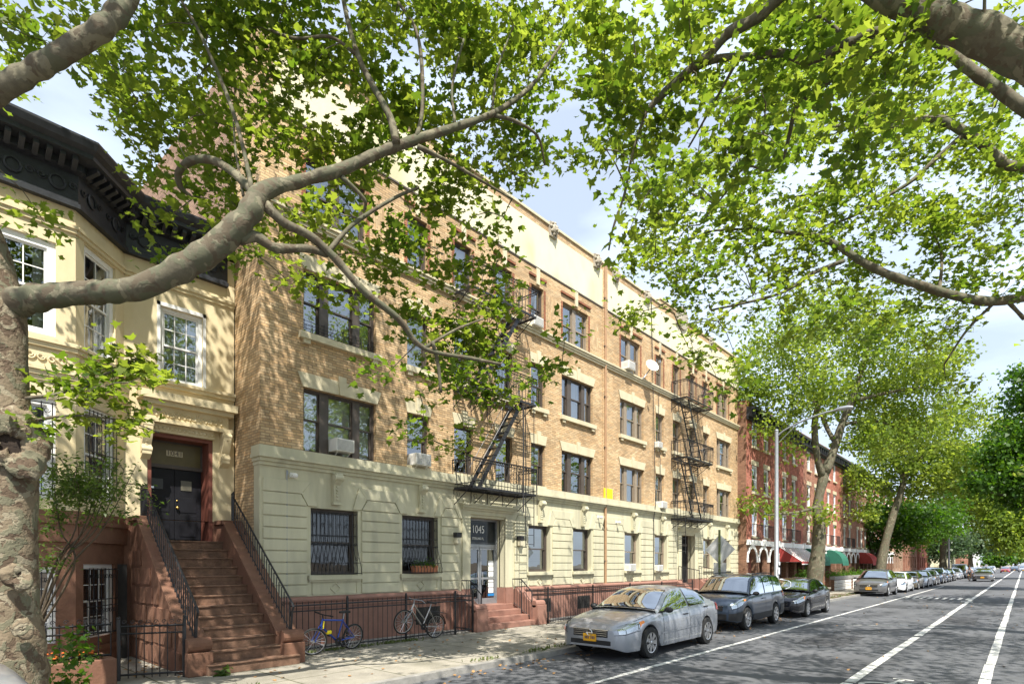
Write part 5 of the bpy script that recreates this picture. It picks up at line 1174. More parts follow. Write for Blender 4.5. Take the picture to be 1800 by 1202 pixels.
street_tree('straight plane trunk beside the far lamp post', 85,
    [[(1658, 1015, 9, 0), (1658, 975, 7, 0), (1660, 940, 6, 0), (1665, 905, 5, 0), (1675, 870, 3, 0)], [(1660, 940, 4, 0), (1690, 915, 3, 0), (1720, 900, 2, 0)]],
    [(1650, 900, 45, 0, 44), (1700, 890, 45, 0, 44), (1735, 900, 36, 0, 30), (1680, 850, 40, 0, 34), (1720, 840, 40, 2, 30), (1620, 930, 30, 2, 18)], 62, M_LEAF2, 0.385, atz(1658, 1015, 85), spread=.9)
street_tree('bluish green tree over the parked cars before the driving car', 100,
    [[(1630, 1012, 5, 0), (1632, 985, 4, 0), (1636, 960, 2, 0)]],
    [(1640, 960, 30, 0, 40), (1610, 965, 26, 0, 30), (1680, 955, 28, 0, 36), (1590, 950, 20, 0, 18)], 62, M_LEAFB, 0.420, atz(1630, 1010, 100), barkm=M_BARKD, spread=.9, name='maple_tree')
street_tree('dense green tree hanging over the far pavement beyond the driving car', 130,
    [[(1707, 1003, 6, 0), (1706, 985, 5, 0), (1706, 965, 3, 0)]], [(1700, 950, 26, 0, 46), (1730, 948, 24, 0, 42), (1755, 955, 16, 0, 26)], 59, M_LEAFB, 0.560, atz(1707, 1003, 130), barkm=M_BARKD, spread=1.2, name='maple_tree')
street_tree('small far tree at the end of the left row of parked cars', 200,
    [[(1757, 998, 3, 0), (1757, 985, 2, 0)]], [(1757, 978, 12, 0, 40), (1748, 982, 8, 0, 20)], 55, M_LEAFD, 0.840, atz(1757, 998, 200), spread=1.5, name='maple_tree')
street_tree('pale far trees where the street meets the sky', 260,
    [[(1785, 998, 3, 0), (1785, 980, 2, 0)]], [(1775, 976, 10, 0, 36), (1790, 970, 12, 0, 46), (1800, 964, 12, 0, 40), (1815, 970, 14, 0, 40)], 55, M_LEAF2, 1.120, atz(1785, 999, 260), spread=2, name='maple_tree')
street_tree('deep green maple overhanging the right side of the street', 42,
    [[(1900, 1035, 22, 0), (1895, 980, 18, 0), (1885, 920, 15, 0), (1870, 860, 10, 0), (1850, 780, 6, 0), (1830, 700, 3, 0)], [(1885, 910, 10, 0), (1830, 880, 7, 0), (1770, 870, 4, 0), (1720, 860, 2, 0)], [(1880, 890, 8, 0), (1930, 820, 6, 1), (1960, 740, 3, 1)]],
    [(1815, 775, 66, 0, 70), (1778, 830, 52, 0, 56), (1830, 700, 50, 0, 40), (1735, 850, 26, 0, 14), (1860, 840, 90, 0, 100), (1806, 660, 24, 0, 10), (1752, 790, 26, 0, 12), (1890, 740, 70, 0, 50), (1790, 880, 26, 0, 12)], 66, M_LEAFD, 0.238, atz(1900, 1038, 42), barkm=M_BARKD, spread=.55, name='maple_tree')
street_tree('pale green plane tree behind the deep green maple on the right', 75,
    [[(1858, 1015, 8, 0), (1856, 960, 6, 0), (1850, 900, 4, 0)]],
    [(1790, 930, 34, 0, 44), (1755, 915, 30, 0, 34), (1830, 920, 50, 0, 50), (1735, 860, 44, 1, 46), (1715, 800, 40, 3, 36), (1775, 950, 24, 0, 26), (1850, 870, 60, 0, 50), (1690, 850, 40, 4, 40), (1760, 760, 40, 4, 30)], 59, M_LEAF2, 0.350, atz(1858, 1016, 75), spread=.8)
# right-hand pavement trees outside the picture shade the far road
for i, (x, n, lab) in enumerate(((36, 110, 'plane tree on the near pavement just outside the picture, shading the road'),)):
    t = Tree('plane_tree', lab, (x, -3.6, .1)); t.limb([(x, -3.6, 0), (x, -3.5, 3), (x - .2, -3.2, 6), (x - .4, -3, 9)], [.4, .32, .26, .16]); C = []
    while len(C) < n:
        p = (x + rg.gauss(0, 3), -4 + rg.gauss(0, 2.2), rg.uniform(5.5, 13))
        if not inframe(p, 10): C.append(p)
    t.sprays(C, 34, .5); t.done(M_BARK, M_LEAF2, .3, LEAF4)

# shrubs and flowers
s = Tree('garden_shrub', 'small leaved garden shrub in front of the bay of the row house', (1.5, 11.3, .5), cat='shrub')
for k in range(7):
    u = rg.uniform(80, 260); s.limb([(1.5 + rg.uniform(-.15, .15), 11.3, .46), atz(110 + rg.uniform(-20, 20), 1000, 8.2), atz((u + 120) / 2, 930, 8.1), atz(u, rg.uniform(800, 900), rg.uniform(7.6, 8.4))], [.02, .016, .01, .004], n=5)
s.sprays([atz(rg.triangular(70, 275, 120), rg.triangular(785, 925, 870), rg.uniform(7.5, 8.5)) for _ in range(105)] + [atz(rg.uniform(65, 110), rg.uniform(920, 1010), 8) for _ in range(12)], 34, .11)
s.done(M_TWIG, M_SHRUB, .065, LEAF1, names=('stems', 'twigs', 'foliage'))
def clump(name, lab, cat, pts, size, mat, nl, spread, shape=LEAF1, par=None, up=.45, flowers=None, rg_=rg):
    t = thing(name, lab, cat, pts[0]); P = np.concatenate([np.array(p) + nrg.normal(size=(nl, 3)) * spread for p in pts]); P[:, 2] = np.maximum(P[:, 2], pts[0][2] - .01)
    leaf_mesh('foliage', P, size * (.6 + .8 * nrg.random(len(P))), mat, t, shape, up)
    if flowers:
        q = MB()
        for _ in range(flowers[1]):
            p = Vector(rg_.choice(pts)) + Vector((rg_.gauss(0, spread), rg_.gauss(0, spread), spread * .8 + rg_.random() * spread)); q.ball(p, flowers[2], flowers[2], flowers[2] * .6, 6, 4)
        q.build('blossoms', flowers[0], t)
    return t
M_MARI = pm('marigold_petals', (.55, .12, .015), .7, var=.4, scale=30)
clump('marigold_plant', 'rust orange marigolds in the brown planter', 'flowers', [(1.3 + k * .12, 10.95 + .05 * (k % 2), .52) for k in range(9)], .06, M_SHRUB, 60, .07, flowers=(M_MARI, 34, .022))
clump('bright_weed', 'bright green leafy weed at the foot of the plane trunk', 'plant', [(1.55, 8.9, .3), (1.6, 8.95, .6), (1.7, 9.0, .9), (1.5, 8.8, .5), (1.62, 8.85, 1.05)], .075, M_LEAFD, 45, .11, LEAF5)
clump('herb_plant', 'bright green herbs growing in the terracotta window box', 'plant', [(9.75 + k * .1, 12.28, gz0 + .22 + .06 * (k % 3 == 1)) for k in range(7)], .06, M_LEAFD, 60, .06)
clump('stoop_weed', 'tuft of weeds at the bottom corner of the brownstone stoop', 'plant', [(3.9, 10.22, .1), (3.98, 10.2, .12)], .09, M_SHRUB, 40, .05)
# grass along tree pit and kerb, fallen leaves
P = []
for _ in range(130): P.append((rg.choice([8.0, 9.5, 9.9, 10.6]) + rg.gauss(0, .2), 7.83 + abs(rg.gauss(0, .12)), .11))
for _ in range(400): P.append((rg.uniform(27, 46), 7.85 + abs(rg.gauss(0, .35)), .11))
for _ in range(260): P.append((rg.choice([5.9, 6.6, 7.4, 8.2, 8.6]) + rg.gauss(0, .25), 11.32 + rg.gauss(0, .06), .10))
for _ in range(200): P.append((rg.uniform(2, 4), 8.6 + rg.gauss(0, .3), .11))
g = leaf_mesh('grass', np.array(P), .075, M_GRASS, None, LEAF1, -.2, droop=-1.2); tag(g, 'tufts of grass along the kerb and fence foot', kind='stuff'); g['category'] = 'grass'
P = [(rg.uniform(4, 30), KY - abs(rg.gauss(0, .35)), .014) for _ in range(320)] + [(rg.uniform(3, 26), rg.uniform(7.8, 11.3), .112) for _ in range(160)] + [(rg.uniform(5, 60), rg.uniform(-2, 7), .012) for _ in range(160)] + [(rg.uniform(14, 23), rg.gauss(6.9, .4), .014) for _ in range(160)] + [(rg.uniform(2.0, 3.6), rg.uniform(11, 13.4), .112) for _ in range(60)]
g = leaf_mesh('fallen_leaves', np.array(P), .07, M_LIT, None, LEAF4, 1.2); tag(g, 'brown fallen leaves scattered in the gutter and on the pavement', kind='stuff'); g['category'] = 'leaves'
# ------------------------------------------------------------------ brick row houses down the street
def brick_house(x0, W, lab, bm, ground='arch', y=11.9, awn=None, ac=None, detail=True, name='brick_house', top=11.45, lint=None):
    t = thing(name, lab, 'house', (x0 + W / 2, y, .1)); x1 = x0 + W - .012; F = Face((0, y), (1, y)); lint = lint or M_TRIM
    zs = [(3.62, 5.3), (6.25, 7.85), (8.95, 10.4)]; wx = [(x0 + W * .16, x0 + W * .16 + .95), (x0 + W * .52, x0 + W * .52 + .95)]
    if not detail: wx = [(x0 + W * k, x0 + W * k + .9) for k in (.1, .42, .74)]
    hs = [(a, b, c, d) for a, b in wx for c, d in zs]
    m = MB(); wall_holes(m, F, x0, x1, 3.1, top - 1, hs, .14); m.box(x0, x1, y + .001, y + .3, top - 1.0, top); wo = m.build('wall', bm, t)
    m = MB(); xa_, xb_ = x0 - .004, x1 + .004; m.add([(xa_, y, .1), (xa_, y + 12, .1), (xa_, y + 12, top), (xa_, y, top)], [(0, 1, 2, 3)]); m.add([(xb_, y, .1), (xb_, y + 12, .1), (xb_, y + 12, top), (xb_, y, top)], [(0, 1, 2, 3)]); m.box(x0, x1, y + 12, y + 12.2, .1, top); m.build('side_wall', M_BROWNB, t)
    MB().box(x0 + .02, x1 - .02, y + .02, y + 12, top - .3, top - .25).box(x0 + .02, x1 - .02, y + .5, y + .6, 3.2, top - .3).build('roof', M_ROOF, t)
    m = MB(); m.box(x0, x1, y - .45, y, top - .55, top - .4); m.box(x0, x1, y - .3, y, top - .95, top - .55); m.box(x0, x1, y - .12, y, top - 1.1, top - .95)
    for k in range(int(W / .6)): m.box(x0 + .2 + k * .6, x0 + .34 + k * .6, y - .42, y, top - .85, top - .55)
    m.build('cornice', M_BLACK, t)
    for i, (a, b, c, d) in enumerate(hs):
        m = MB(); m.box(a - .12, b + .12, y - .03, y + .01, d, d + .28); m.build('lintel', lint, t); MB().box(a - .06, b + .06, y - .1, y + .02, c - .12, c).build('sill', lint, t)
        window(t, F, a, b, c, d, .05, M_WHITE, cur='half' if detail else 'none', seed=i, fw=.09)
    m = MB(); m.box(x0, x1, y - .12, y + .05, 3.12, 3.42); m.box(x0 + W / 2 - .12, x0 + W / 2 + .12, y - .17, y, 3.1, 3.5); m.box(x1 - .2, x1, y - .17, y, 3.1, 3.5); m.build('stone_band', M_WHITE, t)
    if detail:
        for a, b in wx:
            g = MB()
            for k in range(9): s_ = a - .1 + (b - a + .2) * k / 8; g.bar((s_, y - .3, 3.5), (s_, y - .3, 4.35), .012)
            for z in (3.52, 4.33): g.bar((a - .1, y - .3, z), (b + .1, y - .3, z), .016); g.bar((a - .1, y - .3, z), (a - .1, y, z), .014); g.bar((b + .1, y - .3, z), (b + .1, y, z), .014)
            g.build('balcony_rail', M_IRON, t)
    # arcade of three white-rimmed arches over a deep porch
    a_ = MB(); rim = MB(); n = 3; p = W / n; r = p * .36; zc = 2.25; N = 12
    for k in range(n):
        cx = x0 + p * (k + .5)
        for s_ in (-1, 1): a_.box(min(cx + s_ * r, cx + s_ * p / 2), max(cx + s_ * r, cx + s_ * p / 2), y, y + .3, .1, 3.12)
        for j in range(N):
            u0, u1 = math.pi * j / N, math.pi * (j + 1) / N
            P = [(cx + r * math.cos(u), zc + r * math.sin(u)) for u in (u0, u1)]
            a_.add([(P[0][0], y, P[0][1]), (P[1][0], y, P[1][1]), (P[1][0], y, 3.12), (P[0][0], y, 3.12)], [(0, 1, 2, 3)]); a_.add([(P[0][0], y, P[0][1]), (P[1][0], y, P[1][1]), (P[1][0], y + .3, P[1][1]), (P[0][0], y + .3, P[0][1])], [(0, 1, 2, 3)])
            Q = [(cx + (r + .2) * math.cos(u), zc + (r + .2) * math.sin(u)) for u in (u0, u1)]
            vs = [(P[0][0], y - .04, P[0][1]), (P[1][0], y - .04, P[1][1]), (Q[1][0], y - .04, Q[1][1]), (Q[0][0], y - .04, Q[0][1])]; rim.add(vs + [(v[0], y + .01, v[2]) for v in vs], [(0, 1, 2, 3), (0, 1, 5, 4), (3, 2, 6, 7)])
        for s_ in (-1, 1): rim.box(min(cx + s_ * r, cx + s_ * (r + .22)), max(cx + s_ * r, cx + s_ * (r + .22)), y - .05, y + .01, zc - .14, zc)
    a_.build('arcade', M_BROWNB if ground == 'arch' else bm, t); rim.build('arch_rim', M_WHITE, t)
    pb = MB(); pb.box(x0 + .02, x1 - .02, y + 1.2, y + 1.3, .1, 3.2); pb.build('porch_wall', bm, t)
    for k in range(n):
        cx = x0 + p * (k + .5); MB().box(cx - .45, cx + .45, y + 1.14, y + 1.2, .5 if k else .12, 2.4).build('porch_door' if k == 0 else 'porch_window', M_ROOM if k else M_DOORB, t); q = MB()
        for s_ in (-.45, .39): q.box(cx + s_, cx + s_ + .06, y + 1.1, y + 1.15, .5, 2.45)
        q.box(cx - .45, cx + .45, y + 1.1, y + 1.15, 2.4, 2.47); q.build('frame', M_WHITE, t)
    return t
HX = [33.42 + 5.7 * i for i in range(9)]
hl = ['first red brick row house next to the tan building, white rimmed arches', 'red brick row house with two red striped awnings, behind the lamp post', 'salmon brick row house with green barrel awnings', 'red brick row house behind the forked plane tree', 'salmon brick row house past the forked plane tree, with white arches', 'reddish row house with iron gates behind the leaning plane tree', 'red row house half hidden by the dark maple', 'salmon row house beyond the dark maple', 'last red row house in the row, deep behind leaves']
HB = [M_RED, M_RED, M_RED2, M_RED, M_RED2, M_RED2, M_RED, M_RED2, M_RED]
for i, x in enumerate(HX): brick_house(x, 5.7, hl[i], HB[i], detail=i < 5, y=11.9 if i < 7 else 12.2)
for i, (x, W, top, bm, lab) in enumerate(((86, 9, 10, M_BRICKB, 'brown brick house far down the street among the trees'), (97, 12, 11.5, M_RED2, 'wide salmon house far down the street'), (112, 14, 10.8, M_RED, 'long red house far down the street'), (150, 26, 12, M_BAND, 'pale building seen past the far parked cars'), (190, 30, 10.5, M_RED2, 'far pinkish building at the end of the row'), (240, 40, 9, M_WHITE, 'far white building near the vanishing point'))):
    t = thing('far_building', lab, 'building', (x, 12.5, .1)); F = Face((0, 12.5), (1, 12.5)); hs = [(x + .8 + 2.2 * k, x + 1.9 + 2.2 * k, z, z + 1.7) for k in range(int((W - 1) / 2.2)) for z in (1.4, 4.4, 7.4) if z + 2 < top]
    m = MB(); wall_holes(m, F, x, x + W, .1, top, hs, .2); m.box(x, x + .2, 12.52, 24, .1, top); m.box(x, x + W, 12.52, 24, top - .2, top - .1); m.box(x, x + W, 12.25, 12.5, top - .5, top - .25); m.build('wall', bm, t)
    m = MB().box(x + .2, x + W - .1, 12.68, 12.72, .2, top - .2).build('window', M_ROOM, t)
# opposite side of the street, outside the picture: what the windows and car glass reflect
# awnings
def awning(x0, x1, lab, m, barrel):
    y = 11.88; t = thing('awning', lab, 'awning', ((x0 + x1) / 2, y, 2.6), 'awnings on the brick row houses'); q = MB(); n = 12; vs = []
    for i in range(n + 1):
        if barrel: a = math.pi / 2 * i / n; d, z = 1.15 * math.sin(a), 2.05 + 1.1 * math.cos(a)
        else: d, z = 1.35 * i / n, 3.1 - .95 * i / n
        vs += [(x0, y - d, z), (x1, y - d, z)]
    q.add(vs, [(2 * i, 2 * i + 1, 2 * i + 3, 2 * i + 2) for i in range(n)])
    d = 1.15 if barrel else 1.35; zl = 2.05 if barrel else 2.15
    q.add([(x0, y - d, zl), (x1, y - d, zl), (x1, y - d - .01, zl - .16), (x0, y - d - .01, zl - .16)], [(0, 1, 2, 3)])
    for x in (x0, x1): q.add([(x, y, zl)] + [vs[2 * i] if x == x0 else vs[2 * i + 1] for i in range(n + 1)], [tuple(range(n + 2))])
    q.build('canopy', m, t, fix=False)
    if not barrel:
        w_ = MB(); k = 5
        for i in range(k + 1):
            x = x0 + (x1 - x0 - .1) * i / k; w_.add([(x, y - .02, 3.12), (x + .17, y - .03, 3.125), (x + .17, y - 1.38, 2.175), (x, y - 1.37, 2.17)], [(0, 1, 2, 3)])
        w_.add([(x0, y - d - .02, zl - .12), (x1, y - d - .02, zl - .12), (x1, y - d - .02, zl - .18), (x0, y - d - .02, zl - .18)], [(0, 1, 2, 3)]); w_.build('stripe', M_WHITE, t, fix=False)
    f = MB(); f.bar((x0 + .03, y - d, zl), (x0 + .03, y, zl), .015); f.bar((x1 - .03, y - d, zl), (x1 - .03, y, zl), .015); f.build('frame', M_GALV, t)
awning(39.3, 41.9, 'left red striped awning on the second red brick house', M_RAWN, False); awning(42.3, 44.7, 'right red striped awning on the second red brick house', M_RAWN, False)
awning(45.0, 47.4, 'green barrel awning left of the forked plane trunk', M_GAWN, True); awning(51.3, 53.4, 'green barrel awning right of the forked plane trunk', M_GAWN, True)
awning(63.5, 66.5, 'small plain red canopy behind the leaning plane tree', M_RAWN, True)
# garden walls and planters in front of the brick houses
def gwall(x0, x1, lab):
    t = thing('garden_wall', lab, 'wall', ((x0 + x1) / 2, 9.9, .1)); q = MB(); q.box(x0, x1, 9.9, 10.1, .1, .9); q.build('wall', M_BROWNB, t); MB().box(x0 - .05, x1 + .05, 9.84, 10.16, .9, 1.12).build('coping', M_KERB, t)
    q = MB(); k = int((x1 - x0) / .26)
    for i in range(k):
        for j in range(3): q.tube([(x0 + .13 + i * .26 + .1 * math.cos(a * .785), 9.885, .24 + j * .25 + .1 * math.sin(a * .785)) for a in range(9)], .022, 4, cap=False)
    q.build('pierced_block_screen', M_WHITE, t)
gwall(44.8, 50.2, 'low garden wall of pierced blocks right of the forked plane trunk'); gwall(50.6, 61.5, 'long low garden wall with grey coping left of the grey crossover')
for x, lab in ((38.2, 'white planter with bright green plants under the left red awning'), (41.0, 'white planter with bright green plants under the right red awning')):
    t = thing('planter', lab, 'planter', (x, 10.2, .1), 'white planters under the red awnings'); MB().box(x - .9, x + .9, 9.95, 10.45, .1, .95).build('trough', M_WHITE, t, bevel=.02)
    P = np.array([(x + rg.uniform(-.85, .85), 10.2 + rg.gauss(0, .15), 1.0 + abs(rg.gauss(0, .28))) for _ in range(420)]); leaf_mesh('foliage', P, .14, M_LEAFD, t, LEAF1, .4)
P = np.array([(rg.uniform(45, 61), 10.4 + rg.gauss(0, .15), 1.1 + abs(rg.gauss(0, .2))) for _ in range(900)]); t = thing('hedge', 'low clipped greenery behind the long garden wall', 'hedge', (53, 10.4, .1)); leaf_mesh('foliage', P, .16, M_LEAFD, t, LEAF1, .4)

# ------------------------------------------------------------------ street furniture
t = thing('street_lamp', 'tall grey steel street lamp with a long curved arm over the street', 'street lamp', (26.9, 8.25, .1))
MB().tube([(26.9, 8.25, .1), (26.9, 8.25, .5), (26.9, 8.25, .55), (26.9, 8.25, 7.95)], [.16, .15, .105, .075], 16).build('pole', M_GALV, t, smooth=50)
ap = [Vector(p) for p in catmull([(26.9, 8.25, 7.7), (26.9, 7.9, 7.95), (26.9, 7.2, 8.22), (26.9, 6.4, 8.42), (26.9, 5.9, 8.47)], 5)]
q = MB(); q.tube(ap, [.036] * (len(ap) - 3) + [.032] * 3, 10); q.ball((26.9, 8.25, 7.98), .09, .09, .06); q.bar((26.9, 8.25, 7.35), (26.9, 7.4, 8.12), .018, 6); q.build('arm', M_GALV, t, smooth=60)
q = MB(); q.add([], []); q.tube([(26.9, 5.95, 8.47), (26.9, 5.75, 8.5), (26.9, 5.45, 8.5), (26.9, 5.25, 8.48)], [.04, .085, .095, .05], 12); q.build('lamp_head', M_GALV, t, smooth=50)
q = MB(); q.box(26.78, 26.98, 8.13, 8.137, 1.55, 1.85); q.box(26.8, 26.99, 8.12, 8.127, 1.95, 2.1); q.build('pasted_notice', M_PHOTO, t)
t = thing('street_lamp', 'thin far street lamp pole beside the straight plane trunk', 'street lamp', (105, 8.2, .1))
MB().tube([(105, 8.2, .1), (105, 8.2, 9)], [.16, .09], 10).build('pole', M_GALV, t); MB().tube([(105, 8.2, 8.7), (105, 6.5, 9.5), (105, 5.4, 9.5)], [.06, .05, .12], 8).build('arm', M_GALV, t)
SX, SY = 20.0, 8.05
t = thing('road_sign', 'back of a grey diamond road sign on a green channel post, behind the dark SUV', 'sign', (SX, SY, .1))
q = MB(); q.box(-.03, .03, -.035, -.005, 0, 3.12); q.box(-.03, -.022, -.005, .03, 0, 3.12); q.box(.022, .03, -.005, .03, 0, 3.12); po = q.build('post', pm('green_post_paint', (.20, .23, .09), .6, var=.2), t, local=True); po.rotation_euler = (0, 0, R(90)); po.location = (-.03, 0, 0)
q = MB(); q.prism([(0, -.54), (.54, 0), (0, .54), (-.54, 0)], 0, .004, lambda a, d, b: (d + .01, a, 2.42 + b)); q.build('diamond_panel', pm('sign_back_metal', (.62, .63, .64), .4, metal=.25, var=.06), t, local=True)
q = MB(); q.box(.01, .014, -.23, .23, 1.52, 1.95); q.build('lower_panel', MATS['sign_back_metal'], t, local=True)
q = MB()
for z in (2.65, 2.2, 1.75): q.tube([(-.075, 0, z), (-.06, 0, z)], .02, 6)
q.build('bolt', M_GALV, t, local=True)

# ------------------------------------------------------------------ bicycles
def bicycle(name, lab, loc, rz, lean, pitch, fm, r=.31, wb=1.04, steer=0, city=False, cat='bicycle', group=None, sc=1.0):
    t = thing(name, lab, cat, loc, group); t.rotation_euler = (lean, pitch, rz); t.scale = (sc,) * 3
    fa, ra, bb = Vector((0, 0, r)), Vector((wb, 0, r)), Vector((wb * .585, 0, r - .05))
    st_, hd, hb = Vector((wb * .70, 0, r + .42)), Vector((wb * .20, 0, r + .44)), Vector((wb * .155, 0, r + .31))
    f = MB()
    if city: f.bar(hb, bb, .021, 8); f.bar(hd, bb.lerp(st_, .35), .018, 8)
    else: f.bar(hd, st_ - Vector((0, 0, .03)), .021, 8); f.bar(hb, bb, .024, 8)
    f.bar(bb, st_, .019, 8); f.bar(hd + Vector((-.012, 0, .03)), hb, .024, 8)
    for s in (-1, 1): o = Vector((0, .05 * s, 0)); f.bar(bb + o * .6, ra + o, .011, 6); f.bar(st_ - Vector((0, 0, .05)) + o * .4, ra + o, .010, 6)
    f.build('frame', fm, t, local=True, smooth=60)
    k = MB()
    for s in (-1, 1): o = Vector((0, .055 * s, 0)); k.bar(hb + o * .8, fa + o, .013, 6); k.bar(hb, hb + o * .8, .016, 6)
    k.build('fork', M_GALV if city else fm, t, local=True)
    for c_, nm in ((fa, 'front_wheel'), (ra, 'rear_wheel')):
        rot = Matrix.Rotation(steer if nm == 'front_wheel' else 0, 3, 'Z')
        TT = lambda x, y, h_: c_ + rot @ Vector((x, h_, y))
        w_ = MB(); N = 32; rt_ = .022 if not city else .017
        for i in range(N):
            pass
        vs = []; n2 = 8
        for i in range(N):
            a = 2 * math.pi * i / N
            for j in range(n2): b = 2 * math.pi * j / n2; rr = r - rt_ + rt_ * math.cos(b); vs.append(TT(rr * math.cos(a), rr * math.sin(a), rt_ * math.sin(b)))
        w_.add(vs, [(i * n2 + j, i * n2 + (j + 1) % n2, ((i + 1) % N) * n2 + (j + 1) % n2, ((i + 1) % N) * n2 + j) for i in range(N) for j in range(n2)])
        wo = w_.build('wheel', M_TYRE, t, local=True, smooth=180)
        m = MB(); m.lathe([(r - .045, -.010), (r - .036, -.012), (r - .036, .012), (r - .045, .010), (r - .045, -.010)], TT, 32); m.tube([TT(0, 0, -.05), TT(0, 0, .05)], .02, 8)
        for i in range(18): a = 2 * math.pi * i / 18; m.bar(TT(.015 * math.cos(a + 1), .015 * math.sin(a + 1), .03 * (-1) ** i), TT((r - .045) * math.cos(a), (r - .045) * math.sin(a), 0), .0035, 3)
        m.build('rim', M_RIM, wo, local=True)
    h = MB(); top = hd + Vector((-.03, 0, .12)); h.bar(hd, top, .014, 6)
    if city: h.tube([top + Vector((.14, -.27, -.02)), top + Vector((.04, -.25, .03)), top + Vector((-.04, -.08, .02)), top + Vector((-.04, .08, .02)), top + Vector((.04, .25, .03)), top + Vector((.14, .27, -.02))], .012, 6)
    else: h.tube([top + Vector((.03, -.28, .01)), top + Vector((0, -.1, 0)), top + Vector((0, .1, 0)), top + Vector((.03, .28, .01))], .012, 6)
    ho_ = h.build('handlebar', M_GALV if city else M_PLAST, t, local=True)
    g = MB()
    for s in (-1, 1): e = top + Vector((.04 if not city else .14, .28 * s, 0)); g.bar(e, e + Vector((.06 if city else .01, -.1 * s if not city else 0, 0)), .017, 6)
    g.build('grip', M_PLAST, ho_, local=True)
    s = MB(); s.bar(st_, st_ + Vector((.015, 0, .13)), .013, 6); s.build('seat_post', M_GALV, t, local=True)
    s = MB(); s.prism([(-.14, -.02), (-.12, -.03), (.02, -.06), (.11, -.075), (.13, -.04), (.13, .04), (.11, .075), (.02, .06), (-.12, .03), (-.14, .02)], .13, .175, lambda a, d, b: (st_.x + .02 + a, b, st_.z + d + .004)); s.build('saddle', M_PLAST, t, local=True, bevel=.012)
    c = MB(); c.lathe([(.02, -.045), (.085, -.045), (.085, -.04), (.02, -.04)], lambda x, y, h_: bb + Vector((x, h_, y)), 18)
    for s_ in (-1, 1): e = bb + Vector((.12 * s_, -.06 * s_, -.11 * s_)); c.bar(bb + Vector((0, -.06 * s_, 0)), e, .012, 5); c.box(e.x - .045, e.x + .045, min(e.y, e.y - .08 * s_), max(e.y, e.y - .08 * s_), e.z - .012, e.z + .012)
    for z in (.08, -.08): c.bar(bb + Vector((0, -.043, z)), ra + Vector((0, -.043, z * .5)), .006, 4)
    c.build('crankset', M_PLAST, t, local=True)
    if city:
        m = MB()
        for c_ in (ra,): 
            pts = [c_ + Vector(((r + .03) * math.cos(a), 0, (r + .03) * math.sin(a))) for a in [R(15 + k * 14) for k in range(11)]]
            for i in range(len(pts) - 1): m.add([pts[i] + Vector((0, -.028, 0)), pts[i] + Vector((0, .028, 0)), pts[i + 1] + Vector((0, .028, 0)), pts[i + 1] + Vector((0, -.028, 0))], [(0, 1, 2, 3)])
        for s_ in (-1, 1): m.bar(ra + Vector((0, .06 * s_, 0)), ra + Vector((.05, .06 * s_, r + .06)), .006, 4); m.bar(st_ + Vector((.02, .05 * s_, -.05)), ra + Vector((.22, .06 * s_, r + .07)), .007, 4)
        m.build('mudguard', M_PLAST, t, local=True, fix=False)
    else:
        m = MB(); m.box(wb * .30, wb * .42, -.03, .03, r + .12, r + .2); m.build('bottle', M_YSIGN, t, local=True, bevel=.02); m = MB(); m.bar(hd + Vector((.0, -.03, -.02)), hb + Vector((.04, -.03, -.05)), .013, 5); m.build('cable_lock', M_YSIGN, t, local=True)
    return t
bicycle('bicycle', 'blue mountain bike with yellow bits leaning on the fence beside the stoop', (6.02, 11.02, .1), R(9), R(7), 0, paint('blue_bike_paint', (.012, .05, .30), .3, .3), r=.29, wb=1.06, steer=R(-22))
bicycle('bicycle', 'silver city bicycle with dark mudguard leaning on the fence below the window box', (8.46, 11.24, .30), R(2), R(6), R(10.5), paint('silver_bike_paint', (.42, .40, .38), .8, .3), r=.305, wb=1.06, city=True)

# ------------------------------------------------------------------ vehicles
def lerp_tab(tab, x):
    for (a, b), (c, d) in zip(tab, tab[1:]):
        if x <= c: t = (x - a) / (c - a) if c > a else 0; t = max(0, min(1, t)); return b + (d - b) * t
    return tab[-1][1]
def smooth_tab(tab, x, h=.12): return (lerp_tab(tab, x - h) + 2 * lerp_tab(tab, x) + lerp_tab(tab, x + h)) / 4
SEDAN = dict(L=4.86, W=1.8, wb=2.85, fo=.96, r=.325, belt=[(0, .60), (.12, .66), (.45, .76), (1.3, .88), (2.4, .93), (3.8, .99), (4.5, .98), (4.8, .92), (4.86, .84)], deck=[(0, .60), (.07, .70), (.3, .80), (.9, .91), (1.42, .97), (2, 1), (3.9, 1.06), (4.35, 1.07), (4.76, 1.03), (4.83, .95), (4.86, .84)],
             plan=[(0, .60), (.04, .74), (.14, .85), (.4, .94), (.9, .985), (1.6, 1), (3.6, 1), (4.3, .95), (4.66, .87), (4.8, .78), (4.86, .66)], zb=[(0, .26), (.15, .19), (.6, .2), (4.2, .22), (4.7, .26), (4.86, .34)], cab=[(1.28, .95), (2.05, 1.36), (2.45, 1.45), (2.95, 1.46), (3.4, 1.40), (4.22, 1.06)], roofw=.66, pil=(1.72, 2.78, 3.75), pane_end=3.82)
CROSS = dict(L=4.76, W=1.86, wb=2.80, fo=.93, r=.355, belt=[(0, .70), (.12, .78), (.5, .90), (1.2, 1.0), (2.4, 1.05), (3.8, 1.13), (4.6, 1.14), (4.76, 1.0)], deck=[(0, .70), (.06, .82), (.25, .93), (.8, 1.05), (1.2, 1.1), (2, 1.12), (4.6, 1.16), (4.76, 1.0)],
             plan=[(0, .62), (.05, .78), (.16, .88), (.45, .96), (.9, 1), (4.0, 1), (4.5, .93), (4.7, .85), (4.76, .74)], zb=[(0, .30), (.2, .25), (4.4, .27), (4.76, .40)], cab=[(1.08, 1.08), (1.9, 1.56), (2.3, 1.66), (3.2, 1.69), (4.1, 1.62), (4.66, 1.14)], roofw=.70, pil=(1.55, 2.62, 3.55), pane_end=4.25)
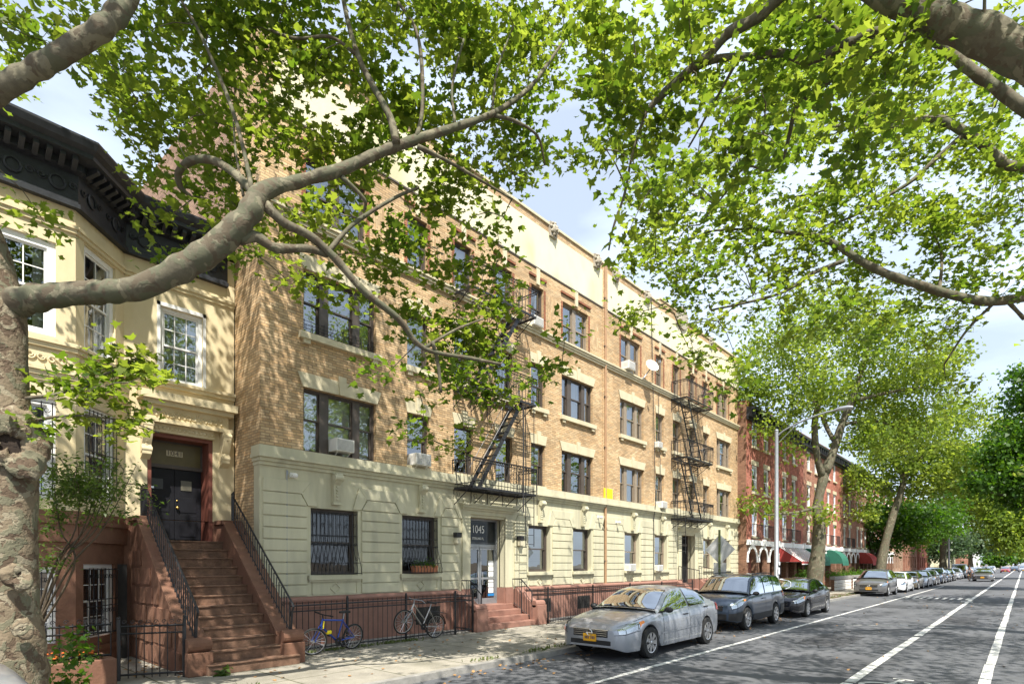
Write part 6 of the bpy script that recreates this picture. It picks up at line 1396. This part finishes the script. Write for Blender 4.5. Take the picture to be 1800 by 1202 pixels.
SUV = dict(L=4.55, W=1.80, wb=2.62, fo=.86, r=.345, belt=[(0, .72), (.1, .80), (.4, .92), (1.1, 1.0), (2.4, 1.04), (4.4, 1.08), (4.55, 1.0)], deck=[(0, .72), (.05, .86), (.2, .98), (.7, 1.05), (1.1, 1.1), (2, 1.12), (4.45, 1.12), (4.55, 1.0)],
           plan=[(0, .66), (.05, .80), (.15, .90), (.4, .97), (.8, 1), (4.2, 1), (4.45, .95), (4.55, .82)], zb=[(0, .32), (.2, .28), (4.3, .30), (4.55, .42)], cab=[(1.05, 1.08), (1.62, 1.56), (1.95, 1.68), (3.2, 1.70), (4.25, 1.64), (4.52, 1.12)], roofw=.76, pil=(1.45, 2.42, 3.3), pane_end=4.3)
VAN = dict(SUV, L=5.2, wb=3.1, cab=[(.75, 1.08), (1.35, 1.85), (1.7, 2.0), (3.2, 2.05), (4.9, 2.0), (5.15, 1.12)], pil=(1.2, 2.4, 3.6), pane_end=4.9, roofw=.84, belt=[(0, .8), (.1, .9), (.4, 1.0), (1.1, 1.08), (5.1, 1.1), (5.2, 1.0)], deck=[(0, .8), (.05, .92), (.3, 1.05), (.8, 1.1), (5.1, 1.12), (5.2, 1.0)], plan=[(0, .7), (.1, .88), (.4, .97), (.8, 1), (4.9, 1), (5.2, .9)], zb=[(0, .32), (.2, .28), (4.9, .3), (5.2, .4)])
def car(S, lab, pos, body_m, group=None, kind='sedan', logo=None, scale=1.0, rz=0, trim=None, rail=False, lod=1, name='parked_car', rims='spoke', trim2=False):
    t = thing(name, lab, 'car', (pos[0], pos[1], .0), group, rz, scale); L, W, r, hw = S['L'], S['W'], S['r'], S['W'] / 2
    ax = [S['fo'], S['fo'] + S['wb']]; Ra = r * 1.16
    w = lambda x: hw * smooth_tab(S['plan'], x, .04); belt = lambda x: smooth_tab(S['belt'], x); deck = lambda x: smooth_tab(S['deck'], x, .05)
    def zb(x):
        z = lerp_tab(S['zb'], x)
        for a in ax:
            if abs(x - a) < Ra: z = max(z, r + math.sqrt(Ra * Ra - (x - a) ** 2))
        return z
    xs = sorted(set([0, .03, .07, .12, .2, .3] + [L * i / 34 for i in range(2, 33)] + [L - .3, L - .2, L - .12, L - .06, L - .02, L] + [a + Ra * math.cos(math.pi * k / 14) * .9999 for a in ax for k in range(15)]))
    xs = [x for i, x in enumerate(xs) if i == 0 or x - xs[i - 1] > .004]
    def row(x, k):                                    # body section, sill to centre line
        b, bt_, d, ww = zb(x), belt(x), deck(x), w(x); bt_ = max(bt_, b + .06); d = max(d, bt_)
        tz = lambda f: b + (bt_ - b) * f
        return [(ww * .80, b + .01), (ww * .965, b), (ww * .995, tz(.22)), (ww * 1.0, tz(.5)), (ww * .992, tz(.72)), (ww * .975, tz(.9)), (ww * .94, bt_ + .005), (ww * .86, bt_ + (d - bt_) * .45 + .008), (ww * .6, bt_ + (d - bt_) * .85 + .008), (ww * .3, d + .006), (0, d + .01)][k]
    K = 11; vs = []; m = MB()
    for x in xs:
        vs += [(x, -row(x, k)[0], row(x, k)[1]) for k in range(K)] + [(x, row(x, k)[0], row(x, k)[1]) for k in range(K - 2, -1, -1)]
    n = 2 * K - 1; fs = [(i * n + k, i * n + k + 1, (i + 1) * n + k + 1, (i + 1) * n + k) for i in range(len(xs) - 1) for k in range(n - 1)]
    fs += [tuple(range(n)), tuple((len(xs) - 1) * n + k for k in range(n - 1, -1, -1))]; m.add(vs, fs)
    # cabin
    cab = S['cab']; ca, cd = cab[0][0], cab[-1][0]; zt = lambda x: smooth_tab(cab, x, .10); rw = S['roofw']
    cx = [ca + (cd - ca) * i / 30 for i in range(31)]
    def side(x, f):                                   # f 0 at the belt .. 1 at the roof edge
        zr = max(zt(x) - .05, deck(x) + .004); z0 = min(belt(x), zr); y0 = w(x) * .935; hgt = (zr - z0); lean = min(1, hgt / .45)
        y1 = w(x) * (.935 - (.935 - rw) * lean); return (y0 + (y1 - y0) * f + .022 * math.sin(math.pi * f) * lean, z0 + hgt * f)
    def topz(x, u): zr = max(zt(x) - .05, deck(x) + .004); e = side(x, 1)[0]; return (x - .10 * (1 - u * u) * (1 if x < 2.2 else -1) * max(0, 1 - abs(zt(x) - zt(2.6)) * .0 - (0 if x < cab[1][0] + .1 or x > cab[-2][0] - .1 else 1)), e * u, zr + .05 * (1 - abs(u) ** 2.6))
    vs = []; us = [-1, -.85, -.5, 0, .5, .85, 1]
    for x in cx:
        vs += [(x, -side(x, f)[0], side(x, f)[1]) for f in (0, .5)] + [topz(x, u) for u in us] + [(x, side(x, f)[0], side(x, f)[1]) for f in (.5, 0)]
    n = 11; m.add(vs, [(i * n + k, i * n + k + 1, (i + 1) * n + k + 1, (i + 1) * n + k) for i in range(30) for k in range(n - 1)])
    bo = m.build('body', body_m, t, local=True, smooth=38)
    # glass: a dark cabin lining just outside the shell, then the panes
    def grid(f, nu, nv, off): 
        g = MB(); vs = []
        for i in range(nu + 1):
            for j in range(nv + 1): vs.append(f(i / nu, j / nv, off))
        g.add(vs, [(i * (nv + 1) + j, (i + 1) * (nv + 1) + j, (i + 1) * (nv + 1) + j + 1, i * (nv + 1) + j + 1) for i in range(nu) for j in range(nv)]); return g
    def pane(nm, f, nu, nv, par=t):
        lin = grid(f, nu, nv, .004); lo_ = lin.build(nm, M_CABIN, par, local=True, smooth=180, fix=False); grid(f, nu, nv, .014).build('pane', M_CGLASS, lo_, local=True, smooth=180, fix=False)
    wa, wz = ca + .10, cab[1][0] + .16
    def fw(a, b, o): x = wa + (wz - wa) * a; p = topz(x, -.93 + 1.86 * b); return (p[0] - o * .6, p[1], p[2] + o)
    pane('windscreen', fw, 8, 8)
    ra_, rz_ = cab[-2][0] + (.05 if kind == 'sedan' else .12), cd - (.1 if kind == 'sedan' else .08)
    def fr_(a, b, o): x = ra_ + (rz_ - ra_) * a; p = topz(x, -.9 + 1.8 * b); return (p[0] + o * .8, p[1], p[2] + o)
    pane('rear_window', fr_, 8, 6)
    p0, p1, p2 = S['pil']; pe = S['pane_end']; segs = [(p0 - .36, p1 - .03), (p1 + .06, p2)] + ([(p2 + .08, pe)] if kind != 'sedan' else [])
    for s in (-1, 1):
        for a, b in segs:
            def fs_(i, j, o, a=a, b=b, s=s):
                x = a + (b - a) * i; zr = side(x, 1)[1]; lo_ = belt(x) + .035; hi_ = max(lo_ + .004, zr - .045); f0 = (lo_ + (hi_ - lo_) * j - side(x, 0)[1]) / max(.01, zr - side(x, 0)[1]); y, z = side(x, min(1, max(0, f0))); return (x, s * (y + o), z)
            pane('side_window', fs_, 8, 4)
    # body details
    def B(x, k):
        k0 = int(k); f = k - k0; a = row(x, k0); b = row(x, min(10, k0 + 1)); return a[0] + (b[0] - a[0]) * f, a[1] + (b[1] - a[1]) * f
    def patch(nm, x1, x2, k1, k2, s, mat, o=.012, ex=None, par=t):
        def f(i, j, _): x = x1(j) + (x2(j) - x1(j)) * i if callable(x1) else x1 + (x2 - x1) * i; y, z = B(max(0, x), k1 + (k2 - k1) * j); return (x - (o if x < .6 else (-o if x > L - .6 else 0)), s * (y + o), z + (o * .4 if k1 > 4 else 0))
        return grid(f, 8, 4, 0).build(nm, mat, par, local=True, smooth=180, fix=False)
    for s in (-1, 1):
        patch('headlight', .05, .62, 4.35, 6.3, s, M_LAMPIN, .008); patch('headlight_lens', .05, .64, 4.3, 6.35, s, M_LAMP, .016)
        patch('indicator', .56, .70, 4.5, 5.9, s, M_AMBER, .019); patch('tail_light', L - .42, L - .03, 4.3, 6.2, s, M_REDL, .012)
    q = MB(); z0 = belt(0) - .08; gw = .47 * hw if kind == 'sedan' else .5 * hw
    q.box(-.010, .06, -gw, gw, z0 - .065, z0 + .09); go = q.build('grille', M_PLAST, t, local=True, bevel=.012); q = MB()
    for k in range(3): q.box(-.016, -.010, -gw * .96, gw * .96, z0 - .026 + k * .042, z0 - .021 + k * .042)
    q.box(-.02, .0, -gw * 1.04, gw * 1.04, z0 + .085, z0 + .097); q.build('grille_bar', M_CHROME, go, local=True)
    if logo == 'ring':
        q = MB(); q.tube([(-.026, .062 * math.cos(a * .3307), z0 + .02 + .062 * math.sin(a * .3307)) for a in range(20)], .010, 6, cap=False); q.box(-.034, -.02, -.085, .085, z0 + .008, z0 + .032); q.build('emblem', M_CHROME, go, local=True, smooth=60)
    elif logo == 'h': q = MB(); q.box(-.03, -.02, -.05, -.035, z0 - .03, z0 + .07); q.box(-.03, -.02, .035, .05, z0 - .03, z0 + .07); q.box(-.03, -.02, -.05, .05, z0 + .012, z0 + .03); q.build('emblem', M_CHROME, go, local=True)
    elif logo == 'beak': q = MB(); q.prism([(-gw, .02), (0, -.05), (gw, .02), (gw, .06), (0, .0), (-gw, .06)], -.04, -.02, lambda a, d, b: (d, a, z0 + .03 + b)); q.build('emblem', M_CHROME, go, local=True)
    wp = MB()
    for k in (-.35, .15): wp.bar((ca + .06, k * hw, deck(ca + .06) + .02), (ca + .20, (k + .42) * hw, zt(ca + .22) + .0), .009, 5)
    wp.build('wiper', M_PLAST, t, local=True)
    q = MB(); bz = lerp_tab(S['zb'], 0); q.box(-.006, .08, -.55 * hw, .55 * hw, bz + .05, bz + .15); io = q.build('lower_intake', M_PLAST, t, local=True, bevel=.012)
    q = MB(); q.box(-.03, -.008, -.155, .155, bz + .12, bz + .27); po = q.build('number_plate', M_PLATE, t, local=True); q = MB()
    for k in range(7):
        if k != 3: q.box(-.032, -.030, -.125 + k * .036, -.103 + k * .036, bz + .165, bz + .225)
    q.build('plate_mark', M_NAVY, po, local=True); MB().box(L - .01, L + .012, -.155, .155, .72, .87).build('rear_plate', M_PLATE, t, local=True)
    sm = MB()
    for s in (-1, 1):
        def strip(pts):
            for (xa, ka), (xb, kb) in zip(pts, pts[1:]):
                a, b = B(xa, ka), B(xb, kb); o = .004
                sm.add([(xa - o, s * (a[0] + o), a[1] - .005), (xb - o, s * (b[0] + o), b[1] - .005), (xb - o, s * (b[0] + o), b[1] + .005), (xa - o, s * (a[0] + o), a[1] + .005)], [(0, 1, 2, 3)])
        strip([(.004, 4.2), (.03, 4.2), (.07, 4.2), (.12, 4.15), (.2, 4.1), (.3, 4.05), (.45, 4), (ax[0] - Ra - .01, 3.9)]); strip([(L - .01, 3.6), (L - .06, 3.6), (L - .2, 3.6), (L - .4, 3.6), (ax[1] + Ra + .02, 3.5)])
        hp = [(.10, 7.2), (.25, 6.95), (.5, 6.8), (.8, 6.75), (1.05, 6.8), (ca + .02, 6.9)]
        for (xa, ka), (xb, kb) in zip(hp, hp[1:]):
            a, b = B(xa, ka), B(xb, kb); sm.add([(xa, s * (a[0] - .005), a[1] + .005), (xb, s * (b[0] - .005), b[1] + .005), (xb, s * (b[0] + .005), b[1] + .005), (xa, s * (a[0] + .005), a[1] + .005)], [(0, 1, 2, 3)])
    sm.build('panel_gap', M_PLAST, t, local=True, fix=False)
    if trim2:
        for s in (-1, 1): patch('cladding', .0, ax[0] - Ra - .02, 1.2, 3.0, s, M_PLAST, .010); patch('cladding', ax[0] + Ra + .02, ax[1] - Ra - .02, 1.05, 2.1, s, M_PLAST, .010); patch('cladding', ax[1] + Ra + .02, L - .01, 1.2, 2.9, s, M_PLAST, .010)
        MB().box(-.012, .05, -.62 * hw, .62 * hw, lerp_tab(S['zb'], 0) + .02, lerp_tab(S['zb'], 0) + .2).build('cladding', M_PLAST, t, local=True, bevel=.015)
    for s in (-1, 1):                                 # shut lines, handles, mirrors, rubbing strips, fog lamps
        l = MB(); e = .0035
        for x in (p0 - .22, p1, p2 + (.02 if kind == 'sedan' else .06)):
            for k in np.linspace(1.25, 6, 8)[:-1]:
                a, b = B(x, k), B(x, k + .68); xx = x + (.10 if x > p1 + .2 and k < 3 else 0)
                if zb(x) > r + .1 and k < 3: continue
                l.add([(x - .006, s * (a[0] + e), a[1]), (x + .006, s * (a[0] + e), a[1]), (x + .006, s * (b[0] + e), b[1]), (x - .006, s * (b[0] + e), b[1])], [(0, 1, 2, 3)])
        l.build('door_gap', M_PLAST, t, local=True, fix=False)
        h = MB()
        for x in (p1 - .22, p2 - .08): y, z = B(x, 4.7); h.box(x - .11, x + .10, min(s * y, s * (y + .035)), max(s * y, s * (y + .035)), z - .014, z + .014)
        h.build('door_handle', body_m if kind != 'sedan' else M_PLAST, t, local=True, bevel=.008)
        mi = MB(); x = p0 - .12; y, z = side(x, .12); mi.ball((x - .02, s * (y + .13), z + .06), .09, .10, .065, 10, 6); mi.bar((x, s * (y - .02), z + .02), (x, s * (y + .08), z + .04), .02, 6); mi.build('wing_mirror', trim or M_PLAST, t, local=True, smooth=180)
        patch('rubbing_strip', ax[0] + Ra + .06, ax[1] - Ra - .04, 2.62, 2.78, s, trim or body_m, .012)
        fgl = MB(); y = w(.14) * .78; fgl.ball((.07, s * y, bz + .13), .035, .07, .05, 10, 6); fgl.build('fog_lamp', M_PLAST, t, local=True, smooth=180)
        if rail: rl = MB(); rl.tube([(x, s * side(x, 1)[0] * .93, zt(x) + .012) for x in [cab[1][0] + .3 + k * .35 for k in range(6)]], .018, 6); rl.build('roof_rail', M_PLAST, t, local=True)
    u = MB(); u.box(.2, L - .2, -hw * .84, hw * .84, .24, .5); u.box(ax[0] - Ra, ax[0] + Ra, -hw * .80, hw * .80, .3, .78); u.box(ax[1] - Ra, ax[1] + Ra, -hw * .80, hw * .80, .3, .8); u.build('underbody', M_TYRE, t, local=True)
    for a in ax:
        for s in (-1, 1):
            yc = s * (hw - .115); TT = lambda x, y, h_, a=a, yc=yc, s=s: (a + x, yc + s * h_, r + y)
            w_ = MB(); w_.lathe([(r * .66, -.1), (r * .93, -.105), (r, -.07), (r, .07), (r * .95, .1), (r * .68, .105), (r * .64, .08), (r * .64, -.1)], TT, 28); wo = w_.build('wheel', M_TYRE, t, local=True, smooth=50)
            q = MB(); q.lathe([(r * .66, .098), (r * .60, .10), (r * .57, .05), (0.001, .045)], TT, 28); q.build('rim_dish', M_PLAST, wo, local=True, smooth=40)
            q = MB(); q.lathe([(r * .675, .092), (r * .66, .108), (r * .61, .104), (r * .60, .09)], TT, 28); q.lathe([(.05, .05), (.05, .1), (.03, .112), (.001, .112)], TT, 10)
            ns = 7
            for k in range(ns):
                an = 2 * math.pi * k / ns; c0, s0 = math.cos(an), math.sin(an); P = [(.03, -.028), (r * .63, -.05), (r * .63, .05), (.03, .028)]
                q.prism(P, .075, .103, lambda u_, d_, v_: TT(u_ * c0 - v_ * s0, u_ * s0 + v_ * c0, d_))
            q.build('rim', M_RIM, wo, local=True, smooth=40)
    return t
P_SILV = paint('silver_car_paint', (.35, .37, .41), .55, .36, .06); P_BLUE = paint('slate_blue_car_paint', (.045, .065, .10), .5, .3); P_BLK = paint('black_car_paint', (.012, .013, .02), .4, .2); P_GREY = paint('warm_grey_car_paint', (.17, .165, .165), .6, .3)
P_WHT = paint('white_car_paint', (.72, .72, .72), .0, .3, .04); P_OLIV = paint('bronze_car_paint', (.14, .115, .075), .6, .3); P_LSIL = paint('pale_silver_car_paint', (.48, .49, .52), .6, .3); P_NAVY = paint('dark_blue_car_paint', (.02, .03, .06), .4, .3); P_PINK = paint('dull_red_car_paint', (.35, .05, .07), .3, .35)
CY = 6.80
car(SEDAN, 'silver four door sedan with a scuffed front bumper, nearest on the street', (10.02, CY), P_SILV, logo='ring', scale=1.02)
car(SUV, 'dark slate blue boxy SUV between the silver and black sedans', (16.75, CY + .30), P_BLUE, kind='suv', logo='h', trim=None, rail=True, trim2=True)
car(SEDAN, 'shiny black sedan behind the blue SUV', (22.45, CY + .13), P_BLK, logo='beak')
car(SEDAN, 'pale car at the bottom left corner, only its rear end in view', (-4.05, 6.95), P_LSIL, scale=1.02)
car(CROSS, 'grey crossover SUV leading the far row of parked cars', (40.95, CY + .35), P_GREY, kind='suv', logo='ring')
FAR = [(47.5, SEDAN, 'sedan', P_WHT, 'white sedan right behind the grey crossover'), (53.4, SEDAN, 'sedan', P_OLIV, 'bronze sedan behind the white sedan'), (59.4, SEDAN, 'sedan', P_LSIL, 'pale silver sedan behind the bronze sedan'), (65.3, SEDAN, 'sedan', P_GREY, 'grey sedan behind the pale silver sedan'), (71.2, CROSS, 'suv', P_NAVY, 'dark blue SUV under the dark maple leaves'), (77.4, SEDAN, 'sedan', P_NAVY, 'first dark blue sedan past the dark blue SUV'), (83.3, SEDAN, 'sedan', P_BLK, 'black far sedan left of the cyclist'), (94, SEDAN, 'sedan', P_LSIL, 'pale sedan with an orange plate just left of the cyclist'), (103, VAN, 'suv', P_GREY, 'grey van rising over the parked cars behind the cyclist')]
for x, S, k, pmat, lab in FAR: car(S, lab, (x, CY + .2), pmat, kind=k, group='far row of parked cars on the left')
pro = {}
FF = [(116, P_NAVY, 'dark blue'), (124, P_LSIL, 'pale silver'), (133, P_BLK, 'black'), (143, P_WHT, 'white'), (154, P_GREY, 'grey'), (166, P_NAVY, 'navy'), (180, P_LSIL, 'silver'), (196, P_BLK, 'black'), (214, P_WHT, 'white')]
fo = ['first past the driving car', 'second past the driving car', 'third past the driving car', 'fourth past the driving car', 'fifth past the driving car', 'sixth past the driving car', 'seventh past the driving car', 'eighth past the driving car', 'ninth past the driving car']
for (x, pmat, cn), o in zip(FF, fo): pro = car(SEDAN, f'tiny {cn} parked car far down the left kerb, {o}', (x, CY + .1), pmat, group='tiny parked cars far down the left kerb')
car(SEDAN, 'grey sedan driving towards the camera beside the bike lane', (84.6, 3.55), P_GREY, name='driving_car', scale=1.05)
car(SEDAN, 'dull red car far down the street near the vanishing point', (172, 3.2), P_PINK, name='driving_car'); car(CROSS, 'pale far car on the right near the vanishing point', (190, .1), P_LSIL, kind='suv', name='parked_car'); car(SEDAN, 'bluish far car left of the pale far car', (205, 1.9), P_NAVY, name='driving_car')

# ------------------------------------------------------------------ the cyclist
bicycle('bicycle', 'bicycle ridden by the person next to the driving car', (84.9, 4.75, 0), 0, 0, 0, P_BLK, r=.33, wb=1.05)
t = thing('person', 'person in a grey shirt and black shorts riding a bicycle beside the driving car', 'person', (85.45, 4.75, 0))
def skin(name, V, E_, rad, m, root=0, par=t):
    me = bpy.data.meshes.new(name); me.from_pydata(V, E_, []); o = bpy.data.objects.new(name, me); COL.objects.link(o); o.parent = par; me.materials.append(m)
    sk = o.modifiers.new('skin', 'SKIN'); lay = me.skin_vertices[0].data
    for i, r_ in enumerate(rad): lay[i].radius = (r_, r_)
    lay[root].use_root = True; sb = o.modifiers.new('smooth', 'SUBSURF'); sb.levels = sb.render_levels = 2
    for p_ in me.polygons: p_.use_smooth = True
    return o
M_SKIN = pm('skin', (.30, .17, .11), .6, var=.1); M_SHIRT = pm('grey_shirt', (.42, .43, .45), .9, var=.1); M_SHORT = pm('black_shorts', (.02, .02, .025), .9)
V = [(.12, 0, .98), (.03, 0, 1.2), (-.08, 0, 1.42), (-.13, 0, 1.52), (-.17, 0, 1.64), (-.185, 0, 1.76)]; rd = [.15, .15, .15, .06, .085, .09]; E_ = [(0, 1), (1, 2), (2, 3), (3, 4), (4, 5)]
for s in (-1, 1):
    b = len(V); V += [(-.06, .18 * s, 1.40), (-.24, .24 * s, 1.22), (-.40, .26 * s, 1.02), (-.45, .25 * s, .98), (.10, .10 * s, .92), (-.20, .12 * s, .80 - .12 * s), (-.05, .11 * s, .42 - .1 * s), (-.0, .11 * s, .33 - .1 * s), (-.12, .11 * s, .27 - .1 * s)]
    rd += [.065, .045, .035, .04, .10, .065, .05, .045, .04]; E_ += [(2, b), (b, b + 1), (b + 1, b + 2), (b + 2, b + 3), (0, b + 4), (b + 4, b + 5), (b + 5, b + 6), (b + 6, b + 7), (b + 7, b + 8)]
skin('body', V, E_, rd, M_SKIN)
skin('shirt', [(.10, 0, .97), (.03, 0, 1.2), (-.07, 0, 1.40), (-.06, .18, 1.40), (-.06, -.18, 1.40), (-.17, .21, 1.29), (-.17, -.21, 1.29)], [(0, 1), (1, 2), (2, 3), (2, 4), (3, 5), (4, 6)], [.17, .17, .16, .085, .085, .07, .07], M_SHIRT)
skin('shorts', [(.12, 0, .98), (.10, .10, .92), (.10, -.10, .92), (-.16, .12, .70), (-.16, -.12, .92 - .02)], [(0, 1), (0, 2), (1, 3), (2, 4)], [.16, .12, .12, .085, .085], M_SHORT)
q = MB(); q.ball((-.175, 0, 1.77), .12, .105, .085, 12, 8); q.build('helmet', M_PLAST, t, local=True, smooth=180)
q = MB(); q.ball((-.27, 0, 1.69), .02, .016, .02, 6, 4); q.build('nose', M_SKIN, t, local=True); q = MB(); q.ball((-.25, .035, 1.715), .012, .012, .01, 6, 4); q.ball((-.25, -.035, 1.715), .012, .012, .01, 6, 4); q.build('eye', M_PLAST, t, local=True)
